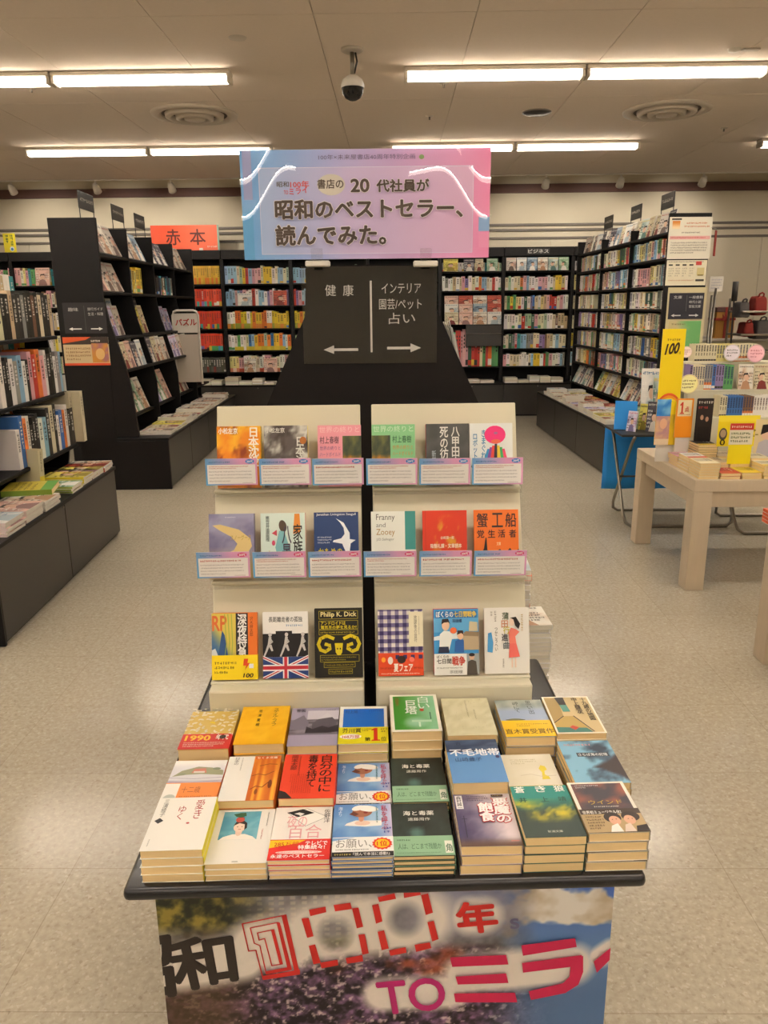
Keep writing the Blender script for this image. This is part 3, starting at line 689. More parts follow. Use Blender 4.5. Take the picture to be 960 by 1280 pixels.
def city(u, v):
    x = u * BW; y = BH - v * BH                        # y measured down from the top edge
    n = fbm(u * 9, v * 9, 3); f = fbm(u * 46, v * 40, 9)
    c = mixc('#4b443c', '#8d8a86', step(0.35, 0.65, n * .5 + .5 * fbm(u * 50, v * 40, 51)))
    col = vnoise(u * 15, v * 1.3, 5)                   # tower blocks
    c = mixc_arr(c, mixc('#3c3d4c', '#b3b1bd', col), np.full(u.shape, 0.6) * step(150, 90, y) * step(0.1, 0.16, u))
    win = (np.sin(u * 260) > 0.2) & (np.sin(v * 330) > 0)
    c = mixc_arr(c, hexa('#c9c0a8'), win * 0.45 * step(130, 60, y) * step(0.16, 0.22, u) * step(0.5, 0.4, u))
    c = mixc_arr(c, mixc('#20241a', '#8f8138', step(.35, .7, fbm(u * 45, v * 32, 2))), step(0.26, 0.14, u) * step(85, 60, y))
    c = mixc_arr(c, mixc('#b7a13f', '#566b3a', fbm(u * 40, v * 30, 5)), np.clip(1 - np.abs(y - 120) / 34, 0, 1) * step(0.3, 0.4, u) * step(0.62, 0.5, u) * 0.8)
    sky = mixc('#3f62b8', '#5d80b4', step(0, 120, y))
    sky = mixc_arr(sky, mixc('#b5a58a', '#dcd8d2', step(0.4, 0.65, fbm(u * 14, v * 12, 17))), step(0.40, 0.52, fbm(u * 13, v * 11, 31) + 0.24 - np.abs(y - 52) / 110))
    c = mixc_arr(c, sky, step(0.74, 0.84, u + 0.06 * (n - 0.5)))
    c = mixc_arr(c, mixc('#6f7ba8', '#c9c3d6', fbm(u * 20, v * 18, 6)), step(0.50, 0.6, u) * step(0.84, 0.72, u) * step(120, 70, y) * 0.6)
    crowd = mixc('#1a1219', '#8d6a92', step(0.40, 0.72, f * .6 + .4 * fbm(u * 110, v * 80, 77)))
    crowd = mixc_arr(crowd, hexa('#d9c8c4'), step(0.62, 0.74, fbm(u * 95, v * 70, 14)) * 0.75)
    crowd = mixc_arr(crowd, hexa('#b5572f'), step(0.58, 0.75, fbm(u * 11, v * 11, 25)) * step(0.35, 0.5, u) * 0.7)
    crowd = mixc_arr(crowd, hexa('#4f3b24'), step(0.22, 0.12, u) * 0.7)
    edge = 128 + 22 * np.sin(u * 5 + 2.5) + 24 * (n - 0.5)
    c = mixc_arr(c, crowd, step(-8, 16, y - edge) * step(0.9, 0.74, u))
    c = mixc_arr(c, hexa('#4d6a94'), step(150, 230, y) * step(0.7, 0.86, u) * 0.8)
    return mixc_arr(c, hexa('#e6dfd6'), halo(u, v) * 0.96)
s.grid(0, BH - 330, BW, BH, 360, 165, lambda u, v: city(u, (BH - 330 + v * 330) / BH))
s.grid(0, 0, BW, BH - 330, 30, 12, lambda u, v: city(u, v * (BH - 330) / BH))
def bq(*p): return [bp(*q) for q in p]
RED, DARK = '#c52a26', '#2e2622'
s.text('昭', None, DARK, 0.05, quad=bq((140, 1256), (220, 1243), (211, 1170), (130, 1183)))
s.text('和', None, DARK, 0.05, quad=bq((223, 1238), (297, 1227), (288, 1165), (206, 1178)))
def pxline(pts, wd, col): s.line(bq(*pts), wd, col)
def pxpoly(pts, col): s.poly(bq(*pts), col)
# nested outlines of the figure 1
pxline([(303, 1154), (357, 1143), (374, 1216), (329, 1223), (320, 1187), (311, 1188), (303, 1154)], 2.2, RED)
pxpoly([(352, 1144), (358, 1142), (375, 1217), (369, 1217)], RED); pxpoly([(328, 1219), (375, 1211), (375, 1217), (329, 1224)], RED)
pxline([(313, 1159), (348, 1152), (362, 1211), (333, 1216), (325, 1181), (318, 1178), (313, 1159)], 2.0, RED)
pxpoly([(346, 1153), (350, 1152), (365, 1211), (360, 1212)], RED); pxpoly([(332, 1213), (364, 1207), (365, 1211), (333, 1217)], RED)
pxline([(322, 1165), (342, 1161), (352, 1204), (340, 1206), (331, 1172), (324, 1174), (322, 1165)], 2.0, RED)
pxpoly([(339, 1162), (343, 1161), (354, 1204), (350, 1205)], RED)
# the two dashed noughts, each dash its own bar
for bars in ([((386, 1136), (407, 1132), (408, 1139), (388, 1144)), ((417, 1130), (438, 1127), (440, 1135), (419, 1138)),
              ((377, 1147), (386, 1146), (392, 1169), (384, 1171)), ((386, 1181), (394, 1179), (401, 1202), (392, 1204)), ((400, 1202), (422, 1198), (423, 1205), (402, 1209)),
              ((440, 1134), (448, 1133), (454, 1157), (446, 1159)), ((448, 1167), (456, 1166), (461, 1190), (453, 1192)), ((432, 1196), (453, 1192), (454, 1200), (434, 1203))],
             [((472, 1120), (493, 1115), (495, 1122), (474, 1126)), ((504, 1112), (524, 1109), (526, 1117), (505, 1121)),
              ((465, 1130), (473, 1128), (478, 1150), (470, 1153)), ((472, 1163), (480, 1161), (486, 1184), (477, 1186)), ((486, 1186), (507, 1182), (508, 1189), (488, 1193)),
              ((526, 1117), (535, 1115), (541, 1139), (532, 1142)), ((534, 1151), (542, 1149), (548, 1172), (540, 1175)), ((518, 1179), (537, 1176), (539, 1183), (520, 1188))]):
    for b in bars: pxpoly(b, RED)
s.text('年', None, RED, 0.06, quad=bq((575, 1165), (622, 1161), (617, 1124), (568, 1128)))
s.text('TO', None, '#b3246e', 0.03, quad=bq((478, 1266), (557, 1258), (553, 1219), (470, 1226)))
MAG = '#bf1f4f'
pxpoly([(562, 1194), (632, 1191), (635, 1203), (565, 1206)], MAG); pxpoly([(569, 1218), (632, 1214), (635, 1226), (572, 1228)], MAG); pxpoly([(567, 1239), (643, 1238), (646, 1250), (569, 1250)], MAG)
pxpoly([(651, 1179), (718, 1170), (720, 1181), (653, 1192)], MAG)
pxpoly([(652, 1201), (726, 1191), (728, 1204), (653, 1213)], MAG)
pxpoly([(713, 1196), (728, 1192), (728, 1212), (722, 1228), (706, 1238), (702, 1227), (711, 1218)], MAG); pxpoly([(660, 1236), (703, 1226), (707, 1238), (663, 1247)], MAG)
pxpoly([(741, 1199), (768, 1177), (768, 1190), (745, 1213)], MAG)
s.text('S', None, '#6b6685', 0.05, quad=bq((638, 1158), (648, 1157), (647, 1145), (637, 1146)))
s.text('shott', None, '#a85f6c', 0.0, quad=bq((535, 1112), (558, 1110), (557, 1104), (534, 1105)))
s.build('banner_print', cloth)

# ---- the two cream stepped stands and the books leaning on them
L3, L2, L1 = 0.106, 0.312, 0.498                      # ledge heights above the table
Y3, Y2, Y1 = 0.470, 0.535, 0.680                      # where the foot of each sloping back meets its ledge
def riser(x0, x1, label):
    t = empty('stepped_book_stand', DT, label, 'book stand', 'cream stepped stands on the front table')
    MB().rbox(x0, x1, 0.462, 0.50, 0.0, L3 - 0.006, 'cream', 0.006, 2).build('front_lip', t)
    MB().rbox(x0 + 0.002, x1 - 0.002, 0.50, 0.80, 0.0, 0.012, 'cream', 0.003, 1).build('base_board', t)
    for nm, (y0, z0, y1, z1) in {'a': (0.515, L3 - 0.03, 0.60, 0.335), 'b': (0.605, 0.31, 0.70, 0.53), 'c': (0.705, 0.49, 0.77, 0.679)}.items():
        a = math.atan2(z1 - z0, y1 - y0); L = math.hypot(z1 - z0, y1 - y0)
        MB().rbox(x0, x1, 0, L, -0.006, 0, 'cream', 0.0028, 2).build('back_panel', t, False, Tr(0, y0, z0) @ Matrix.Rotation(a, 4, 'X'))
    for (y0, y1, z) in ((0.490, 0.545, L3), (0.568, 0.630, L2), (0.668, 0.725, L1)):
        MB().rbox(x0, x1, y0, y1, z - 0.008, z, 'cream', 0.002, 1).build('ledge', t)
    for x in (x0 + 0.004, x1 - 0.010): MB().prism([(0.50, 0.012), (0.79, 0.012), (0.765, 0.66), (0.71, 0.50), (0.61, 0.31), (0.52, 0.07)], x, x + 0.006, 'x', 'cream').build('side_panel', t)
    return t
def span(px0, px1, y, py): return dloc(px0, py, y=y).x, dloc(px1, py, y=y).x
lx0, lx1 = span(259, 455, 0.462, 848); rx0, rx1 = span(470, 667, 0.462, 843)
riser(lx0, lx1, 'left cream stepped book stand, the one holding the black ram-horn paperback')
riser(rx0, rx1, 'right cream stepped book stand, the one holding the blue gingham paperback')

def lean(name_px, ledge_z, foot_y, tilt, w=0.100, h=0.148):   # pose of a book leaning back: (px of its middle, py) on its ledge
    x = dloc(name_px[0], name_px[1], y=foot_y).x
    return DT @ Tr(x - w / 2, foot_y, ledge_z) @ Rz(name_px[2] if len(name_px) > 2 else 0) @ Rx(90 - tilt) @ Tr(0, 0, 0)

def a_orange():
    s = S().grid(0, 0, 105, 148, 20, 26, lambda u, v: mixc(mixc('#e88a16', '#f2b62a', step(0.4, 0.7, fbm(u * 5, v * 6, 3))), '#8e3a14', step(0.5, 0.72, fbm(u * 5 + 3, v * 5, 8)) * step(0.98, 0.8, u)))
    s.text('日本沈没', (76, 52, 100, 144), '#f5efe2', 0.04, True).text('小松左京', (4, 130, 50, 144), '#f7f1e6', 0.04).marks(88, 10, 96, 50, 1, '#f5efe2', 3, True); return s
def a_greyburst():
    s = S().grid(0, 0, 105, 148, 20, 26, lambda u, v: mixc(mixc('#5c5450', '#cfcfc6', step(0.38, 0.62, fbm(u * 4, v * 6, 18))), '#3a302c', step(0.55, 0.7, fbm(u * 7, v * 7, 2)) * 0.7))
    s.text('小松左京', (4, 131, 50, 143), '#d9d7ce', 0.03).text('日本沈没', (76, 30, 98, 120), '#d5d8cf', 0.03, True).poly([(2, 60), (14, 70), (24, 60)], '#d9525a').ell(94, 112, 8, 9, '#b06a2c'); return s
def a_wonder(col, tcol, num, flip):
    s = S().rect(0, 0, 105, 148, col); x0 = 0 if flip else 60; x1 = 45 if flip else 105; tx = 50 if flip else 5
    s.grid(x0, 20, x1, 122, 12, 18, lambda u, v: mixc(mixc('#3d4736', '#7c7a3c', step(0.3, 0.7, fbm(u * 3, v * 3, 6))), '#d58a1f', step(0.55, 0.4, v + 0.2 * (fbm(u * 5, v * 5, 2) - .5)) * step(0.15, 0.3, v)))
    s.text('世界の終りと', (4, 130, 101, 145), tcol, 0.0).text('村上春樹', (tx, 104, tx + 46, 121), '#6b4550' if not flip else '#3f6a4c', 0.02)
    for k, tx_ in enumerate(('世界の終りと', 'ハードボイルド', 'ワンダーランド')): s.text(tx_, (tx, 88 - 15 * k, tx + 50, 98 - 15 * k), '#8a5f8a' if not flip else '#c98044')
    s.text(num, (tx + 8 if not flip else tx + 36, 34, tx + 20 if not flip else tx + 48, 50), '#5a4550'); return s
def a_hakkoda():
    s = S().grid(0, 0, 105, 148, 8, 10, cloudy('#454644', '#565654', 2, 5)); s.text('八甲田山', (62, 44, 82, 140), '#e3e1da', 0.03, True).text('死の彷徨', (34, 36, 54, 140), '#e3e1da', 0.03, True).text('新田次郎', (14, 20, 24, 84), '#a9b3bd', 0.02, True); return s
def a_robot():
    s = S().rect(0, 0, 105, 148, '#dfe3e0').text('きまぐれ', (28, 62, 40, 132), '#2f7fae', 0.03, True).text('ロボット', (8, 62, 19, 122), '#2f7fae', 0.03, True)
    s.ell(62, 120, 26, 22, '#e02f77').ell(64, 124, 5, 3, '#9b6b8e').ell(64, 104, 12, 5, '#e06a4a')
    for i, c in enumerate(('#3d8fc0', '#8c4aa0', '#e0433c', '#2f2a33', '#e8c93a', '#3da060', '#e0486e')): s.poly([(64 + (i - 3.5) * 6, 98 - abs(i - 3) * 4), (64 + (i - 2.5) * 6, 98 - abs(i - 3) * 4), (62 + (i - 2.5) * 10, 40), (62 + (i - 3.5) * 10, 40)], c)
    s.ell(12, 44, 9, 6, '#4d4a4a').line([(26, 20), (50, 40), (80, 36)], 2, '#d08a3a'); return s
def a_goose():
    s = S().grid(0, 0, 105, 148, 18, 20, lambda u, v: mixc(mixc('#6f6a8e', '#9a9ab8', step(0.3, 0.7, fbm(u * 3, v * 5, 4))), '#b9a37a', step(0.5, 0.2, v)))
    s.poly([(8, 122), (26, 124), (48, 118), (70, 112), (96, 92), (100, 74), (90, 60), (96, 50), (70, 46), (30, 48), (12, 42), (40, 58), (58, 66), (66, 80), (52, 96), (26, 110)], '#d9c184')
    s.text('スノーグース', (50, 88, 98, 100), '#b59a3f', 0.02).marks(38, 138, 62, 142, 1, '#d5d3e0', 4); return s
def a_family():
    s = S().rect(0, 0, 105, 148, '#d5e6de').ell(52, 118, 9, 14, '#5b4a3e', rot=12).poly([(34, 70), (44, 108), (56, 106), (70, 60), (60, 40), (40, 44)], '#7fb9c0').poly([(76, 100), (80, 146), (92, 146), (94, 104)], '#e28f3b').ell(30, 80, 4, 6, '#c9496b').poly([(38, 110), (26, 102), (38, 96)], '#c24a5a')
    s.text('家族', (76, 52, 98, 122), '#2c2a28', 0.02, True).text('八景', (50, 36, 72, 118), '#4b3f52', 0.02, True).text('筒井康隆', (12, 84, 21, 142), '#4a5a5a', 0, True).poly([(10, 30), (20, 64), (30, 34)], '#d9b36b').poly([(60, 20), (56, 60), (74, 60), (80, 20)], '#7b5c90'); return s
def a_gull():
    s = S().rect(0, 0, 105, 148, '#2c4374'); s.rect(2, 138, 103, 147, '#27396a').text('Jonathan Livingston Seagull', (6, 139, 99, 146), '#e8eaf0', 0.02)
    s.poly([(52, 134), (70, 124), (84, 100), (84, 86), (98, 84), (86, 76), (84, 60), (98, 36), (88, 26), (74, 58), (66, 76), (44, 80), (46, 84), (64, 88), (72, 98), (70, 112), (62, 124)], '#eef1f6')
    s.text('かもめの', (10, 50, 66, 66), '#e3cf3a', 0.03).text('ジョナサン', (10, 34, 66, 48), '#e3cf3a', 0.03).marks(8, 76, 42, 94, 3, '#c7cede', 4); return s
def a_franny():
    s = S().rect(0, 0, 105, 148, '#e6e9e2').rect(80, 60, 105, 148, '#3f8f8c').rect(0, 0, 84, 54, '#e9982e').rect(84, 0, 105, 54, '#e2e4e0')
    s.text('Franny', (12, 124, 56, 142), '#5a5f5c').text('and', (12, 112, 34, 122), '#7a7f7c').text('Zooey', (12, 90, 56, 108), '#a8864a').text('J.D.Salinger', (12, 80, 54, 87), '#7a7f7c').text('フラニーとズーイ', (10, 38, 76, 48), '#6d4a1c', 0.03).marks(8, 6, 76, 30, 3, '#a8681c', 4); return s
def a_redgold():
    s = S().rect(0, 0, 105, 148, '#cf3a22'); s.grid(18, 8, 96, 140, 20, 26, lambda u, v: mixc('#cf3a22', '#d99a2f', step(0.5, 0.68, fbm(u * 7, v * 9, 6)) * np.clip(2.4 - 2.4 * np.hypot((u - .5) * 1.9, (v - .5) * 1.9), 0, 1)))
    s.rect(6, 0, 7, 148, '#b02c18').text('谷崎潤一郎', (42, 82, 74, 89), '#f0e2c8', 0.02).text('陰翳礼讃・文章読本', (18, 62, 92, 72), '#f5ead4', 0.03); return s
def a_crab():
    s = S().rect(0, 0, 105, 148, '#e8742a')
    for ch, x in (('蟹', 6), ('工', 42), ('船', 74)): s.text(ch, (x, 108, x + 26, 140), '#3a2a28', 0.02)
    for ch, x in (('党', 6), ('生', 32), ('活', 56), ('者', 82)): s.text(ch, (x, 84, x + 17, 102), '#3a2a28', 0.02)
    s.poly([(0, 0), (0, 46), (8, 56), (14, 44), (22, 60), (26, 84), (28, 84), (30, 56), (46, 48), (60, 58), (70, 46), (84, 60), (92, 48), (105, 58), (105, 0)], '#2c2728').text('小林多喜二', (26, 30, 98, 46), '#ece4d8', 0.03).text('文庫', (52, 66, 62, 74), '#f3d8a8', 0.02); return s
def a_express():
    s = S().grid(0, 0, 56, 148, 10, 14, lambda u, v: mixc('#d9c65a', '#3f6a9a', step(0.25, 0.6, 1.2 - v - 0.6 * u))); s.text('RP', (2, 110, 34, 142), '#d36a34', 0.04).poly([(6, 0), (46, 0), (30, 100), (24, 110)], '#2f5488').poly([(0, 66), (0, 50), (28, 0), (36, 0), (8, 70)], '#cfd8dc')
    for i in range(3): s.line([(30 + i * 8, 146), (34 + i * 7, 82), (30 + i * 8, 50)], 1.5, '#8fae4a')
    s.rect(56, 0, 84, 148, '#2e2b30').text('深夜特急', (60, 48, 81, 146), '#ececea', 0.04, True).rect(84, 0, 105, 148, '#e0752c').text('沢木耕太郎', (88, 96, 96, 140), '#6b2f10', 0, True).marks(57, 60, 60, 90, 1, '#8a898f', 3, True); return s
def b_express(s): s.rect(0, 0, 105, 52, '#f0d51c').marks(6, 12, 60, 44, 3, '#7a6a1a', 3, fill=0.85).poly([(74, 48), (84, 48), (82, 38), (88, 38), (76, 22), (79, 32), (72, 32)], '#dd4a20').rect(86, 26, 96, 36, '#e8ecee').text('100', None, '#2d2413', 0.05, quad=[(72, 5), (94, 5), (96, 14), (74, 14)])
def a_runner():
    s = S().rect(0, 0, 105, 148, '#e9e9e6').text('長距離走者の孤独', (14, 126, 92, 138), '#3a3f42', 0.02).marks(54, 114, 92, 122, 1, '#7a9fc2', 3).rect(0, 48, 105, 100, '#1f1c1e').rect(30, 96, 68, 106, '#1f1c1e').rect(0, 90, 20, 98, '#1f1c1e').rect(84, 90, 105, 98, '#1f1c1e')
    for x in (14, 52, 90): s.ell(x + 3, 98, 4, 4.4, '#c9c6c4').poly([(x, 94), (x + 6, 93), (x + 5, 78), (x - 3, 74)], '#c2bfbd').poly([(x + 5, 90), (x + 10, 82), (x + 3, 76), (x + 2, 80), (x + 6, 83)], '#b9b6b4').poly([(x - 2, 76), (x + 6, 76), (x + 10, 62), (x + 6, 61)], '#c2bfbd').poly([(x - 3, 76), (x + 2, 74), (x - 4, 60), (x - 10, 48), (x - 13, 50), (x - 8, 62)], '#c2bfbd')
    s.rect(0, 0, 105, 48, '#263f7c')
    for a, b in (((0, 0), (105, 48)), ((0, 48), (105, 0))): s.line([a, b], 7, '#e8e8ea'); s.line([a, b], 2.5, '#bb2c3c')
    s.rect(46, 0, 59, 48, '#e8e8ea').rect(0, 17, 105, 31, '#e8e8ea').rect(49, 0, 56, 48, '#bb2c3c').rect(0, 20, 105, 28, '#bb2c3c'); return s
def a_ram():
    Y = '#d8c51e'; s = S().rect(0, 0, 105, 148, '#191814'); s.text('Philip K. Dick', (14, 128, 92, 141), '#e6d79a', 0.03)
    for b in ((10, 126, 95, 143), (10, 104, 95, 122), (10, 92, 95, 102), (12, 34, 97, 48), (20, 22, 88, 32), (30, 8, 82, 18)): s.line([(b[0], b[1]), (b[2], b[1]), (b[2], b[3]), (b[0], b[3]), (b[0], b[1])], 0.9, '#a89a22')
    s.text('アンドロイドは', (14, 113, 68, 121), Y, 0.03).text('電気羊の夢を見るか?', (14, 104.5, 92, 112), Y, 0.03).marks(13, 94, 92, 100, 1, '#a89a22', 2)
    for sg in (-1, 1):
        s.line([(53 + sg * (8 + 4), 84), (53 + sg * 26, 90), (53 + sg * 40, 84), (53 + sg * 45, 72), (53 + sg * 40, 60), (53 + sg * 30, 56), (53 + sg * 20, 62), (53 + sg * 21, 70), (53 + sg * 29, 72)], 7, Y)
        for k in range(6): a = R(60 + k * 38); s.line([(53 + sg * (32 + 9 * cos(a)), 72 + 10 * sin(a)), (53 + sg * (32 + 15 * cos(a)), 72 + 16 * sin(a))], 1, '#191814')
    s.poly([(44, 74), (62, 74), (60, 54), (56, 48), (50, 48), (46, 54)], Y).ell(50, 62, 1.5, 2, '#191814').ell(56, 62, 1.5, 2, '#191814'); s.marks(14, 36, 95, 46, 2, '#8f8420', 5).marks(22, 24, 86, 30, 1, '#8f8420', 6).marks(32, 9, 80, 17, 1, '#8f8420', 7); return s
def a_gingham():
    s = S().rect(0, 0, 105, 148, '#efe9e4')
    for i in range(7): s.rect(i * 18 + 4, 0, i * 18 + 13, 148, '#8f86a8')
    for j in range(9): s.rect(0, j * 18 + 2, 105, j * 18 + 11, '#7a7097'); [s.rect(i * 18 + 4, j * 18 + 2, i * 18 + 13, j * 18 + 11, '#3a2f63') for i in range(7)]
    s.rect(72, 66, 105, 144, '#e6dec2').text('放課後の音符', (84, 76, 91, 136), '#5a5248', 0.0, True).marks(94, 90, 97, 134, 1, '#8a8270', 3, True); return s
def b_gingham(s): s.rect(0, 0, 105, 50, '#da4a22').text('夏フェア', (36, 10, 80, 28), '#f7efe4', 0.05).ell(54, 38, 10, 9, '#2f1d18').ell(28, 36, 6, 9, '#e6e0dc').ell(78, 38, 6, 6, '#ef7a6c').marks(4, 14, 34, 22, 1, '#a8301a', 3).marks(82, 14, 102, 22, 1, '#a8301a', 4).marks(6, 3, 100, 8, 1, '#f3d8c6', 5).ell(12, 38, 5, 6, '#f0a02a')
def a_sevendays():
    s = S().rect(0, 0, 105, 148, '#3f93cf').rect(0, 96, 105, 128, '#5fa9da').poly([(0, 86), (50, 96), (105, 92), (105, 84), (0, 78)], '#dfe9ee')
    s.rect(4, 128, 101, 144, '#2f72b2').text('ぼくらの', (6, 130, 46, 143), '#f3f3ee', 0.04).text('七日間戦争', (48, 130, 100, 143), '#e8c64a', 0.04).text('宗田理', (44, 118, 66, 126), '#2a3a66', 0.03)
    s.rect(68, 56, 105, 88, '#b5a284').poly([(66, 88), (74, 98), (105, 96), (105, 86)], '#8d7a5e').poly([(82, 98), (84, 120), (102, 118), (103, 98)], '#c9bf9e')
    s.ell(28, 112, 9, 12, '#e8c3a6').poly([(18, 114), (20, 126), (34, 127), (39, 114), (34, 119), (24, 118)], '#2f2220').poly([(12, 50), (14, 92), (24, 100), (38, 98), (44, 88), (34, 50)], '#e8ebe8').ell(46, 100, 8, 7, '#dd6b3a').poly([(10, 50), (36, 50), (34, 64), (12, 64)], '#2a2f48')
    s.ell(62, 88, 7, 9, '#e4bc9e').poly([(54, 90), (56, 100), (68, 100), (70, 90), (64, 94)], '#3a2620').poly([(48, 52), (50, 76), (58, 80), (70, 78), (70, 50)], '#2f62a8')
    s.rect(0, 0, 105, 48, '#ebebe6').rect(76, 0, 105, 48, '#9aa0a0').ell(88, 40, 6, 7, '#cfa88c').ell(88, 45, 7, 4, '#2c2220').poly([(76, 0), (79, 30), (88, 34), (98, 30), (101, 0)], '#4d463e')
    s.text('七日間', (6, 26, 40, 37), '#33332f', 0.03).text('戦争', (42, 22, 72, 42), '#c74a3a', 0.05).text('ぼくらの', (6, 39, 34, 45), '#33332f', 0.02).text('宗田理', (36, 4, 66, 11), '#44443e', 0.01).marks(6, 14, 66, 19, 1, '#8b8b84', 4); return s
def a_kamata():
    s = S().rect(0, 0, 105, 148, '#e4e2dc').text('つかこうへい', (24, 52, 31, 104), '#55524c', 0.02, True)
    for ch, (x, y), c in (('蒲', (42, 122), '#4a5a40'), ('田', (40, 104), '#c98a6a'), ('行', (44, 90), '#c9b82f'), ('進', (40, 74), '#44424a'), ('曲', (44, 56), '#5d6a70')): s.text(ch, (x, y, x + 15, y + 16), c, 0.03)
    s.poly([(6, 50), (8, 92), (16, 94), (20, 70), (18, 48)], '#4a94cc').ell(64, 116, 6, 9, '#ecd3c0').poly([(60, 126), (74, 128), (84, 112), (80, 100), (72, 108), (68, 122)], '#221c1c').poly([(58, 68), (56, 92), (62, 104), (74, 100), (82, 94), (72, 84), (74, 68)], '#e07a6a').poly([(56, 36), (58, 68), (74, 68), (82, 38)], '#dd6a62')
    s.rect(62, 14, 65, 36, '#eccdb8').rect(70, 14, 73, 36, '#eccdb8').marks(84, 96, 92, 134, 1, '#b9a06a', 3, True).marks(40, 14, 46, 34, 1, '#77746c', 5, True).marks(12, 120, 30, 142, 2, '#9a978e', 2, True); return s

T1, T2, T3 = 14, 15, 16
G1, G2, G3 = 'paperbacks on the top step of the cream stands', 'paperbacks on the middle step of the cream stands', 'paperbacks on the lowest step of the cream stands'
tier1 = [(298, 558, '#e8c21c', a_orange, 0.018, 'paperback with a fiery orange cover and white vertical title, top step'),
         (357, 556, '#d9c43a', a_greyburst, 0.020, 'paperback with a grey white explosion cover and yellow spine, top step'),
         (424, 552, '#e28f9c', lambda: a_wonder('#e79aa6', '#f0c2c8', '上', False), 0.013, 'pink paperback with a small yellow green picture at right, top step'),
         (492, 552, '#7fbf85', lambda: a_wonder('#86c48c', '#c6e0c4', '下', True), 0.013, 'green paperback with a small yellow picture at left, top step'),
         (560, 552, '#c02f2c', a_hakkoda, 0.013, 'dark grey paperback with white vertical title and a red spine, top step'),
         (615, 552, '#e6e6e0', a_robot, 0.012, 'white paperback with a pink mushroom-headed figure, top step')]
for px, py, cc, art, t, lb in tier1:
    book('paperback', lb, 'paperback', G1, w=0.100, h=0.142, t=t, cover=cc, art=art(), T=lean((px, py), L1, 0.688, T1) @ Tr(0, 0, 0), gloss=False)
tier2 = [(289, 670, '#8f8aa8', a_goose, 0.022, 'paperback with a tan bird shape on violet sky, middle step'),
         (353, 668, '#d9644a', a_family, 0.013, 'pale mint paperback with figures and vertical black title, middle step'),
         (420, 666, '#2c4374', a_gull, 0.012, 'dark blue paperback with a white gull, middle step'),
         (492, 664, '#e6e9e2', a_franny, 0.012, 'white paperback with teal corner and orange band, middle step'),
         (557, 663, '#cf3a22', a_redgold, 0.010, 'red paperback with golden leaf pattern, middle step'),
         (622, 661, '#e8742a', a_crab, 0.012, 'orange paperback with black skyline and bold black title, middle step')]
for px, py, cc, art, t, lb in tier2:
    book('paperback', lb, 'paperback', G2, w=0.100, h=0.146, t=t, cover=cc, art=art(), T=lean((px, py), L2, 0.590, T2))
tier3 = [(292, 800, '#e0752c', a_express, 0.014, 'paperback with blue, black and orange stripes above a yellow band, lowest step', (0.054, '#f0d51c', b_express)),
         (356, 800, '#e9e9e6', a_runner, 0.011, 'white paperback with three running figures over a red blue flag, lowest step', None),
         (423, 798, '#1d1c18', a_ram, 0.014, 'black paperback with a yellow ram head and curled horns, lowest step', None),
         (501, 798, '#4a3f70', a_gingham, 0.010, 'paperback with purple gingham above a red band, lowest step', (0.051, '#da4a22', b_gingham)),
         (571, 797, '#c23a44', a_sevendays, 0.013, 'paperback with cartoon boys on blue sky, lowest step', None),
         (635, 795, '#e4e2dc', a_kamata, 0.011, 'white paperback with a woman in a coral dress, lowest step', None)]
for i, (px, py, cc, art, t, lb, bd) in enumerate(tier3):
    book('paperback', lb, 'paperback', G3, w=0.106 if i == 2 else 0.100, h=0.152 if i == 2 else 0.146, t=t, cover=cc, art=art(), band=bd, T=lean((px, py), L3, 0.508, T3, w=0.106 if i == 2 else 0.100))

# ---- review cards clipped along the two upper ledges
def card(px, py, y, z0, z1, seal, red_rows, lb, roll=0, tip=0):
    w = 0.1160; q0 = dloc(px, z0, y=y); z0, h = q0.z, dloc(px, z1, y=y).z - q0.z
    x = q0.x
    t = empty('review_card', DT @ Tr(x, y, z0) @ Rz(roll) @ FACE @ Rx(tip), lb, 'card', 'review cards along the cream stands')
    b = MB().box(0, w, 0, h, -0.0012, 0, 'white').build('card_board', t)
    W, Hh = w * 1000, h * 1000; s = Sheet(W, Hh)
    s.grid(0, 0, W, Hh, 12, 4, lambda u, v: mixc('#5aa7dd', '#e0a0cb', step(0.05, 0.8, u + 0.15 * v)))
    s.rect(4, 3, W - 4, Hh - 14, '#f1efec').ell(W - 16, Hh - 7, 10, 5, seal, 20).text('20代', (W - 23, Hh - 10, W - 9, Hh - 4), '#f3f3f6', 0.03)
    r = len(lb)
    s.marks(8, Hh - 11, W * 0.5, Hh - 5, 1, '#3f6fa5', r).marks(8, Hh - 24, W - 12, Hh - 16, red_rows, '#b5463c', r + 1, fill=0.9, gap=.5).marks(8, 6, W - 10, Hh - 26, 4, '#aaa8ac', r + 2, gap=.62).marks(W - 34, 4, W - 10, 6.5, 1, '#77757a', 4)
    s.build('card_print', b, None, 'inkgloss')
    f = MB(); f.add([(-0.001, -0.001, 0.0035), (w + 0.001, -0.001, 0.0035), (w + 0.001, h + 0.001, 0.0035), (-0.001, h + 0.001, 0.0035)], [(0, 1, 2, 3)], 'acrylic'); f.build('clear_sleeve', t)
BLUE, PINK = '#2f7fd0', '#d8467c'
who1 = ['below the orange fiery paperback', 'below the grey explosion paperback', 'below the pink paperback', 'below the green paperback', 'below the dark grey paperback', 'below the pink mushroom-figure paperback, at the right end']
for i, px in enumerate((258, 325, 391, 458, 524, 590)):
    card(px, 600, 0.650 - 0.0015 * (i % 2), 607 - 0.2 * i, 574 - 0.2 * i, BLUE, 2 if i != 2 else 1, 'review card with a blue seal, ' + who1[i], 0.6 if i < 3 else -0.4, -6 if i == 5 else -3 + i)
who2 = ['below the violet bird paperback', 'below the pale mint paperback', 'below the white gull paperback', 'below the teal-cornered paperback', 'below the red gold-leaf paperback', 'below the orange skyline paperback']
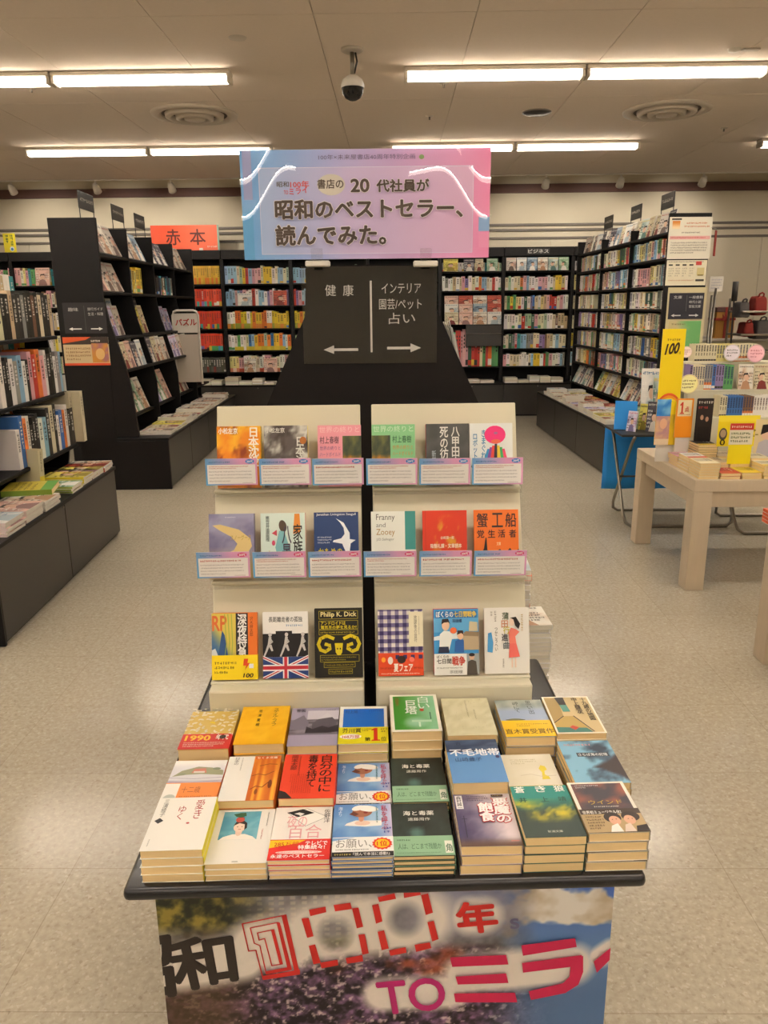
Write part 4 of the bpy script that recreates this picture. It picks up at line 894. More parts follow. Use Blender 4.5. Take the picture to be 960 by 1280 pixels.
for i, px in enumerate((247, 317, 386, 455, 524, 592)):
    card(px, 715, 0.550 - 0.0015 * (i % 2), 723 - 0.6 * i, 691 - 0.6 * i, PINK, 2 if i in (1, 3) else 1, 'review card with a pink seal, ' + who2[i], 0.6 if i < 3 else -0.4, -2 + i)
for (z, y) in ((L1 - 0.013, 0.655), (L2 - 0.013, 0.555)):
    for x0, x1 in ((lx0, lx1), (rx0, rx1)):
        tag(MB().box(x0, x1, y, y + 0.012, z, z + 0.002, 'acrylic').box(x0, x1, y, y + 0.002, z, z + 0.026, 'acrylic').build('acrylic_lip', None, False, DT),
            'clear acrylic lip behind the review cards, %s step of the %s cream stand' % ('top' if z > 0.4 else 'middle', 'left' if x0 == lx0 else 'right'), 'acrylic strip', 'clear lips of the cream stands')

# ---- the 24 piles lying on the table: (px, py of the middle of the top cover's far edge, row, copies, cover colour, art, band, description)
piles = [
 (236, 997, 1, 4, '#e9e6dd', a_brush, None, 'white paperback with red brush characters and yellow spine'),
 (303, 1012, 1, 3, '#e8e4dc', a_apple, None, 'white paperback with a portrait balancing an apple on teal'),
 (376, 1008, 1, 4, '#e9e3dc', a_pinkline, (0.050, '#d8302a', b_pinkline), 'paperback with pink line drawing above a red and yellow band'),
 (452, 1004, 1, 5, '#4a78b8', a_hat, (0.048, '#eeece8', b_hat), 'blue paperback with a white-hatted woman'),
 (523, 1003, 1, 4, '#2a2b26', a_sea, (0.048, '#8db592', b_sea), 'black paperback with a pale green band'),
 (600, 993, 1, 3, '#bfb3bd', a_devil, None, 'purple paperback with red-outlined white title'),
 (670, 982, 1, 4, '#2f5a50', a_wolf, None, 'green and yellow paperback with white title characters'),
 (738, 976, 1, 4, '#e9e2d3', a_duo, (0.060, '#3b2b24', b_duo), 'white-framed dark paperback with a photo of a couple on its band'),
 (253, 949, 2, 3, '#d9703a', a_hill, (0.066, '#ef8a3e', b_hill), 'paperback with a pale hillside painting and an orange band'),
 (320, 945, 2, 3, '#d9702a', a_halfwood, None, 'half white, half orange wood-grain paperback'),
 (389, 943, 2, 3, '#df4428', a_poison, None, 'orange-red paperback with large black vertical title'),
 (455, 953, 2, 4, '#4a78b8', a_hat, (0.048, '#eeece8', b_hat), 'blue paperback with a white-hatted woman'),
 (520, 946, 2, 4, '#2a2b26', a_sea, (0.048, '#8db592', b_sea), 'black paperback with a pale green band'),
 (588, 925, 2, 3, '#c9c4b4', a_wasteland, None, 'blue paperback with a bold white title'),
 (656, 942, 2, 3, '#e6dfc8', a_ghostyellow, (0.036, '#eecb1d', b_ghost), 'cream paperback with a yellow figure and yellow band'),
 (728, 926, 2, 5, '#c2a882', a_surf, None, 'paperback with foaming blue sea and dark rocks'),
 (270, 888, 3, 2, '#d9bd66', a_bananas, (0.056, '#c6261f', b_bananas), 'paperback with a curling banana pattern and red band'),
 (334, 883, 3, 3, '#e9ad12', a_still, None, 'plain golden yellow paperback'),
 (395, 885, 3, 3, '#a79fb7', a_snowhouse, None, 'lavender paperback with a grey photo of a steep-roofed house'),
 (453, 882, 3, 3, '#f0ede6', a_bluebox, (0.062, '#e8dc22', b_bluebox), 'white paperback with a blue square and yellow band'),
 (516, 868, 3, 4, '#efe9d9', a_tower, None, 'green paperback in a cream frame'),
 (580, 873, 3, 4, '#d5cfad', a_palecream, None, 'pale cream paperback with faint green lettering'),
 (646, 874, 3, 3, '#9fb0cb', a_boats, (0.062, '#f0c41a', b_boats), 'paperback with boats on a grey lake and a yellow band'),
 (705, 871, 3, 5, '#efe6d2', a_map19, None, 'ochre paperback with a sloping corridor painting'),
]
where = {1: 'front row of the table', 2: 'middle row of the table', 3: 'back row of the table'}
ordn = ['topmost', 'second from top', 'third from top', 'fourth from top', 'fifth from top']
rj = random.Random(5)
last = {}
for px, py, row, n, cc, art, band, desc in piles:
    y0 = (0.004, 0.1445, 0.305)[row - 1]
    bh_ = (0.138, 0.141, 0.150)[row - 1]
    q = dloc(px, py, y=y0 + bh_)
    hgt = max(q.z, 0.02)
    x = q.x - 0.0505
    if row in last: x = max(x, last[row] + 0.1026)
    last[row] = x
    extra = 0.0022 if band else 0.0
    t = hgt / n - 0.0002 - extra
    first = None
    for k in range(n):
        jx, jy, jr = rj.uniform(-.0012, .0012), rj.uniform(-.001, .001), rj.uniform(-.6, .6)
        T = DT @ Tr(x + jx, y0 + jy, hgt - (k + 1) * hgt / n + 0.0001) @ Tr(0.05, 0.07, 0) @ Rz(jr) @ Tr(-0.05, -0.07, 0)
        lb = desc + ', ' + (ordn[k] + ' of its pile, ' if n > 1 else '') + {1: 'front row', 2: 'middle row', 3: 'back row'}[row]
        if len(lb.split()) > 16: lb = lb.replace('paperback with', 'paperback,', 1).replace(' a ', ' ').replace(' of its pile', ' in its pile')
        if len(lb.split()) > 16: lb = lb.replace(' in its pile', '').replace(' above red and', ', red').replace(' from top', '')
        g = {1: 'paperbacks piled in the front row', 2: 'paperbacks piled in the middle row', 3: 'paperbacks piled in the back row'}[row]
        if first is None:
            first = book('paperback', lb, 'paperback', g, w=0.1010, h=bh_, t=t, cover=cc, art=art(), band=band, T=T, spine='#e8d81c' if art is a_brush else None)
        else:
            o = copy_tree(first); o.matrix_basis = T; o['label'] = lb

# ---- black endcap rack behind the table with its two signs
GY = 2.30
def gx(px, py): return at_y(px, py, GY)
prof = [gx(*p) for p in ((333, 508), (381, 396), (383, 332), (546, 329), (546, 386), (600, 508))]
prof = [(p.x, p.z) for p in prof]
lo = [(prof[0][0] - 0.004, 1.17), (prof[5][0] + 0.004, 1.17)]
poly = [(lo[0][0], 0.0), (lo[0][0], 1.17)] + prof + [(lo[1][0], 1.17), (lo[1][0], 0.0)]
rk = empty('endcap_rack', Tr(0, 0, 0), 'tall black rack with a sloped end panel standing behind the front table', 'rack')
MB().prism([(x, z) for x, z in poly], GY, GY + 0.03, 'y', 'black').build('end_panel', rk)
MB().prism([(x, z) for x, z in poly], 3.25, 3.28, 'y', 'black').build('end_panel', rk)
xc = (prof[2][0] + prof[3][0]) / 2
MB().box(xc - 0.012, xc + 0.012, GY + 0.03, 3.25, 0.3, 1.58, 'blackdeep').build('back_board', rk)
for z, hw in ((0.50, 0.31), (0.82, 0.30), (1.10, 0.27), (1.30, 0.16)):
    MB().box(xc - hw, xc + hw, GY + 0.03, 3.25, z - 0.02, z, 'blackdeep').build('shelf', rk)
MB().rbox(-0.40, 0.37, 2.0, GY + 0.001, 0.0, 0.46, 'black', 0.004, 1).build('base_plinth', rk)
# magazines with fanned pages standing in the right side of the rack
for k in range(3):
    t = empty('magazine', Tr(0.205 + 0.012 * k, GY + 0.045 + 0.05 * k, 1.19 - 0.02 * k) @ Rz(-4 + 3 * k) @ Ry(-9), ['pale magazine with fanned white pages sticking out of the black endcap rack', 'white magazine just behind the fanned one in the black endcap rack', 'grey magazine furthest back on the right side of the black endcap rack'][k], 'magazine', 'magazines in the black endcap rack')
    mb = MB()
    for j in range(7): mb.prism([(-0.018 + j * 0.005, 0.0), (-0.016 + j * 0.005, 0.0), (0.005 + j * 0.0045 - 0.028, 0.27), (0.003 + j * 0.0045 - 0.028, 0.27)], 0, 0.20, 'y', 'pages_white')
    mb.build('pages', t); c_ = MB().prism([(0.019, 0), (0.0205, 0), (0.005, 0.272), (0.0035, 0.272)], -0.002, 0.204, 'y', 'tint').build('cover', t); c_.color = (*lin(['#c9c9cf', '#dedad0', '#8e9097'][k]), 1)

# direction sign (health | interior, gardening/pets, fortune telling)
p0, p1 = gx(386, 450), gx(541, 334)
W = (p1.x - p0.x) * 1000; Hh = (p1.z - p0.z) * 1000
t = empty('direction_sign', Tr(p0.x, GY - 0.012, p0.z) @ FACE, 'black sign with white words and two arrows in a clear holder, on the rack end', 'sign')
b = MB().box(0, W / 1000, 0, Hh / 1000, -0.003, 0, 'blackdeep').build('sign_board', t)
s = Sheet(W, Hh, eps=0.0001)
def sq(px, py): q = gx(px, py); return ((q.x - p0.x) * 1000, (q.z - p0.z) * 1000)
def sbox(x0, y0, x1, y1): a = sq(x0, y1); b_ = sq(x1, y0); return (a[0], a[1], b_[0], b_[1])
WH = '#d9d6d0'
s.text('健', sbox(407, 356, 420, 370), WH, 0.0).text('康', sbox(429, 356, 442, 370), WH, 0.0)
s.text('インテリア', sbox(477, 354, 526, 367), WH, 0.01).text('園芸/ペット', sbox(474, 373, 527, 387), WH, 0.0).text('占い', None, WH, 0.01, quad=[sq(486, 405), sq(519, 404), sq(518, 391), sq(486, 391)])
s.rect(*sbox(463.5, 351, 464.7, 440), WH)
s.rect(*sbox(416, 435, 448, 438.5), WH).poly([sq(405, 437), sq(418, 431.5), sq(418, 442)], WH).rect(*sbox(484, 433, 514, 436.5), WH).poly([sq(526, 434.5), sq(513, 429), sq(513, 440)], WH)
s.build('lettering', b)
MB().box(-0.012, W / 1000 + 0.012, -0.01, Hh / 1000 + 0.004, 0.006, 0.008, 'acrylic').build('clear_cover', t)

# large pink and blue sign on top of the rack
SY = GY - 0.05
def gs(px, py): return at_y(px, py, SY)
a, b2 = gs(306, 325), gs(614, 184)
SW, SH = (b2.x - a.x) * 1000, (b2.z - a.z) * 1000
ST = Tr(a.x, SY, a.z) @ FACE
t = empty('promotion_sign', ST, 'large pink and blue sign with bold Japanese lettering above the rack', 'sign')
bd = MB().box(0, SW / 1000, 0, SH / 1000, -0.004, 0, 'white').build('sign_board', t)
s = Sheet(SW, SH, eps=0.00006)
def pq(px, py): q = gs(px, py); return ((q.x - a.x) * 1000, (q.z - a.z) * 1000)
def pbox(x0, y0, x1, y1): m = pq(x0, y1); n = pq(x1, y0); return (m[0], m[1], n[0], n[1])
s.grid(0, 0, SW, SH, 40, 16, lambda u, v: mixc(mixc(mixc('#74b0ea', '#b9b2e2', step(0.02, 0.42, u)), '#e3a0cf', step(0.42, 0.85, u)), '#f08fbd', step(0.85, 1, u)))
s.rect(*pbox(305, 186, 313, 250), '#9aa0d0').rect(*pbox(300, 262, 316, 325), '#64a9e0').rect(*pbox(598, 271, 620, 289), '#8fb3e0')
for i in range(9):
    for j in range(8): s.rect(*pbox(599 + i * 2, 291 + j * 2.4, 600 + i * 2, 292.2 + j * 2.4), '#f3b6d4', k=5); s.rect(*pbox(303 + i * 2, 250 + j * 2.4, 304 + i * 2, 251.2 + j * 2.4), '#9cc6f0', k=5)
s.grid(*pbox(328, 207, 592, 318), 20, 6, lambda u, v: mixc(mixc('#a9c0ea', '#c6bbe4', step(0, .4, u)), '#dfb4d8', step(0.3, 1, u)))
q = pbox(328, 207, 592, 318); s.line([(q[0], q[1]), (q[2], q[1]), (q[2], q[3]), (q[0], q[3]), (q[0], q[1])], 1.6, '#dcd6ee')
BR = '#54463f'
s.text('100年×未来屋書店40周年特別企画', pbox(398, 192, 519, 200), '#6a5f86', 0.01).ell(*((pq(527, 196)[0], pq(527, 196)[1])), 7, 6, '#8fae6f', 16)
s.text('昭和', pbox(346, 227, 361, 234), BR, 0.02).text('100年', pbox(363, 226, 386, 235), '#d8504f', 0.03).text('ミライ', None, '#d8404f', 0.03, quad=[pq(362, 244), pq(385, 241), pq(384, 233), pq(361, 236)]).text('TO', pbox(355, 238, 360, 243), '#d8404f', 0.02)
s.ell(*pq(414, 231), 38, 27, '#d8d2c6', 24)
def ttl(txt, bx, bold=0.055, o=0.03): s.text(txt, pbox(*bx), BR, bold, outline='#efe9ee', ow=o)
s.text('書店の', pbox(397, 224, 429, 236), BR, 0.03)
ttl('20', (439, 224, 461, 240)); ttl('代社員が', (471, 224, 536, 240))
ttl('昭和のベストセラー、', (345, 248, 578, 274)); ttl('読んでみた。', (346, 281, 482, 307))
s.build('lettering', bd)
# wavy clear film over the sign
nx, nz = 60, 6; V = []; F = []
for j in range(nz + 1):
    for i in range(nx + 1):
        u, v = i / nx, j / nz
        tilt = -0.017 * sin((u - 0.13) * 2 * pi * 1.96 + 3.4) - 0.004 * sin(u * 2 * pi * 4.3 + 0.6)
        V.append((u * SW / 1000, v * SH / 1000, 0.017 + (v - 0.5) * SH / 1000 * tilt))
for j in range(nz):
    for i in range(nx): F.append((j * (nx + 1) + i, j * (nx + 1) + i + 1, (j + 1) * (nx + 1) + i + 1, (j + 1) * (nx + 1) + i))
mb = MB(); mb.add(V, F, 'film'); mb.build('clear_film', t, True)
for px in (397, 532):
    m = pq(px, 325)
    c_ = MB().rbox(m[0] / 1000 - 0.034, m[0] / 1000 + 0.034, m[1] / 1000 - 0.018, m[1] / 1000 - 0.002, -0.02, 0.012, 'white', 0.003, 1).rbox(m[0] / 1000 - 0.016, m[0] / 1000 + 0.016, m[1] / 1000 - 0.004, m[1] / 1000 + 0.03, 0.012, 0.0145, 'acrylic', 0.001, 1).build('clip', t)
# the two uprights that carry it on the rack top
for px in (397, 532):
    m = gs(px, 330); MB().box(m.x - 0.012, m.x + 0.012, SY + 0.021, GY + 0.0, 1.604, 1.62, 'blackdeep').build('bracket', rk)

# magazines piled on the plinth behind the stands, right side
def flat_mag(T, w, h, t, cover, lb, group, art=None, paper='pages_white', cat='magazine', name='magazine'):
    m = empty(name, T, lb, cat, group)
    c_ = MB().box(0, w, 0, h, t - 0.0006, t, 'tint').box(0, w, 0, h, 0, 0.0006, 'tint').box(w - 0.0006, w, 0, h, 0.0006, t - 0.0006, 'tint').build('cover', m); c_.color = (*lin(cover), 1)
    MB().box(0.001, w - 0.001, 0.001, h - 0.001, 0.0006, t - 0.0006, paper).build('pages', m)
    if art is not None: art.build('cover_print', c_, Tr(0, 0, t))
    return m
# ================================================================ SHELVED BOOKS AND CASES
PAL = {'cream': '#d9cfae', 'white': '#e6e2da', 'pink': '#d9a3a8', 'red': '#c03a2e', 'orange': '#dd7a30', 'yellow': '#dfc23a', 'pale yellow': '#ded08a', 'green': '#5a9a5c',
       'pale green': '#a9c3a0', 'teal': '#3f9296', 'light blue': '#8fb6cf', 'blue': '#3f6fb0', 'navy': '#2b3658', 'violet': '#8d7aa8', 'brown': '#7a5a44', 'grey': '#8f8d8b', 'black': '#26231f', 'beige': '#c2ad8a', 'dark green': '#2f5a40'}
SOFT = ['cream'] * 9 + ['white'] * 12 + ['pink'] * 3 + ['beige'] * 3 + ['pale yellow'] * 2 + ['light blue'] * 3 + ['pale green'] * 2 + ['red', 'orange', 'yellow', 'green', 'teal', 'blue', 'violet', 'brown', 'grey', 'grey', 'dark green']

def merged(name, mb, sheets):
    me0 = mb; V = list(mb.V); F = list(mb.F); MI = list(mb.MI); C = [(1, 1, 1)] * sum(len(f) for f in F)
    ii = mb.mi('ink')
    for s, T in sheets:
        b = len(V); V += [tuple(T @ Vector(v)) for v in s.V]; F += [tuple(b + i for i in f) for f in s.F]; MI += [ii] * len(s.F); C += s.C
    me = bpy.data.meshes.new(name); me.from_pydata(V, [], F)
    for m in mb.mats: me.materials.append(m)
    me.polygons.foreach_set('material_index', MI)
    at = me.color_attributes.new('Col', 'FLOAT_COLOR', 'CORNER'); c = np.ones((len(C), 4), np.float32); c[:, :3] = np.array(C); at.data.foreach_set('color', c.ravel())
    me.update(); return me
def spine_mesh(k):                                    # unit book: x thickness, y depth, z height; spine at y = 0
    r = random.Random(100 + k); mb = MB()
    mb.box(0, 0.07, 0.01, 1, 0, 1, 'tint').box(0.93, 1, 0.01, 1, 0, 1, 'tint').box(0, 1, 0, 0.01, 0, 1, 'tint').box(0.07, 0.93, 0.01, 0.97, 0.01, 0.965, 'pages_white')
    s = Sheet(1, 1, U=1, eps=0.002); dk = r.choice(['#2b2826', '#2b2826', '#4a2a2a', '#2b3a5a', '#f0ede4'])
    w = r.uniform(0.22, 0.34); top = r.uniform(0.88, 0.95); L = r.uniform(0.3, 0.5)
    z = top
    while z > top - L: s.rect(0.5 - w, z - 0.045, 0.5 + w, z, dk, k=1); z -= 0.062
    z = top - L - 0.10
    while z > top - L - 0.26: s.rect(0.5 - w * 0.7, z - 0.028, 0.5 + w * 0.7, z, dk, k=1); z -= 0.042
    if r.random() < 0.6: s.rect(0.02, 0.05, 0.98, 0.05 + r.uniform(0.05, 0.16), r.choice(['#c03a2e', '#3f6fb0', '#e6e2da', '#d9b23a', '#3d3a38', '#5a9a5c', '#e6e2da']))
    if r.random() < 0.35: s.rect(0.02, 0.0, 0.98, 0.3, r.choice(['#dfc23a', '#e8e2d2', '#d9a3a8', '#dd7a30']), k=0)
    return merged('shelf_book', mb, [(s, Tr(0, -0.001, 0) @ FACE)])
SPINES = [spine_mesh(k) for k in range(12)]
def shelf_book(F, x, y, z, t, d, h, color, label, group, name='book', cat='book', k=None, lean_=0.0):
    o = put(name, SPINES[rnd.randrange(12) if k is None else k], None)
    o.matrix_basis = F @ Tr(x, y, z) @ Ry(lean_) @ Matrix.Diagonal((t, d, h, 1)); o.color = (*lin(color), 1)
    return tag(o, label, cat, group)
def vary(c, r, a=0.06):
    h = hexa(c) + (r.random() - 0.5) * 2 * a; h = h + np.array([r.random() - .5 for _ in range(3)]) * a
    return tuple(float(max(0.02, min(1, x))) for x in h)
ORD = 'first second third fourth fifth sixth seventh eighth ninth tenth eleventh twelfth thirteenth fourteenth fifteenth sixteenth seventeenth eighteenth nineteenth twentieth 21st 22nd 23rd 24th 25th 26th 27th 28th 29th 30th'.split()
def fill_row(F, x0, x1, y, z, hr, tr, depth, pal, where_, group, r, wob=0.012, name='book'):
    items = []; x = x0
    while True:
        t = r.uniform(*tr)
        if x + t > x1: break
        c = items[-1][2] if items and r.random() < 0.25 else r.choice(pal)
        items.append((x, t, c, r.uniform(*hr))); x += t + 0.0006
    seen = set()
    for i, (x, t, c, h) in enumerate(items):
        if i and items[i - 1][2] == c and r.random() < 0.7: h = items[i - 1][3]; items[i] = (x, t, c, h)
        nb = [items[j][2] for j in (i - 1, i + 1) if 0 <= j < len(items)]
        nbt = ('between %s and %s ones' % (nb[0], nb[1])) if len(nb) == 2 and nb[0] != nb[1] else ('between two %s ones' % nb[0] if len(nb) == 2 else 'at the row end by a %s one' % nb[0] if nb else 'alone')
        size = ('tall ' if h > (hr[0] * 0.3 + hr[1] * 0.7) else 'short ' if h < (hr[0] * 0.7 + hr[1] * 0.3) else '')
        size = ('thick ' if t > tr[0] * 0.3 + tr[1] * 0.7 else '') or size
        lb = '%s%s book %s, %s' % (size, c, nbt, where_)
        if lb in seen: lb = '%s%s book, %s from the far end, %s' % (size, c, ORD[i], where_)
        seen.add(lb); lb = ' '.join(lb.split()[:16])
        shelf_book(F, x, y + r.uniform(0, wob), z, t, depth, h, vary(PAL[c], r), lb, group, name)

# random magazine fronts, printed
def mag_art(k, w=210, h=280):
    r = random.Random(500 + k); s = Sheet(w, h, eps=0.0001)
    a, b, c = [('#cfc6bb', '#6d5b52', '#b5543f'), ('#e6e2da', '#a9b7bd', '#3f6f96'), ('#4a4550', '#8d8791', '#d8d2c8'), ('#d9cfae', '#8a7a5a', '#7a2f2a'), ('#e2b9a8', '#8d6a66', '#e8e2d2'),
               ('#c9d3cf', '#5f7f78', '#dfc23a'), ('#8fa6b8', '#3f4f66', '#ece6dc'), ('#e8dc6a', '#9a8a3a', '#c03a2e'), ('#dcd6ea', '#7d72a0', '#c24a7a'), ('#e3ded2', '#b58a6a', '#3d3a38'),
               ('#c9553c', '#7d2f24', '#f0e6cc'), ('#9fc0a0', '#4a7a4f', '#f0ede4')][k % 12]
    s.grid(0, 0, w, h, 10, 12, lambda u, v: mixc(a, b, step(0.45, 0.75, fbm(u * 3, v * 4, k + 3)) * step(0.95, 0.7, v)))
    s.ell(w * r.uniform(.35, .65), h * .48, w * .17, h * .15, '#d9b49a').poly([(w * .2, 0), (w * .3, h * .3), (w * .5, h * .36), (w * .7, h * .3), (w * .82, 0)], c if r.random() < .5 else b)
    s.poly([(w * .32, h * .5), (w * .36, h * .64), (w * .62, h * .66), (w * .70, h * .48), (w * .62, h * .58), (w * .42, h * .58)], '#2f2522')
    s.marks(w * .06, h * .84, w * .94, h * .96, 1, c if r.random() < .7 else '#2b2826', k).marks(w * .05, h * .1, w * .3, h * .75, 5, '#2b2826' if r.random() < .5 else '#f0ede4', k + 1, fill=0.8).marks(w * .68, h * .2, w * .96, h * .7, 4, c, k + 2, fill=.8)
    return s
MAGC = ['pale grey', 'white and blue', 'dark grey', 'cream and brown', 'pinkish', 'pale green-grey', 'slate blue', 'yellow', 'lilac', 'white and tan', 'red', 'green']
MAGE = ['#cfc6bb', '#dfe3e6', '#4a4550', '#d9cfae', '#e2b9a8', '#c9d3cf', '#8fa6b8', '#e8dc6a', '#dcd6ea', '#e3ded2', '#c9553c', '#9fc0a0']
MAGM = []
for k in range(12):
    mb = MB().box(0, 0.21, 0, 0.28, 0, 0.0008, 'white').box(0.0006, 0.2094, 0.0006, 0.2794, 0.0008, 0.0052, 'pages_white').box(0, 0.21, 0, 0.28, 0.0052, 0.006, 'tint').box(0, 0.0008, 0, 0.28, 0.0008, 0.0052, 'tint')
    MAGM.append(merged('magazine', mb, [(mag_art(k), Tr(0, 0, 0.006))]))
def mag(T, k, label, group, sx=1.0, sy=1.0, sz=1.0, name='magazine', cat='magazine', color=None):
    o = put(name, MAGM[k % 12], None); o.matrix_basis = T @ Matrix.Diagonal((sx, sy, sz, 1)); o.color = (*lin(color or MAGE[k % 12]), 1)
    return tag(o, label, cat, group)

def shelf_board(mb, x0, x1, y0, y1, z, th=0.022): return mb.rbox(x0, x1, y0, y1, z - th, z, 'blackdeep', 0.003, 1)

# ---------------------------------------------------------------- right aisle bookcase
FR = Tr(2.35, 6.98, 0) @ Rz(1.5) @ Rz(-90)            # x runs towards the camera, books at negative x
RLEN = 2.95
t = empty('bookcase', FR, 'tall black bookcase of seven shelves along the right aisle with a low bench', 'bookcase')
MB().rbox(-0.0, 0.03, -0.005, 0.355, 0, 2.25, 'black', 0.003, 1).build('end_panel', t)
MB().rbox(-RLEN - 0.03, -RLEN, -0.005, 0.37, 0, 2.25, 'black', 0.003, 1).build('end_panel', t)
MB().box(-RLEN, 0, 0.34, 0.36, 0.45, 2.2, 'blackdeep').build('back_board', t)
RZ = [2.105, 1.895, 1.665, 1.465, 1.255, 1.035, 0.825]
for z in RZ: shelf_board(MB(), -RLEN, 0, 0, 0.34, z).build('shelf', t)
for k in (1, 2): MB().box(-RLEN * k / 3 - 0.009, -RLEN * k / 3 + 0.009, 0.0, 0.34, 0.45, 2.2, 'blackdeep').build('divider', t)
MB().prism([(-0.02, 0.56), (0.10, 0.53), (0.12, 0.45), (0.34, 0.45), (0.34, 0.8), (0.30, 0.8), (0.14, 0.60)], -RLEN, 0, 'x', 'blackdeep').build('sloped_shelf', t)
for k in range(3):
    MB().rbox(-RLEN * (k + 1) / 3 + 0.003, -RLEN * k / 3 - 0.003, -0.43, -0.41, 0.012, 0.425, 'blackfront', 0.003, 1).build('front_panel', t)
MB().box(-RLEN, 0, -0.41, 0.30, 0.0, 0.42, 'blackdeep').build('base_cabinet', t)
MB().rbox(-RLEN, 0.0, -0.44, 0.32, 0.425, 0.448, 'black', 0.003, 1).build('bench_top', t)
MB().rbox(0.0, 0.02, -0.435, 0, 0.0, 0.448, 'black', 0.003, 1).build('bench_end', t)
rr = random.Random(21)
rown = ['second shelf', 'third shelf', 'fourth shelf', 'fifth shelf', 'sixth shelf', 'seventh shelf']
B3 = RLEN / 3
far_rows = []
for i, z in enumerate(RZ[1:]):
    up = RZ[i]
    for b, bn_ in ((0, 'near bay of the right bookcase'), (1, 'middle bay of the right bookcase'), (2, None)):
        xa, xb = -B3 * (b + 1) + 0.012, -B3 * b - 0.012
        if i == 2 and b == 2: xb -= 0.30
        hh = (up - z - 0.022) * 0.80, (up - z - 0.022) * 0.92
        if bn_: fill_row(FR, xa, xb, 0.03, z, hh, (0.046, 0.074), 0.16, SOFT, ('%s, %s' % (rown[i], bn_)).replace(' shelf, ', ' shelf, '), 'books on the %s, %s' % (rown[i], bn_), rr)
        else: far_rows.append((xa, xb, z, hh))

class Mass:                                            # books too small to pick apart: one object
    def __init__(s): s.V, s.F, s.C = [], [], []
    def boxc(s, T, x0, x1, y0, y1, z0, z1, c):
        b = len(s.V)
        s.V += [tuple(T @ Vector((x, y, z))) for z in (z0, z1) for y in (y0, y1) for x in (x0, x1)]
        for f in [(4, 5, 7, 6), (0, 1, 5, 4), (2, 6, 7, 3), (0, 4, 6, 2), (1, 3, 7, 5)]:
            s.F.append(tuple(b + i for i in f)); s.C += [c if f != (4, 5, 7, 6) else (0.62, 0.58, 0.5)] * 4
    def strip(s, T, x0, x1, y, z0, z1, c):
        b = len(s.V); s.V += [tuple(T @ Vector(p)) for p in ((x0, y, z0), (x1, y, z0), (x1, y, z1), (x0, y, z1))]; s.F.append((b, b + 1, b + 2, b + 3)); s.C += [c] * 4
    def build(s, name):
        me = bpy.data.meshes.new(name); me.from_pydata(s.V, [], s.F); at = me.color_attributes.new('Col', 'FLOAT_COLOR', 'CORNER')
        c = np.ones((len(s.C), 4), np.float32); c[:, :3] = np.array(s.C); at.data.foreach_set('color', c.ravel()); me.materials.append(M['ink']); me.update(); return put(name, me)
mass = Mass()
def mass_row(T, x0, x1, y, z, hr, tr, pal, r, d=0.16, band=None, same=0.25):
    x = x0; pc = None; h = hr[1]
    while x < x1 - tr[0]:
        w = min(r.uniform(*tr), x1 - x)
        if pc is None or r.random() > same: pc = r.choice(pal); h = r.uniform(*hr)
        col = vary(PAL.get(pc, pc), r, 0.05); c = lin(col); yy = y + r.uniform(0, 0.012)
        mass.boxc(T, x, x + w - 0.0008, yy, yy + d, z, z + h, c)
        dk = lin('#3a3634') if sum(col) > 1.1 else lin('#d9d4c8')
        for q in range(r.randint(2, 5)): zz = z + h * (0.86 - q * 0.10); mass.strip(T, x + w * .3, x + w * .7, yy - 0.0008, zz - h * 0.055, zz, dk)
        if band and r.random() < 0.8: mass.strip(T, x, x + w - .0008, yy - 0.001, z, z + h * band[1], lin(r.choice(band[0])))
        elif r.random() < 0.4: mass.strip(T, x, x + w - .0008, yy - 0.001, z + h * .04, z + h * r.uniform(.1, .3), lin(r.choice(['#c03a2e', '#3f6fb0', '#e6e2da', '#d9b23a', '#3d3a38', '#5a9a5c'])))
        x += w
for xa, xb, z, hh in far_rows: mass_row(FR, xa, xb, 0.03, z, hh, (0.03, 0.055), SOFT, rr)
# leaning fronts on the top deck
r2 = random.Random(31)
for i in range(17):
    x = -RLEN + 0.06 + i * (RLEN - 0.12) / 17; b = ['far', 'middle', 'near'][min(2, int((x + RLEN) / B3))]
    k = r2.choice([0, 1, 2, 3, 4, 5, 9, 6]); ang = r2.uniform(-6, 6)
    mag(FR @ Tr(x - 0.01, 0.06 + 0.01 * (i % 3), 2.106) @ Rz(ang + (12 if i % 3 == 0 else 0)) @ Rx(78), k, '%s large book atop the right bookcase, number %s from its near end' % (MAGC[k], ['one', 'two', 'three', 'four', 'five', 'six', 'seven', 'eight', 'nine', 'ten', 'eleven', 'twelve', 'thirteen', 'fourteen', 'fifteen', 'sixteen', 'seventeen'][16 - i]), 'large books on top of the right bookcase', 0.78, 0.68, 2.5, 'picture_book', 'picture book')
# sloped row above the bench
x = -RLEN + 0.05; i = 0; r2 = random.Random(33)
while x < -0.25:
    k = r2.choice([0, 3, 9, 10, 1, 7, 11, 4, 2, 5]); w = r2.uniform(0.09, 0.15)
    mag(FR @ Tr(x, 0.01 + (i % 2) * 0.012, 0.572) @ Rz(r2.uniform(-3, 3)) @ Rx(66), k, '%s book in the sloped row above the right bench, %s bay, place %s' % (MAGC[k], ['far', 'middle', 'near'][min(2, int((x + RLEN) / B3))], ['a', 'b', 'c', 'd', 'e', 'f', 'g', 'h', 'i', 'j', 'k', 'l', 'm', 'n', 'o', 'p', 'q', 'r', 's', 't', 'u', 'v', 'w', 'x', 'y', 'z'][i % 26]), 'books in the sloped row above the right bench', w / 0.21, 0.78, 3.0, 'large_book', 'book')
    x += w + 0.01; i += 1
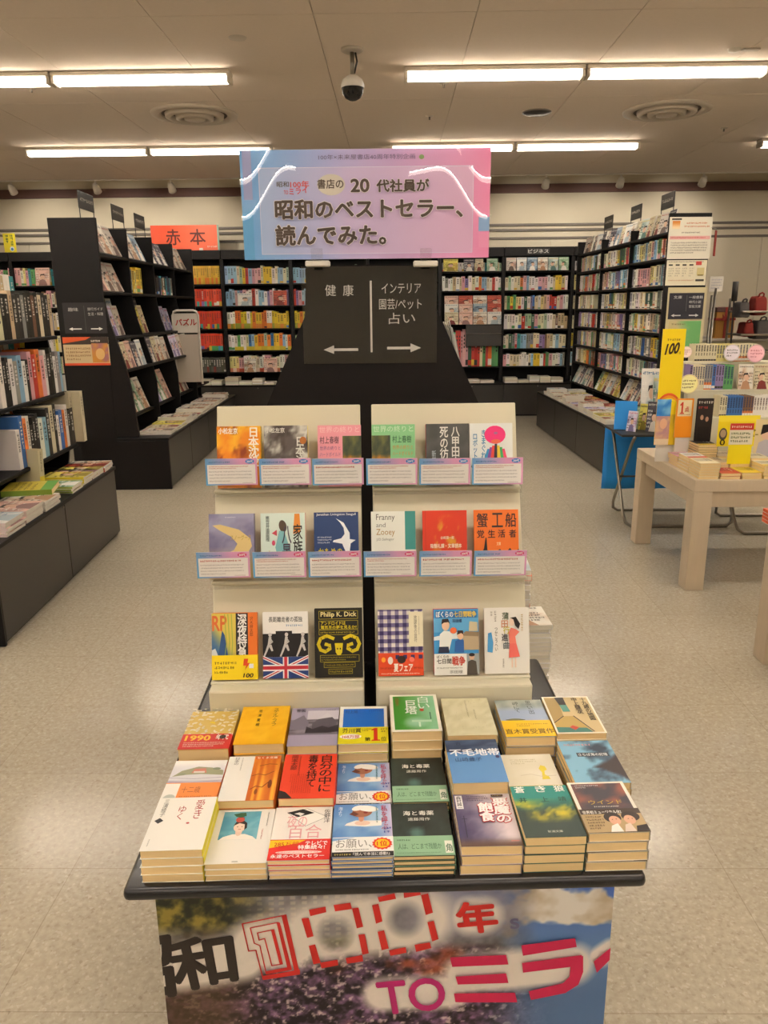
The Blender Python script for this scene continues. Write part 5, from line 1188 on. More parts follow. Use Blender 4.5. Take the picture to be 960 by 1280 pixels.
# piles on the bench
r2 = random.Random(35); PN = ['nearest', 'second', 'third', 'fourth', 'fifth', 'sixth', 'seventh', 'eighth', 'ninth', 'tenth', 'eleventh', 'twelfth', 'thirteenth', 'fourteenth', 'fifteenth']
i = 0; x = -0.02
while x > -RLEN + 0.2 and i < 15:
    w = r2.choice([0.13, 0.15, 0.18, 0.21])
    for side, y in (('front', -0.425), ('back', -0.20)):
        n = r2.randint(2, 4); z = 0.449; k = r2.choice([7, 10, 1, 4, 9, 3, 9, 1, 0, 8]); hh = r2.uniform(0.014, 0.026)
        for q in range(n):
            lb = '%s magazine, %s of the %s pile from the camera, %s line of the right bench' % (MAGC[k], 'top' if q == n - 1 else 'under-layer %s' % ['one', 'two', 'three', 'four'][n - 2 - q], PN[i], side)
            mag(FR @ Tr(x - w + r2.uniform(-.003, .003), y + r2.uniform(-.004, .004), z), k, ' '.join(lb.split()[:16]), 'magazines piled on the right bench', w / 0.21 * 0.98, 0.205 / 0.28, hh / 0.006, 'bench_magazine', 'magazine'); z += hh + 0.0004
    x -= w + 0.006; i += 1
def flag(F, x, y, z, lb, w=0.30):
    t = empty('shelf_flag', F @ Tr(x, y, z), lb, 'sign', 'category flags above the bookcases')
    MB().tube([(0, 0, 0), (0, 0, 0.34)], 0.004, 'darkmetal', 6).tube([(w, 0, 0), (w, 0, 0.34)], 0.004, 'darkmetal', 6).build('pole', t)
    p = MB().rbox(-0.012, w + 0.012, -0.004, 0.004, 0.235, 0.37, 'darkmetal', 0.003, 1).build('plate', t)
    s = Sheet(w * 1000, 120, eps=0.0003); s.marks(20, 40, w * 1000 - 20, 90, 1, '#b9b2a8', int(abs(x) * 10)); s.build('plate_print', p, Tr(0, -0.0045, 0.242) @ FACE)
for x, n in ((-0.62, 'nearest'), (-1.48, 'middle'), (-2.42, 'farthest')): flag(FR, x, 0.15, 2.105, '%s dark category flag standing on the right bookcase' % n)

# posters on its end panel
E0 = FR.inverted()
def ep(px, py):                                        # end panel plane (faces the camera)
    n = FR.to_3x3() @ Vector((1, 0, 0)); return hit(px, py, FR @ Vector((0.03, 0, 0)), n)
EPT = FR @ Tr(0.032, 0, 0) @ Rz(90)                    # x to the right, y away, z up
def on_end(px0, py0, px1, py1):
    a, b = EPT.inverted() @ ep(px0, py1), EPT.inverted() @ ep(px1, py0); return a.x, a.z, b.x, b.z
def end_poster(name, label, cat, box_px, draw, col='white', off=0.004, grp=None):
    x0, z0, x1, z1 = on_end(*box_px)
    t = empty(name, EPT @ Tr(x0, -off, z0) @ FACE, label, cat, grp)
    b = MB().rbox(0, x1 - x0, 0, z1 - z0, -0.003, 0, col, 0.001, 1).build('board', t); W, Hh = (x1 - x0) * 1000, (z1 - z0) * 1000
    s = Sheet(W, Hh, eps=0.0003); draw(s, W, Hh); s.build('print', b); return t
def d1(s, W, H):
    s.rect(0, 0, W, H, '#e2dccb').rect(W * .05, H * .93, W * .28, H * .97, '#4a4238').grid(W * .07, H * .72, W * .25, H * .91, 6, 6, lambda u, v: mixc('#efd9b0', '#e08a3a', step(.2, .8, v)))
    s.marks(W * .4, H * .82, W * .9, H * .89, 1, '#c4683a', 2).marks(W * .35, H * .74, W * .95, H * .81, 1, '#c4683a', 3).marks(W * .3, H * .6, W * .75, H * .66, 1, '#6d675c', 4).rect(W * .03, H * .47, W * .97, H * .55, '#e6b0ab').marks(W * .05, H * .485, W * .9, H * .54, 1, '#c44a50', 5).marks(W * .06, H * .12, W * .94, H * .42, 5, '#8d867a', 6)
def d2(s, W, H):
    s.rect(0, 0, W, H, '#dfd7bd').marks(W * .04, H * .9, W * .95, H * .97, 1, '#4a463e', 2)
    for i in range(4): s.rect(W * (.05 + i * .17), H * .78, W * (.15 + i * .17), H * .84, '#3d3a34'); s.marks(W * (.05 + i * .17), H * .34, W * (.16 + i * .17), H * .72, 4, '#a69f8c', i)
    s.rect(W * .72, H * .8, W * .86, H * .95, '#d3504a').rect(W * .76, H * .40, W * .94, H * .7, '#cfc08a').rect(W * .78, H * .38, W * .92, H * .43, '#8a7a3a').rect(W * .74, H * .16, W * .95, H * .24, '#4a463e').marks(W * .06, H * .16, W * .7, H * .24, 1, '#c4886a', 9)
end_poster('notice_poster', 'cream notice with red lines at the top of the right bookcase end', 'poster', (833, 271, 891, 324), d1)
end_poster('store_guide', 'cream store guide chart below the red-lined notice', 'poster', (831, 325, 884, 357), d2)
def d3(s, W, H):
    s.rect(0, 0, W, H, '#2b2a33'); W_ = '#cdcbc8'
    s.text('文庫', (W * .12, H * .78, W * .36, H * .9), W_, 0.0).text('一般書籍', (W * .56, H * .78, W * .96, H * .89), W_, 0.0).text('時代小説', (W * .58, H * .6, W * .92, H * .71), W_, 0.0).text('官能文庫', (W * .58, H * .43, W * .92, H * .54), W_, 0.0)
    s.rect(W * .5, H * .3, W * .505, H * .92, '#8d8b88').rect(W * .16, H * .12, W * .36, H * .16, W_).poly([(W * .08, H * .14), (W * .17, H * .08), (W * .17, H * .2)], W_).rect(W * .6, H * .12, W * .8, H * .16, W_).poly([(W * .88, H * .14), (W * .79, H * .08), (W * .79, H * .2)], W_)
def d5(s, W, H): s.rect(0, 0, W, H, '#cbbf98')
end_poster('backing_board', 'tall beige board on the right bookcase end behind the small black direction sign', 'board', (829, 359, 884, 436), d5, 'cream', 0.003)
def d4(s, W, H): s.grid(0, 0, W, H, 10, 14, lambda u, v: mixc(mixc('#c9b98a', '#6fae6a', step(.3, .6, u + .3 * (fbm(u * 5, v * 5, 4) - .5))), '#b5a25a', step(.7, .9, fbm(u * 6, v * 6, 8)))); s.marks(W * .1, H * .84, W * .5, H * .94, 1, '#6d5a3a', 3)
end_poster('direction_sign', 'small black direction sign with two white arrows on the right bookcase end', 'sign', (834, 366, 880, 399), d3, 'blackdeep', 0.010)
end_poster('green_poster', 'green and beige poster half hidden behind the tall yellow card', 'poster', (832, 401, 876, 438), d4, 'white', 0.010)
# ---------------------------------------------------------------- left middle bookcase (magazines)
FL = Tr(-2.36, 6.46, 0) @ Rz(1.7) @ Rz(90)            # x runs away from the camera
LL = 3.35
t = empty('bookcase', FL, 'tall black magazine bookcase on the left whose wide end panel carries a direction sign', 'bookcase')
MB().rbox(-0.03, 0.0, -0.01, 0.37, 0, 2.21, 'black', 0.003, 1).build('end_panel', t)
MB().prism([(-0.01, 0.46), (-0.20, 0.46), (-0.17, 0.86), (-0.14, 1.05), (-0.04, 1.42), (-0.01, 1.6)], -0.03, 0.0, 'x', 'black').build('end_bracket', t)
MB().box(0, LL, 0.33, 0.36, 0.46, 2.15, 'blackdeep').build('back_board', t)
MB().rbox(LL, LL + 0.03, -0.01, 0.37, 0, 2.21, 'black', 0.003, 1).build('end_panel', t)
for z, y0 in ((1.95, 0.0), (1.65, 0.0), (1.28, -0.08), (1.02, -0.15), (0.62, -0.12)): shelf_board(MB(), 0, LL, y0, 0.34, z).build('shelf', t)
LB = [0, 0.80, 1.62, 2.45, LL]
for x in LB[1:-1]: MB().prism([(0.0, 2.2), (0.34, 2.2), (0.34, 0.46), (-0.17, 0.46), (-0.16, 0.86), (-0.13, 1.05), (-0.03, 1.42), (0.0, 1.6)], x - 0.009, x + 0.009, 'x', 'blackdeep').build('divider', t)
MB().box(0, LL, -0.41, 0.30, 0.0, 0.42, 'blackdeep').build('base_cabinet', t)
MB().rbox(-0.03, LL, -0.445, 0.32, 0.425, 0.45, 'black', 0.003, 1).build('bench_top', t)
MB().rbox(-0.03, 0.0, -0.44, 0.3, 0, 0.425, 'black', 0.003, 1).build('bench_end', t)
for k in range(4): MB().rbox(LL * k / 4 + 0.003, LL * (k + 1) / 4 - 0.003, -0.43, -0.41, 0.012, 0.42, 'blackfront', 0.003, 1).build('front_panel', t)
r2 = random.Random(41); LW = ['first', 'second', 'third', 'fourth', 'fifth', 'sixth', 'seventh', 'eighth', 'ninth', 'tenth', 'eleventh', 'twelfth', 'thirteenth', 'fourteenth', 'fifteenth', 'sixteenth', 'seventeenth', 'eighteenth']
BAYN = ['nearest', 'second', 'third', 'farthest']
def mag_row(F, x0, x1, y, z, tilt, ks, wh, group, whr, sy=1.0, step_=0.1, sz=2.0, fan=0, sx=1.0):
    x = x0; i = 0; last_ = x1
    while x < x1 and i < 18:
        k = r2.choice(ks)
        mag(F @ Tr(x, y, z) @ Rz(r2.uniform(-.6, .6) + fan) @ Rx(90 - tilt), k, ' '.join(('%s magazine, %s from the camera %s' % (MAGC[k], LW[i], whr)).split()[:16]), group, sx * r2.uniform(.9, 1.0), sy * r2.uniform(.9, 1.02), sz)
        x += step_ * r2.uniform(.92, 1.1); i += 1
for b in range(4):
    xa, xb = LB[b] + 0.02, LB[b + 1] - 0.22
    mag_row(FL, xa, xb, 0.03, 1.951, 24, [0, 2, 6, 0, 2, 9], '', 'magazines on the top deck of the left middle bookcase', 'on the top deck, %s bay, left middle bookcase' % BAYN[b], .95, 0.215, 3)
mag_row(FL, 0.02, 0.50, 0.03, 1.651, 22, [0, 2, 10, 4, 6], '', 'magazines on the second shelf of the left middle bookcase', 'on the second shelf, nearest bay, left middle bookcase', 0.92, 0.215, 3)
rr2 = random.Random(5)
fill_row(FL, LB[1] + .015, LB[2] - .3, 0.02, 1.651, (.19, .24), (.035, .06), .17, ['cream', 'yellow', 'pale yellow', 'white', 'pale yellow', 'grey', 'dark green'], 'second shelf, second bay, left middle bookcase', 'books on the second shelf of the left middle bookcase', rr2)
fill_row(FL, LB[2] + .015, LB[3] - .02, 0.02, 1.651, (.17, .2), (.04, .07), .17, ['navy', 'teal', 'black', 'brown', 'grey', 'navy'], 'second shelf, third bay, left middle bookcase', 'books on the second shelf of the left middle bookcase', rr2)
for b in range(3):
    xa, xb = LB[b] + 0.02, LB[b + 1] - 0.17
    ks = [4, 9, 3, 1, 0, 8, 2]
    mag_row(FL, xa, xb, 0.06, 1.281, 14, ks if b != 1 else [7, 0, 1, 3], '', 'magazines in the upper pockets of the left middle bookcase', 'in the upper pocket row, %s bay' % BAYN[b], 0.95, 0.16, 2, sx=.7)
    if b < 2: mag_row(FL, xa + .05, xb, 0.14, 1.281, 10, ks, '', 'magazines behind the upper pocket row of the left middle bookcase', 'in the back line above the pockets, %s bay' % BAYN[b], 1.2, 0.17, 2, sx=.75)
    mag_row(FL, xa, xb, -0.02, 1.021, 10, ks[::-1], '', 'magazines behind the middle pocket row of the left middle bookcase', 'in the back line of the middle pockets, %s bay' % BAYN[b], 0.85, 0.165, 2, sx=.72)
    mag_row(FL, xa, xb, -0.12, 1.021, 14, ks, '', 'magazines in the middle pockets of the left middle bookcase', 'in the middle pocket row, %s bay' % BAYN[b], 0.85, 0.158, 2, sx=.7)
    mag_row(FL, xa, xb, -0.08, 0.621, 20, [9, 3, 0, 1, 8, 11, 9, 4], '', 'magazines in the lowest row of the left middle bookcase', 'in the lowest leaning row, %s bay' % BAYN[b], 1.1, 0.185, 2, sx=.82)
i = 0; x = 0.12
while x < 2.9 and i < 14:
    w = r2.choice([0.19, 0.21, 0.23]); n = r2.randint(2, 4); z = 0.451; hh = r2.uniform(0.012, 0.02); k = r2.choice([9, 1, 3, 0, 7, 9])
    for q in range(n):
        mag(FL @ Tr(x + r2.uniform(-.006, .006), -0.43 + r2.uniform(0, .01), z) @ Rz(r2.uniform(-2, 2)), k, ' '.join(('%s magazine, %s in the %s pile from the camera, left middle bench' % (MAGC[k], 'top' if q == n - 1 else LW[n - 1 - q] + ' layer', LW[i])).split()[:16]), 'magazines piled on the left middle bench', w / 0.21, 0.27 / 0.28, hh / 0.006, 'bench_magazine', 'magazine'); z += hh + .0004
    x += w + 0.01; i += 1
for x, n in ((0.10, 'nearest'), (0.92, 'middle'), (1.62, 'farthest')): flag(FL, x, 0.15, 2.06 if n != 'nearest' else 2.06, '%s dark category flag standing on the left middle bookcase' % n, 0.33)
# signs on its end panel
ET = FL @ Tr(-0.032, 0, 0) @ Rz(-90)
def ep2(px, py): return ET.inverted() @ hit(px, py, ET @ Vector((0, 0, 0)), ET.to_3x3() @ Vector((0, 1, 0)))
def lposter(name, label, cat, box_px, draw, col='white'):
    a, b = ep2(box_px[0], box_px[3]), ep2(box_px[2], box_px[1])
    t = empty(name, ET @ Tr(a.x, -0.004, a.z) @ FACE, label, cat); bb = MB().rbox(0, b.x - a.x, 0, b.z - a.z, -0.003, 0, col, 0.001, 1).build('board', t)
    W, Hh = (b.x - a.x) * 1000, (b.z - a.z) * 1000; s = Sheet(W, Hh, eps=0.0003); draw(s, W, Hh); s.build('print', bb)
def d6(s, W, H):
    s.rect(0, 0, W, H, '#2a2728'); W_ = '#b9b5b0'
    s.text('趣味', (W * .12, H * .72, W * .36, H * .84), W_).text('旅行ガイド', (W * .58, H * .74, W * .94, H * .84), W_).text('生活・料理', (W * .58, H * .58, W * .94, H * .68), W_)
    s.rect(W * .5, H * .05, W * .504, H * .9, '#6d6a68').rect(W * .18, H * .13, W * .4, H * .165, '#e0ddd8').poly([(W * .1, H * .148), (W * .19, H * .09), (W * .19, H * .2)], '#e0ddd8').rect(W * .62, H * .13, W * .82, H * .165, '#e0ddd8').poly([(W * .9, H * .148), (W * .81, H * .09), (W * .81, H * .2)], '#e0ddd8')
lposter('direction_sign', 'black direction sign with two white arrows on the left middle bookcase end', 'sign', (82, 378, 131, 417), d6, 'blackdeep')
def d7(s, W, H):
    s.rect(0, 0, W, H, '#cbb58c').rect(0, H * .74, W, H, '#3a2f2a').poly([(0, H * .78), (0, H), (W * .62, H), (W * .5, H * .9)], '#dd5a2a').marks(W * .62, H * .8, W * .8, H * .92, 1, '#e8e2d6', 2).rect(0, 0, W, H * .08, '#d8502a')
    s.marks(W * .05, H * .16, W * .6, H * .66, 4, '#8a6a4a', 3).grid(W * .62, H * .1, W * .98, H * .78, 8, 8, cloudy('#c98a3a', '#a06a70', 3, 4)).ell(W * .8, H * .4, W * .1, H * .2, '#d9b072')
lposter('event_poster', 'orange and beige poster on the left middle bookcase end, below the direction sign', 'poster', (82, 421, 135, 457), d7)

# tall white hanging rack with red lettering at the end of that case
a = at_y(222, 480, 8.55); b = at_y(247, 388, 8.55)
t = empty('side_rack', Tr(a.x, 8.55, a.z), 'narrow white wire-edged rack with red lettering beyond the left magazine shelves', 'rack')
w, h = b.x - a.x, b.z - a.z
MB().tube([(0, 0, 0), (0, 0, h - 0.05), (0.015, 0, h - 0.012), (0.05, 0, h), (w - 0.05, 0, h), (w - 0.015, 0, h - 0.012), (w, 0, h - 0.05), (w, 0, 0)], 0.012, 'white', 10).build('frame', t, True)
p = MB().rbox(0.01, w - 0.01, -0.004, 0.004, h * 0.70, h - 0.03, 'white', 0.003, 1).build('header', t)
s = Sheet((w - 0.02) * 1000, h * 270, eps=0.0003); s.text('パズル', (20, h * 100, (w - 0.03) * 1000, h * 190), '#b5302a', 0.04); s.build('header_print', p, Tr(0.01, -0.0045, h * 0.70) @ FACE)
MB().box(0.012, w - 0.012, 0.0, 0.012, 0.02, h * 0.68, 'offwhite').build('backing', t)

# ---------------------------------------------------------------- left near bookcase
FN = Tr(-1.80, 3.27, 0) @ Rz(3.2) @ Rz(90)
NL = 1.83
t = empty('bookcase', FN, 'black bookcase at the near left whose stepped shelves hold black-spined books', 'bookcase')
for k in range(2): MB().rbox((0 if k == 0 else 0.885), (0.879 if k == 0 else NL), 0.0, 0.02, 0.02, 0.455, 'blackfront', 0.003, 2).build('front_panel', t)
MB().rbox(-0.02, 0.0, 0.0, 0.9, 0.0, 0.478, 'black', 0.003, 1).build('bench_end', t)
MB().box(0, NL - 0.002, 0.02, 0.75, 0.0, 0.455, 'blackdeep').build('base_cabinet', t)
MB().rbox(0.0, NL, -0.012, 0.75, 0.455, 0.478, 'black', 0.003, 1).build('bench_top', t)
for z, y0 in ((1.345, 0.27), (0.99, 0.25), (0.645, 0.21)): shelf_board(MB(), 0, NL - .02, y0, 0.68, z).build('shelf', t)
MB().box(0, NL - .02, 0.60, 0.62, 0.47, 1.62, 'blackdeep').build('back_board', t)
MB().prism([(0.30, 0.478), (0.62, 0.478), (0.62, 1.62), (0.44, 1.62), (0.34, 1.345), (0.30, 0.99), (0.27, 0.645)], NL - .02, NL, 'x', 'black').build('end_panel', t)
MB().lathe([(0, -0.006), (0.006, -0.006), (0.006, 0), (0, 0)], 'steel', 12).build('lock', t, False, Tr(0.86, -0.004, 0.44) @ Rx(90))
def big_book(F, x, y, z, t_, d, h, color, seed, lb, group, light='#dcd8d0', lean_=0):
    o = empty('hardcover_book', F @ Tr(x, y, z) @ Ry(lean_), lb, 'book', group)
    m = MB().rbox(0, 0.002, 0, d, 0, h, 'tint', .0008, 1).rbox(t_ - 0.002, t_, 0, d, 0, h, 'tint', .0008, 1).rbox(0, t_, -0.001, 0.002, 0, h, 'tint', .0008, 1)
    c_ = m.build('cover', o); c_.color = (*lin(color), 1)
    MB().box(0.002, t_ - 0.002, 0.002, d - 0.003, 0.003, h - 0.004, 'pages_white').build('pages', o)
    s = Sheet(t_ * 1000, h * 1000, eps=0.0002); W, H = t_ * 1000, h * 1000; r = random.Random(seed)
    s.marks(W * .18, H * .28, W * .82, H * .90, 1, light, seed, True, fill=r.uniform(.5, .9), gap=0.35)
    s.build('spine_lettering', c_, Tr(0, -0.0015, 0) @ FACE); return o
r3 = random.Random(61)
NROW = [(1.346, 0.285, 'top', ['black', 'black', 'grey', 'black', 'black', 'brown', 'black', 'cream', 'black', 'black', 'beige'], (.24, .27)),
        (0.991, 0.265, 'middle', ['white', 'black', 'pink', 'red', 'orange', 'pink', 'white', 'black', 'black', 'white', 'grey', 'light blue'], (.22, .29)),
        (0.646, 0.225, 'lowest', ['black', 'white', 'light blue', 'black', 'cream', 'black', 'white', 'blue', 'orange', 'white', 'black', 'black'], (.22, .30))]
NN = [str(i) for i in range(60)]
for z, y, wn, cols, hr in NROW:
    x = NL - 0.03 - 0.055; i = 0; back_x = NL - .03
    while x > 0.55 and i < 18:
        tt_ = r3.uniform(0.036, 0.062); h = r3.uniform(*hr); c = cols[(len(cols) - 1 - i) % len(cols)]
        lb = '%s hardcover, %s from the far end, %s shelf of the near left bookcase' % (c, LW[i], wn)
        big_book(FN, x + .055 - tt_, y, z, tt_, 0.19, h, vary(PAL[c], r3, .03), 700 + i + int(z * 10), lb, 'hardcovers on the %s shelf of the near left bookcase' % wn, '#e3dfd8' if c in ('black', 'brown', 'grey', 'blue', 'red') else '#3a3634')
        x -= tt_ + 0.0015; i += 1
    # larger books and sheets behind the front line
    x = NL - 0.07; i = 0
    while x > 0.6 and i < 9:
        c = ['yellow', 'pale yellow', 'orange', 'light blue', 'teal', 'cream', 'white', 'green', 'beige'][(i * 2 + int(z * 10)) % 9] if wn != 'lowest' else ['cream', 'beige', 'white', 'cream', 'beige', 'orange', 'white', 'cream', 'white'][i]
        w = r3.uniform(.05, .09); h = r3.uniform(.315, .33)
        big_book(FN, x - w, y + 0.20, z, w, 0.10, h if wn != 'top' else r3.uniform(.345, .375), vary(PAL[c], r3, .03), 900 + i, '%s large book, %s from far end, back line of near left %s shelf' % (c, LW[i], wn), 'large books behind the hardcovers of the near left bookcase')
        x -= w + .004; i += 1
# the two big cream volumes that stand out at the far end of the lowest shelf
for k, (dx, hh, cc) in enumerate(((0.0, .335, '#c9bfa2'), (-0.065, .34, '#b9ae93'))):
    big_book(FN, NL + 0.004 + dx, 0.18 + .05 * k, 0.648, 0.055, 0.2, hh, cc, 950 + k, ['large cream volume standing proud at the far end of the lowest near left shelf', 'large beige volume beside the proud cream one on the lowest near left shelf'][k], 'large volumes at the far end of the near left bookcase', '#8a8270')
# magazines and workbooks on the bench
NB = [(0.15, 1, '#dcc9c9', .21, 5), (0.38, 4, '#e3cfc8', .21, 5), (0.61, 9, '#d9d3c8', .21, 4), (1.02, 11, '#a9b85a', .18, 3), (1.22, 7, '#e3cf2e', .17, 4), (1.40, 4, '#d9b4b0', .14, 3), (1.50, 7, '#dfe03a', .14, 3), (1.62, 10, '#c9553c', .12, 3), (1.72, 9, '#d98a7a', .10, 3)]
for i, (x, k, c, w, n) in enumerate(NB):
    z = 0.479; hh = 0.013
    for q in range(n):
        kk = k if q == n - 1 else [9, 1, 4][q % 3]
        mag(FN @ Tr(x + r3.uniform(-.004, .004), -0.005 + r3.uniform(0, .012), z) @ Rz(r3.uniform(-1.5, 1.5)), kk, '%s magazine, %s in the %s pile from the camera, near left bench' % (MAGC[kk], 'top' if q == n - 1 else LW[n - 1 - q] + ' layer', LW[i]), 'magazines piled on the near left bench', w / 0.21, 0.26 / 0.28, hh / 0.006, 'bench_magazine', 'magazine', c); z += hh + .0004
wb = empty('workbook', FN @ Tr(0.78, 0.02, 0.53) @ Rz(8) @ Ry(-3), 'thick green and yellow workbook lying across the piles on the near left bench', 'book')
c_ = MB().box(0, 0.19, 0, 0.26, 0, 0.002, 'tint').box(0, 0.19, 0, 0.26, 0.030, 0.032, 'tint').box(0, 0.002, 0, 0.26, 0.002, 0.03, 'tint').build('cover', wb); c_.color = (*lin('#7f9a3a'), 1)
MB().box(0.003, 0.188, 0.002, 0.258, 0.002, 0.030, 'pages').build('pages', wb)
s = Sheet(190, 260, eps=.0002); s.rect(0, 0, 190, 260, '#cdbb48').rect(0, 0, 190, 60, '#5d9a3f').marks(14, 90, 176, 220, 4, '#7d6a2a', 4); s.build('cover_print', c_, Tr(0, 0, 0.032))
sb = empty('upright_book', FN @ Tr(0.98, 0.16, 0.53) @ Rz(-12) @ Ry(4), 'pale book standing upright on the near left bench beside the yellow workbook', 'book')
c_ = MB().box(0, 0.045, 0, 0.15, 0, 0.002, 'tint').box(0, 0.002, 0, 0.15, 0, 0.215, 'tint').box(0.043, 0.045, 0, 0.15, 0, 0.215, 'tint').box(0, 0.045, -0.002, 0, 0, 0.215, 'tint').build('cover', sb); c_.color = (*lin('#c9bf9c'), 1)
MB().box(0.002, 0.043, 0, 0.148, 0.002, 0.21, 'pages').build('pages', sb)
s = Sheet(45, 215, eps=.0002); s.rect(0, 0, 45, 60, '#d9c63a').marks(12, 80, 32, 200, 1, '#6d675a', 5, True); s.build('spine_lettering', c_, Tr(0, -0.0025, 0) @ FACE)
# little white price stand on the end of the middle shelf
ps = empty('price_stand', FN @ Tr(NL + 0.005, 0.26, 0.992), 'small white card hanging at the far end of the near left middle shelf', 'card')
MB().rbox(0, 0.004, 0, 0.09, -0.02, 0.10, 'white', .001, 1).build('card', ps); MB().box(-0.008, 0, 0.03, 0.06, 0.0, 0.015, 'acrylic').build('holder', ps)

# ---------------------------------------------------------------- bookcases along the back wall
BY = 11.2; bayx = [-6.35, -5.35, -4.32, -3.36, -2.39, -1.43, -0.36, 0.66, 1.54, 2.50, 3.45]
I4 = Matrix.Identity(4)
rowsL = [1.841, 1.543, 1.23, 0.925, 0.62]; rowsR = [1.976, 1.717, 1.459, 1.19, 0.92, 0.67]; rowsM = [1.976, 1.717, 1.30, 0.67]
rb = random.Random(77)
bn_names = ['first', 'second', 'third', 'fourth', 'fifth', 'sixth', 'seventh', 'eighth', 'ninth', 'tenth']
REDS = ['#d8442a', '#dd4a2c', '#d94026', '#e05030']
for i in range(10):
    x0, x1 = bayx[i], bayx[i + 1]
    lb = ['black wall bookcase hidden mostly at the far left behind the near left case', 'black wall bookcase unit seen just above the near left hardcovers', 'black wall bookcase unit partly behind the left end panel', 'black wall bookcase unit behind the left middle magazine case', None, None, None, None, None, None][i]
    lb = lb or {3: '', 4: 'black wall bookcase unit right of the red study-book shelves, left of the rack', 5: 'black wall bookcase unit mostly hidden by the large sign and rack', 6: 'black wall bookcase unit directly behind the large sign', 7: 'black wall bookcase unit with magazines and a grey panel, right of the rack', 8: 'black wall bookcase unit with six full shelves beside the right bookcase', 9: 'black wall bookcase unit running behind the right bookcase'}[i]
    if i == 3: lb = 'black wall bookcase unit of red study-book sets under the red sign'
    t = empty('wall_bookcase', Tr(x0, BY, 0), lb, 'bookcase', 'bookcases along the back wall')
    W = x1 - x0
    for xx in (0, W): MB().box(xx - 0.012 + (0.013 if xx == 0 else -0.013), xx + 0.012 + (0.013 if xx == 0 else -0.013), 0, 0.34, 0, 2.285, 'black').build('side_panel', t)
    MB().box(0.025, W - 0.025, 0.32, 0.34, 0, 2.28, 'blackdeep').build('back_board', t)
    MB().rbox(0.002, W - 0.002, -0.03, 0.34, 2.17, 2.29, 'black', .004, 1).build('header', t)
    rws = rowsL if i < 7 else (rowsM if i == 7 else rowsR)
    for z in rws: shelf_board(MB(), 0.025, W - 0.025, 0, 0.32, z).build('shelf', t)
    MB().rbox(0.002, W - 0.002, -0.32, -0.30, 0.02, 0.44, 'blackfront', .003, 1).build('front_panel', t)
    MB().box(0.002, W - 0.002, -0.30, 0.3, 0.0, 0.44, 'blackdeep').build('base_cabinet', t)
    MB().rbox(0.002, W - 0.002, -0.33, 0.0, 0.44, 0.463, 'black', .003, 1).build('bench_top', t)
    MB().lathe([(0, -0.004), (0.008, -0.004), (0.008, 0), (0, 0)], 'steel', 10).build('lock', t, False, Tr(W * .5, -0.325, 0.42) @ Rx(90))
    # shelf contents
    tops = [2.15] + rws[:-1]
    for j, z in enumerate(rws):
        hmax = tops[j] - z - 0.03; xa, xb = x0 + .03, x1 - .03; hr = (hmax * .72, hmax * .88); tr = (.028, .052); band = None
        if i == 3:
            if j == 0: mass_row(I4, xa, xa + .1, BY + .03, z, hr, tr, ['white', 'pink'], rb); mass_row(I4, xa + .1, xa + .27, BY + .03, z, hr, tr, ['light blue', 'green', 'yellow'], rb, same=0); mass_row(I4, xa + .33, xb, BY + .03, z, (hr[1], hr[1]), (.03, .03), ['#dfc02a', '#d9ac3a'], rb, band=(['#d8762a', '#c9a52a'], .35), same=.9)
            elif j < 4: mass_row(I4, xa, xb, BY + .03, z, (hr[1] * .97, hr[1]), (.03, .04), REDS, rb, band=(['#3f9bc0', '#4aa05a', '#d9c03a', '#8f6fb0', '#d8442a', '#d8442a', '#e6b23a', '#4ab0a8'], .28), same=.1)
            else: mass_row(I4, xa, xb, BY + .03, z, (hr[0], hr[0] * 1.03), (.03, .04), ['#4a4a48', '#55544c', '#3f4440'], rb, band=(['#5a7a3a', '#7a3a34', '#55544c'], .4))
            continue
        if i == 7 and j == 2:
            continue
        pal = SOFT
        if i in (4, 5) and j == 0: pal = ['white', 'white', 'pink', 'cream', 'yellow', 'red', 'light blue', 'pale green']
        if i in (4, 5) and j == 1: pal = ['white', 'light blue', 'violet', 'pink', 'white', 'red']
        if i in (4, 5) and j == 2: pal = ['yellow', 'yellow', '#cdbb2a', '#e0c530', 'white', 'orange']; band = (['#c9a52a', '#9aa03a', '#d88a3a'], .3)
        if i in (4, 5) and j == 3: pal = ['white', 'cream', 'green', 'blue', 'orange', 'light blue', 'yellow', 'white', 'pale green']; band = (['#d9c23a', '#c9b83a', '#e6e2da'], .25)
        if i in (4, 5) and j == 4: pal = ['white', 'cream', 'pink', 'white', 'pale yellow']; band = (['#c9553c', '#d98a6a', '#e6c9b8'], .25)
        if i == 8 and j == 0: continue
        if i == 7 and j == 3: pal = ['green', 'dark green', 'red', 'pink', 'orange', 'teal', 'cream']
        if i < 3 and j == 0: pal = ['white', 'pink', 'teal', 'cream', 'red', 'green', 'pale yellow']
        mass_row(I4, xa, xb, BY + .03, z, hr, tr, pal, rb, band=band)
    # low piles on the bench, too small to pick apart
    x = x0 + .02
    while x < x1 - .15 and i > 2:
        w = rb.uniform(.12, .2); z = 0.464
        for q in range(rb.randint(2, 5)): h = rb.uniform(.012, .022); mass.boxc(I4, x, x + w, BY - .31, BY - .1, z, z + h, lin(vary(rb.choice(['#e0dccb', '#d9d0b8', '#e6e2da', '#c9c0ae']), rb, .04))); z += h + .001
        x += w + .01
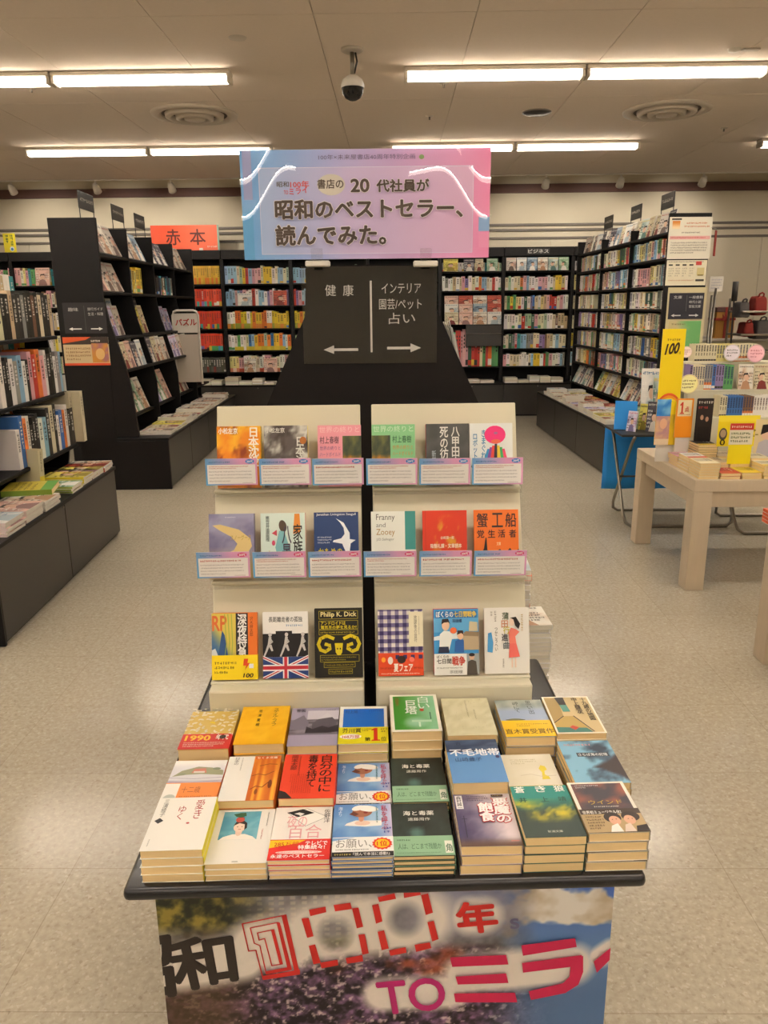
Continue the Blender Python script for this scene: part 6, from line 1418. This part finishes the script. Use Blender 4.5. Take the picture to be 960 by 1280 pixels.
# face-out books standing on the wall shelves (large enough to pick apart)
fo = []
for n in range(6): fo.append((1.57 + n * .145, 1.977, .135, .175, [0, 1, 6, 9, 5, 11][n], 'top shelf beside the right bookcase'))
fo += [(2.56, 1.977, .13, .175, 7, 'top shelf nearest the right bookcase')]
fo += [(0.70, 1.977, .20, .16, 7, 'top shelf right of the large sign'), (0.98, 1.977, .15, .16, 2, 'top shelf right of the large sign'), (1.14, 1.977, .11, .16, 3, 'top shelf right of the large sign'), (1.30, 1.977, .15, .165, 11, 'top shelf right of the large sign')]
fo += [(-0.88 - 0.02, 1.842, .20, .21, 10, 'top shelf left of the rack'), (-0.64, 1.842, .17, .21, 7, 'top shelf left of the rack')]
fo += [(-2.18 + .0, 1.544, .20, .17, 1, 'second shelf of white study books'), (-1.68, 1.544, .19, .2, 10, 'second shelf of white study books')]
fo += [(-2.34 + .2, 0.621, .17, .19, 9, 'lowest shelf right of the red sets'), (-1.86, 0.621, .19, .19, 4, 'lowest shelf right of the red sets')]
for j in range(3):
    for n in range(4): fo.append((0.72 + n * .20, 1.62 - .11 * j - 0.19 + 0.05, .19, .17, [4, 10, 9, 10, 1, 4, 6, 10, 3, 4, 9, 1][(n + j * 4) % 12], 'wall magazine rack right of the black rack, %s line' % ['upper', 'middle', 'lower'][j]))
fo += [(-4.62, 1.842, .20, .24, 9, 'top shelf above the near left hardcovers'), (-5.0, 1.842, .2, .24, 4, 'top shelf above the near left hardcovers')]
cnt = {}
for i, (x, z, w, h, k, wn) in enumerate(fo):
    cnt[wn] = cnt.get(wn, 0) + 1
    mag(Tr(x, BY - 0.035 - (0.02 if 'line' in wn else 0) + (0.03 * (['upper', 'middle', 'lower'].index(wn.split()[-2]) * -1) if 'line' in wn else 0), z) @ Rx(82), k, ' '.join(('%s book, %s from left, %s' % (MAGC[k], LW[cnt[wn] - 1], wn)).split()[:16]), 'face-out books on the wall shelves', w / .21, h / .28, 2, 'picture_book', 'picture book')
t = empty('grey_panel', Tr(1.02, BY - 0.10, 0.96), 'dark grey blank panel hanging below the wall magazine rack', 'panel')
MB().rbox(0, 0.50, 0, 0.02, 0, 0.30, 'darkmetal', .004, 1).build('board', t); MB().rbox(0, 0.50, -0.012, 0.0, 0.17, 0.18, 'trim', .002, 1).build('ledge', t)
o = mass.build('shelved_books'); tag(o, 'rows of small book spines filling the far wall bookcases', 'books', kind='stuff')
# header lettering
for x, txt, lb in ((-3.12, '大学入試', 'small white header lettering plate under the red sign'), (1.85, 'ビジネス', 'small dark header plate above the six-shelf wall bookcase'), (-4.55, '大学受験参考書', 'small header lettering plate on the left wall bookcase')):
    t = empty('header_plate', Tr(x, BY - 0.036, 2.195) @ FACE, lb, 'sign', 'header plates of the wall bookcases'); W = 70 * len(txt) + 30
    b = MB().rbox(0, W / 1000, 0, .075, -.003, 0, 'darkmetal', .001, 1).build('plate', t); s = Sheet(W, 75, eps=.0005); s.text(txt, (15, 12, W - 15, 62), '#d9d6cf', .02); s.build('lettering', b)
# red sign and small yellow sign above the wall cases
a = at_y(190, 311, BY); b = at_y(273, 281, BY)
t = empty('red_sign', Tr(a.x, BY, 2.292) @ FACE, 'wide red sign with two large dark characters above the wall bookcase', 'sign'); W, H = (b.x - a.x) * 1000, (b.z - 2.292) * 1000
bb = MB().box(0, W / 1000, 0, H / 1000, -.004, 0, 'white').build('board', t); s = Sheet(W, H, eps=.0006); s.grid(0, 0, W, H, 10, 4, lambda u, v: mixc('#e0502f', '#ee7a5c', step(.1, .9, u * .5 + .3 * (1 - v))))
s.text('赤', (W * .22, H * .22, W * .43, H * .84), '#5c2a24', .02).text('本', (W * .57, H * .22, W * .80, H * .84), '#5c2a24', .02).marks(W * .82, H * .08, W * .97, H * .2, 1, '#f3dccf', 3).rect(W - 25, 0, W, H, '#8fae9f'); s.build('lettering', bb)
for x in (.15, .7): MB().rbox(W / 1000 * x, W / 1000 * x + .05, -.0, .03, -.02, .012, 'white', .003, 1).build('clip', t)
t = empty('yellow_sign', Tr(-5.40, BY, 2.292) @ FACE, 'small yellow sign above the wall bookcase at the far left', 'sign')
bb = MB().box(0, .17, 0, .25, -.004, 0, 'white').build('board', t); s = Sheet(170, 250, eps=.0006); s.rect(0, 0, 170, 250, '#e6d62a').marks(20, 80, 150, 230, 2, '#3f6a3a', 4, True).ell(110, 45, 30, 32, '#e6ecf0').ell(110, 40, 18, 20, '#3f7fb0'); s.build('lettering', bb)
# ---------------------------------------------------------------- pale wood table on the right
WT = Tr(1.572, 3.935, 0) @ Rz(0.6)
TW, TD, TZ = 1.50, 0.955, 0.615
t = empty('wooden_table', WT, 'pale wooden table with thick square legs carrying books, right of the aisle', 'table')
MB().rbox(0, TW, 0, TD, TZ - 0.066, TZ, 'wood', .004, 2).build('table_top', t)
for x in (0.0, TW - 0.10):
    for y in (0.0, TD - 0.10): MB().rbox(x, x + .10, y, y + .10, 0, TZ - 0.066, 'wood', .004, 2).build('leg', t)
for a in ((0.10, TW - .10, .03, .05), (0.10, TW - .10, TD - .05, TD - .03)): MB().rbox(*a, TZ - .155, TZ - .066, 'wood', .002, 1).build('apron', t)
for x in (0.03, TW - .05): MB().rbox(x, x + .02, .10, TD - .10, TZ - .155, TZ - .066, 'wood', .002, 1).build('apron', t)
T2 = Tr(1.588, 2.42, 0) @ Rz(0.6)
t = empty('wooden_table', T2, 'pale wooden table cut by the right edge, nearer than the book-laden one', 'table')
MB().rbox(0, 1.2, 0, 0.72, TZ - 0.066, TZ, 'wood', .004, 2).build('table_top', t)
for x in (0.0, 1.1):
    for y in (0.0, 0.62): MB().rbox(x, x + .10, y, y + .10, 0, TZ - .066, 'wood', .004, 2).build('leg', t)
MB().rbox(0.03, .05, .10, .62, TZ - .155, TZ - .066, 'wood', .002, 1).build('apron', t); MB().rbox(.1, 1.1, .67, .69, TZ - .155, TZ - .066, 'wood', .002, 1).build('apron', t)
for q in range(4):
    mag(T2 @ Tr(-0.035, 0.53, TZ + .001 + q * .0145), 10, 'orange-red magazine, %s in the pile at the right edge' % (LW[3 - q] + ' from the top' if q < 3 else 'topmost'), 'orange magazines on the nearer wooden table', 0.8, 0.65, .014 / .006, 'orange_magazine', 'magazine', '#dd5a2c')

# piles of paperbacks on the wooden table
r4 = random.Random(91)
grid = {(0, 0): (6, 'cream'), (1, 0): (2, 'red'), (2, 0): (2, 'yellow'), (3, 0): (4, 'cream'),
        (0, 1): (5, 'white'), (1, 1): (4, 'beige'), (2, 1): (3, 'pale yellow'), (3, 1): (5, 'cream'),
        (0, 2): (4, 'pink'), (1, 2): (9, 'black'), (2, 2): (4, 'beige'), (3, 2): (4, 'pale yellow'), (1, 3): (3, 'cream')}
rown2 = ['front', 'second', 'third', 'fourth']; coln = ['leftmost', 'second from left', 'third from left', 'fourth from left']
PILE_TOP = {}
for (cx, cy), (n, c) in grid.items():
    x = 0.022 + cx * .112; y = .012 + cy * .153; z = TZ + .0005; th = r4.uniform(.014, .018); first = None
    for q in range(n):
        k = n - 1 - q
        lb = '%s paperback, %s of %s pile, %s row, wooden table' % (c, 'topmost' if k == 0 else LW[k] + ' down', coln[cx], rown2[cy])
        T = WT @ Tr(x + r4.uniform(-.003, .003), y + r4.uniform(-.003, .003), z) @ Rz(r4.uniform(-1.5, 1.5))
        if first is None:
            s = S(); cc = hexa(PAL[c]); s.rect(0, 0, 105, 148, tuple(cc)).rect(8, 60, 97, 132, tuple(np.clip(cc * .82, 0, 1))).marks(60, 62, 92, 128, 2, '#3a3634' if cc.sum() > 1.2 else '#e6e2da', cx + cy * 4, True)
            if (cx + cy) % 2: s.rect(0, 0, 105, 40, ['#dfc23a', '#c9553c', '#e6e2da'][(cx + cy) % 3]).marks(6, 8, 96, 30, 2, '#5a4a3a', 5)
            first = book('paperback', lb, 'paperback', 'paperbacks piled on the wooden table', t=th - .0004, cover=PAL[c], art=s, T=T)
        else: o = copy_tree(first); o.matrix_basis = T; o['label'] = lb
        z += th
    PILE_TOP[(cx, cy)] = z

# tiered cream stand with two rows of upright paperbacks
def wl(px, py, y): return WT.inverted() @ hit(px, py, WT @ Vector((0, y, 0)), WT.to_3x3() @ Vector((0, 1, 0)))
YU, YLo, YB = 0.76, 0.62, 0.86
zu = wl(900, 487, YU).z; zl = wl(900, 522, YLo).z; zb = wl(900, 452, YB).z
xs0 = wl(862, 470, YU).x; X1 = 1.35
t = empty('tiered_stand', WT, 'cream tiered stand on the wooden table holding two rows of upright paperbacks', 'book stand')
MB().rbox(xs0 - .02, X1, YU - .01, YU + .01, TZ, zu - .004, 'cream', .003, 1).build('front_board', t)
MB().rbox(xs0 - .02, X1, YU - .012, YB, zu - .012, zu, 'cream', .002, 1).build('shelf', t)
MB().rbox(xs0 - .02, X1, YB, YB + .09, zb - .012, zb, 'cream', .002, 1).build('shelf', t)
MB().rbox(xs0 - .02, X1, YB - .004, YB + .004, TZ, zb - .004, 'cream', .002, 1).build('back_board', t)
MB().rbox(xs0 + .10, X1, YLo - .008, YU - .01, zl - .012, zl, 'cream', .002, 1).build('shelf', t)
MB().rbox(xs0 + .10, X1, YLo - .008, YLo + .006, TZ, zl - .004, 'cream', .002, 1).build('front_board', t)
def spine_run(x0, y, z, items, hgt, where_, grp):
    x = x0
    for i, (c, w, n, bnd) in enumerate(items):
        for q in range(n):
            lb = '%s-spined paperback, %s of %s, %s' % (c, LW[q] if n > 1 else 'single', 'its colour run %s along' % LW[i], where_)
            shelf_book(WT, x, y, z, w, .10, hgt * r4.uniform(.97, 1.0), PAL[c], ' '.join(lb.split()[:16]), grp, 'small_paperback', 'paperback', (i * 3) % 12); x += w + .0006
    return x
spine_run(xs0, YU - .008 + .012, zu + .0005, [('violet', .018, 1, 0), ('cream', .014, 5, 0), ('grey', .015, 3, 0), ('blue', .02, 1, 0), ('violet', .016, 3, 0), ('green', .018, 3, 0)], .148, 'upper row of the tiered stand', 'paperbacks in the upper row of the tiered stand')
xe = wl(922, 470, YU).x
for i, (k, w, cc) in enumerate(((9, .09, 'tan'), (3, .10, 'cream'), (7, .10, 'yellow'), (9, .10, 'white'))):
    mag(WT @ Tr(xe + .005 + sum([.09, .10, .10, .10][:i]) + .003 * i, YU + .004, zu + .0005) @ Rx(84), k, '%s face-out paperback with a drawn figure, %s right of the green spines' % (cc, LW[i]), 'face-out paperbacks on the tiered stand', w / .21, .148 / .28, 2, 'face_out_paperback', 'paperback', '#e0cf9f')
spine_run(wl(868, 450, YB).x, YB + .002, zb + .0005, [('cream', .016, 8, 0), ('pale yellow', .016, 6, 0), ('cream', .018, 8, 0)], wl(900, 430, YB).z - zb, 'backmost row behind the round cards', 'cream paperbacks at the back of the tiered stand')
spine_run(wl(900, 510, YLo).x, YLo + .008, zl + .0005, [('cream', .014, 3, 0), ('blue', .015, 6, 0), ('brown', .015, 4, 0), ('white', .016, 8, 0)], .125, 'lower row of the tiered stand', 'paperbacks in the lower row of the tiered stand')
def round_card(px, py, y, r_, col, tcol, lb, half=False):
    p = wl(px, py, y); t = empty('round_card', WT @ Tr(p.x, y, p.z) @ FACE, lb, 'card')
    m = MB(); pts = [(r_ * cos(2 * pi * k / 28), r_ * sin(2 * pi * k / 28)) for k in range(28)]; 
    if half: pts = [(x, max(yy, -r_ * .9)) for x, yy in pts]
    m.prism(pts, -0.001, 0, 'z', 'white'); b = m.build('card_board', t); s = Sheet(r_ * 2000, r_ * 2000, eps=.0003); R_ = r_ * 1000
    s.ell(R_, R_, R_ * .97, R_ * .97, col, 28).ell(R_, R_, R_ * .88, R_ * .88, tuple(np.clip(hexa(col) * 1.12, 0, 1)), 28).marks(R_ * .35, R_ * .5, R_ * 1.65, R_ * 1.5, 3, tcol, int(px)); s.build('card_print', b, Tr(-r_, -r_, 0))
    MB().tube([(0, -r_ * .8, -.004), (0, -r_ - .10, -.004)], .0018, 'acrylic', 6).build('stick', t)
round_card(915, 441, YU + .055, .050, '#d4ccd6', '#4a4450', 'round white card with dark lettering above the tiered stand')
round_card(945, 442, YU + .053, .054, '#eab4bf', '#c46a80', 'round pink card with pink lettering above the tiered stand')
round_card(861, 480, 0.70, .058, '#f0dfa0', '#7a6a40', 'round cream and yellow card right of the tall yellow card')
round_card(858, 440, 0.80, .034, '#ecd0c9', '#b06a6a', 'small round pale card peeping out behind the tall yellow card')
# tall yellow card
YC = 0.50
def card_on(name, lb, cat, y, box_px, draw, base='white', tilt=0, thick=.002, drop=False):
    a, b = wl(box_px[0], box_px[3], y), wl(box_px[2], box_px[1], y)
    if drop: a.z = PILE_TOP[(1, 2)] + .001
    t = empty(name, WT @ Tr(a.x, y, a.z) @ Rx(-tilt) @ FACE, lb, cat)
    W, H = (b.x - a.x) * 1000, (b.z - a.z) * 1000; bb = MB().rbox(0, W / 1000, 0, H / 1000, -thick, 0, base, thick * .3, 1).build('board', t)
    s = Sheet(W, H, eps=.0003); draw(s, W, H); s.build('print', bb); hh_ = a.z - TZ - .0006 if not drop else .0; wd = .4 if name in ('tall_card', 'orange_card') else .06
    if hh_ > .004: MB().rbox(W / 1000 * (.5 - wd), W / 1000 * (.5 + wd), -hh_, .01, -thick * 1.6, -thick, base if wd > .1 else 'acrylic', .0004, 1).build('stem', t)
    return t
def dy(s, W, H):
    s.rect(0, 0, W, H, '#f2d416'); f = lambda y: H * (560 - y) / (560 - 411); 
    s.text('100', None, '#3a2413', .06, quad=[(W * .16, f(443)), (W * .72, f(441)), (W * .80, f(428)), (W * .24, f(430))]).text('点', (W * .76, f(443), W * .84, f(439)), '#3a2413').marks(W * .22, f(427), W * .76, f(422), 1, '#8a6a1a', 3)
    for i, c in enumerate(('#e2622a', '#f0a02a', '#f3dc3a', '#58a846', '#3f7fc0')): s.ell(W * .5, f(520), W * (.62 - .05 * i), abs(f(520) - f(492 + 3.2 * i)), c, 30)
    s.rect(0, 0, W, f(503), '#f2d416').grid(0, f(522), W * .62, f(500), 6, 5, cloudy('#2f7fd0', '#7fc0e8', 3, 4)).grid(0, f(552), W * .62, f(522), 8, 8, cloudy('#d9b08a', '#b58a90', 4, 3)).ell(W * .34, f(532), W * .16, abs(f(532) - f(525)), '#e0b08f').rect(0, 0, W * .62, f(552), '#e0cdb0').grid(W * .62, 0, W, f(520), 4, 6, cloudy('#e8c21c', '#d9b43a', 3, 4))
card_on('tall_card', 'tall bright yellow card reading 100 with a rainbow, at the table\'s left edge', 'card', YC, (817, 411, 858, 556), dy, 'white')
def do(s, W, H): s.rect(0, 0, W, H, '#f0961e').rect(W * .1, H * .55, W * .9, H * .96, '#efe0b4').poly([(W * .30, H * .62), (W * .40, H * .62), (W * .40, H * .91), (W * .33, H * .91), (W * .22, H * .85), (W * .22, H * .81), (W * .30, H * .83)], '#c93c26').rect(W * .23, H * .61, W * .47, H * .64, '#c93c26').text('点', (W * .5, H * .66, W * .74, H * .80), '#c93c26', .03).marks(W * .16, H * .57, W * .84, H * .61, 1, '#a05a2a', 3)
card_on('orange_card', 'orange card with a red figure 1 between the yellow card and the black book', 'card', .4685, (842, 498, 868, 547), do)
def dk_(s, W, H): s.rect(0, 0, W, H, '#2a211d').marks(W * .06, H * .86, W * .94, H * .96, 1, '#cfc7bb', 3).marks(W * .08, H * .74, W * .7, H * .84, 1, '#b5403a', 4).ell(W * .34, H * .56, W * .10, H * .06, '#b58a6c').ell(W * .66, H * .52, W * .10, H * .06, '#b0856a').rect(W * .15, H * .02, W * .85, H * .34, '#1f1917')
card_on('black_book', 'black paperback with two small faces standing upright behind the piles', 'paperback', .43, (868, 498, 893, 548), dk_, 'blackdeep', 0, .014, True)
def dyb(s, W, H): s.rect(0, 0, W, H, '#f0d81a').rect(0, H * .8, W, H, '#f5e23a').ell(W * .14, H * .4, W * .1, H * .2, '#5a5446').ell(W * .14, H * .42, W * .07, H * .13, '#b59a80').text('0', (W * .08, H * .04, W * .2, H * .22), '#3a3413', .02).marks(W * .3, H * .1, W * .95, H * .6, 3, '#8a7a1a', 4)
card_on('yellow_box_card', 'wide bright yellow display card behind the red-headed notice', 'card', .3155, (895, 519, 951, 558), dyb)
def drh(s, W, H): s.rect(0, 0, W, H, '#e9d81a').rect(0, H * .48, W, H, '#e6dfc9').rect(0, H * .84, W, H, '#c9402f').marks(W * .06, H * .87, W * .94, H * .96, 1, '#f0e0c8', 3).marks(W * .06, H * .52, W * .9, H * .8, 3, '#5a6a3a', 5)
card_on('notice_card', 'yellow and cream notice with a red heading at the front of the table', 'card', .1635, (908, 529, 943, 580), drh)
def dph(s, W, H): s.rect(0, 0, W, H, '#d9c79a').ell(W * .5, H * .62, W * .2, H * .16, '#e0bfa4').poly([(W * .25, H * .6), (W * .3, H * .86), (W * .7, H * .88), (W * .8, H * .6), (W * .7, H * .4), (W * .66, H * .7)], '#231d1c').poly([(W * .1, 0), (W * .2, H * .4), (W * .5, H * .48), (W * .8, H * .4), (W * .9, 0)], '#b9b5bf')
card_on('photo_card', 'standing card with a dark-haired figure, right of the red-headed notice', 'card', .3150, (940, 524, 975, 572), dph)

# ---------------------------------------------------------------- folding stands behind and under the table
def folding_stand(x0, x1, ya, yb, z, lb, foot=0.03):
    t = empty('folding_stand', Tr(0, 0, 0), lb, 'stand'); rr_ = .011
    for (yb_, yt, dx) in ((ya, yb, 0.0), (yb, ya, 0.03)):
        a, b = x0 + dx, x1 - dx
        def leg(x, s_): return [(x, yt, z), (x, yt + (yb_ - yt) * .12, z - .05), (x, yb_ + (yt - yb_) * .10, .09), (x + s_ * .012, yb_ + (yt - yb_) * .03, .035), (x + s_ * .05, yb_, rr_)]
        MB().tube(leg(a, 1) + list(reversed(leg(b, -1))), rr_, 'steel', 10).build('leg_frame', t, True)
    ym = (ya + yb) / 2
    MB().tube([(x0, ym, z * .5), (x1, ym, z * .5)], .007, 'darkmetal', 8).build('pivot_bar', t, True); return t
fs = folding_stand(1.60, 2.36, 5.17, 5.62, .635, 'grey tubular folding stand with crossed legs beside the right bench')
MB().rbox(1.545, 2.50, 5.18, 5.66, .636, .652, 'darkmetal', .004, 1).build('tray', fs)
folding_stand(2.30, 3.0, 4.985, 5.45, .60, 'second tubular folding stand seen under the wooden table')
bsht = MB(); V = []; F = []
for i in range(25):
    for j in range(5): V.append((1.565 + i * .04, 5.672 + .006 * sin(i * 1.1 + j * .3), .632 - j * .1175))
for i in range(24):
    for j in range(4): F.append((i * 5 + j, i * 5 + j + 1, i * 5 + j + 6, i * 5 + j + 5))
bsht.add(V, F, 'blue'); o = bsht.build('blue_sheet', None, True); sm = o.modifiers.new('thick', 'SOLIDIFY'); sm.thickness = .002
tag(o, 'bright blue plastic sheet hanging behind the folding stand', 'sheet')
# picture books on the tray
def tray_book(px0, px1, py0, py1, y, k, col, lb, tilt=12, yaw=0, th=2):
    a, b = at_y(px0, py1, y), at_y(px1, py0, y)
    mag(Tr(a.x, y, max(a.z, .6525)) @ Rz(yaw) @ Rx(90 - tilt), k, lb, 'picture books on the folding stand', (b.x - a.x) / .21, (b.z - max(a.z, .6525)) / .28 / cos(R(tilt)), th, 'picture_book', 'picture book', col)
t = empty('blue_folder', Tr(at_y(767, 538, 5.42).x, 5.42, .6525) @ Rz(-14) @ Rx(82), 'plain bright blue board standing at the left end of the folding stand', 'folder')
c_ = MB().rbox(0, .15, 0, .20, 0, .012, 'blue', .002, 1).build('board', t); MB().box(.004, .148, .003, .197, .012, .0125, 'blue').build('front_sheet', t)
tray_book(786, 800, 508, 540, 5.45, 11, '#7fa04a', 'green picture book beside the blue board on the folding stand', 10, -30)
tray_book(797, 812, 505, 543, 5.40, 7, '#e0c02a', 'yellow picture book in the middle of the folding stand', 10, -35)
tray_book(806, 828, 503, 548, 5.32, 2, '#6d625c', 'dark grey picture book at the right of the folding stand', 14, -25)
tray_book(800, 830, 462, 520, 5.60, 1, '#8fc3d3', 'large pale blue picture book leaning at the back of the folding stand', 16, -10)
tray_book(815, 834, 470, 530, 5.55, 5, '#cfd6d0', 'large pale green picture book behind the tall yellow card', 14, -5)
tray_book(783, 797, 514, 540, 5.34, 8, '#b08fb5', 'small lilac picture book leaning on the folding stand', 12, -40)

# ---------------------------------------------------------------- counter corner beyond the bookcase end
for i, (px, lb) in enumerate(((887, 'left slim grey metal post beyond the bookcase end'), (892.5, 'right slim grey metal post carrying the small white paper'))):
    p = at_y(px, 400, 7.1); t = empty('metal_post', Tr(p.x, 7.1 + .03 * i, 0), lb, 'post')
    MB().tube([(0, 0, .012), (0, 0, 1.64 if i else 1.58)], .011, 'steel', 10).build('pole', t, True); MB().lathe([(0, 0), (.10, 0), (.10, .008), (.02, .014), (0, .014)], 'steel', 20).build('base', t, True)
    if i:
        pl = MB().rbox(-.06, .06, -.004, 0, 1.61, 1.74, 'white', .001, 1).build('paper', t); s = Sheet(120, 130, eps=.0004); s.marks(14, 20, 106, 112, 4, '#a9a7b5', 3); s.build('print', pl, Tr(-.06, -.0045, 1.61) @ FACE)
p = at_y(891, 320, 7.02); t = empty('red_tag', Tr(p.x, 7.02, p.z) @ Rz(50), 'narrow red tag hanging at the right edge of the bookcase end', 'tag')
MB().rbox(0, .05, -.002, .002, 0, .21, 'redfabric', .0008, 1).build('strip', t); MB().tube([(.025, 0, .21), (.025, 0, .225), (-.10, .0, .225)], .002, 'steel', 6).build('hook', t)
t = empty('counter', Tr(0, 0, 0), 'beige shop counter in the far right corner carrying the ribboned box', 'counter')
MB().rbox(3.45, 6.2, 8.85, 9.5, 0, 1.10, 'cream', .006, 1).build('body', t); MB().rbox(3.42, 6.23, 8.80, 9.55, 1.10, 1.13, 'offwhite', .005, 1).build('counter_top', t)
a, b = at_y(893, 421, 8.9), at_y(920, 384, 8.9); t = empty('ribboned_box', Tr(a.x, 8.9, 1.131), 'amber box tied with a red ribbon on the far right counter', 'box'); w, h = b.x - a.x, b.z - 1.131
MB().rbox(0, w, 0, .2, 0, h - .05, 'goldbox', .004, 1).build('box_body', t); MB().rbox(-.005, w + .005, -.005, .205, h - .05, h, 'brown', .004, 1).build('box_lid', t)
MB().rbox(w * .44, w * .56, -.008, .208, 0.001, h + .003, 'redfabric', .001, 1).rbox(-.008, w + .008, -.008, .208, h * .58, h * .66, 'redfabric', .001, 1).build('ribbon', t)
MB().prism([(w * .5, h * .62), (w * .3, h * .78), (w * .34, h * .56)], -.02, -.01, 'y', 'redfabric').prism([(w * .5, h * .62), (w * .7, h * .78), (w * .66, h * .56)], -.02, -.01, 'y', 'redfabric').build('bow', t)
a = at_y(918, 420, 8.5); b = at_y(920, 352, 8.5); t = empty('signal_pole', Tr(a.x, 8.5, 0), 'thin black pole with a thicker black head before the far right counter', 'pole')
MB().tube([(0, 0, .014), (b.x - a.x, 0, b.z - .2)], .010, 'darkmetal', 8).build('pole', t, True); MB().tube([(b.x - a.x, 0, b.z - .2), (b.x - a.x, 0, b.z)], .03, 'darkmetal', 12).build('head', t, True); MB().lathe([(0, 0), (.12, 0), (.12, .01), (0, .014)], 'darkmetal', 20).build('base', t, True)
def bag(px0, py0, px1, py1, y, mat_, lb, name='bag', seed=1):
    a, b = at_y(px0, py1, y), at_y(px1, py0, y); w, h = b.x - a.x, b.z - a.z; r_ = random.Random(seed)
    t = empty(name, Tr(a.x, y, a.z), lb, 'bag', 'bags at the far right counter'); bm = bmesh.new(); bmesh.ops.create_cube(bm, size=1); bmesh.ops.subdivide_edges(bm, edges=bm.edges[:], cuts=3, use_grid_fill=True)
    for v in bm.verts:
        x, yy, z = v.co; f = 1 - .25 * (z + .5) ** 2; v.co = Vector((w / 2 + x * w * f + r_.uniform(-.01, .01), yy * .22 * f + .11, (z + .5) * h + r_.uniform(-.008, .008)))
    bm.verts.index_update(); mb = MB(); mb.add([v.co.copy() for v in bm.verts], [[v.index for v in f.verts] for f in bm.faces], mat_); bm.free(); o = mb.build('body', t, True); sb_ = o.modifiers.new('soft', 'SUBSURF'); sb_.levels = sb_.render_levels = 1
    MB().tube([(w * .3, .05, h * .92), (w * .34, .03, h * 1.12), (w * .5, .02, h * 1.18), (w * .66, .03, h * 1.12), (w * .7, .05, h * .92)], .009, mat_, 8).build('handle', t, True)
t = empty('display_rack', Tr(0, 0, 0), 'grey metal rack holding fabric bags at the far right edge', 'rack')
a, b = at_y(923, 432, 8.3), at_y(985, 372, 8.3)
for z in (1.02, 1.20, b.z - .13): MB().rbox(a.x, b.x + .3, 8.28, 8.65, z - .02, z, 'steel', .003, 1).build('shelf', t)
for x in (a.x, b.x + .28): MB().rbox(x, x + .02, 8.63, 8.65, 0, b.z, 'steel', .002, 1).build('post', t)
bag(924, 377, 940, 397, 8.32, 'greyfabric', 'grey fabric bag left on the upper shelf of the far right rack', seed=1)
bag(943, 370, 962, 394, 8.34, 'redfabric', 'red fabric bag behind the grey ones on the far right rack', seed=2)
bag(930, 403, 945, 421, 8.32, 'redfabric', 'red bag on the middle shelf of the far right rack', seed=3)
bag(944, 400, 966, 424, 8.33, 'greyfabric', 'dark grey bag on the middle shelf of the far right rack', seed=4)

# magazines piled on the plinth behind the cream stands
r5 = random.Random(12)
def pile(x, y, z0, n, hh, cols, w, h, yaw, nm, grp):
    z = z0
    for q in range(n):
        c = cols[q % len(cols)]; kk = {'#e3e1de': 9, '#d9d7d6': 1, '#dd5a2c': 10, '#cfcdd0': 0}.get(c, 9)
        flat_mag(Tr(x, y, z) @ Rz(yaw + r5.uniform(-1.5, 1.5)) @ Tr(r5.uniform(-.004, .004), 0, 0), w, h, hh, c, 'thin pale magazine, %s, %s' % ('topmost' if q == n - 1 else (LW + ['nineteenth'])[n - 1 - q] + ' layer below the top', nm), grp, mag_art(kk, w * 1000, h * 1000) if q == n - 1 else None); z += hh + .0003
    return z
za = pile(0.235, 2.0, 0.461, 13, .013, ['#e3e1de', '#d9d7d6', '#cfcdd0'], .205, .14, 4, 'front pile behind the right cream stand', 'magazines piled behind the right cream stand')
pile(0.215, 2.145, 0.461, 19, .015, ['#d9d7d6', '#e3e1de', '#cfcdd0', '#e3e1de', '#d9d7d6', '#dd5a2c'], .185, .14, -3, 'taller back pile behind the right cream stand', 'magazines piled behind the right cream stand')
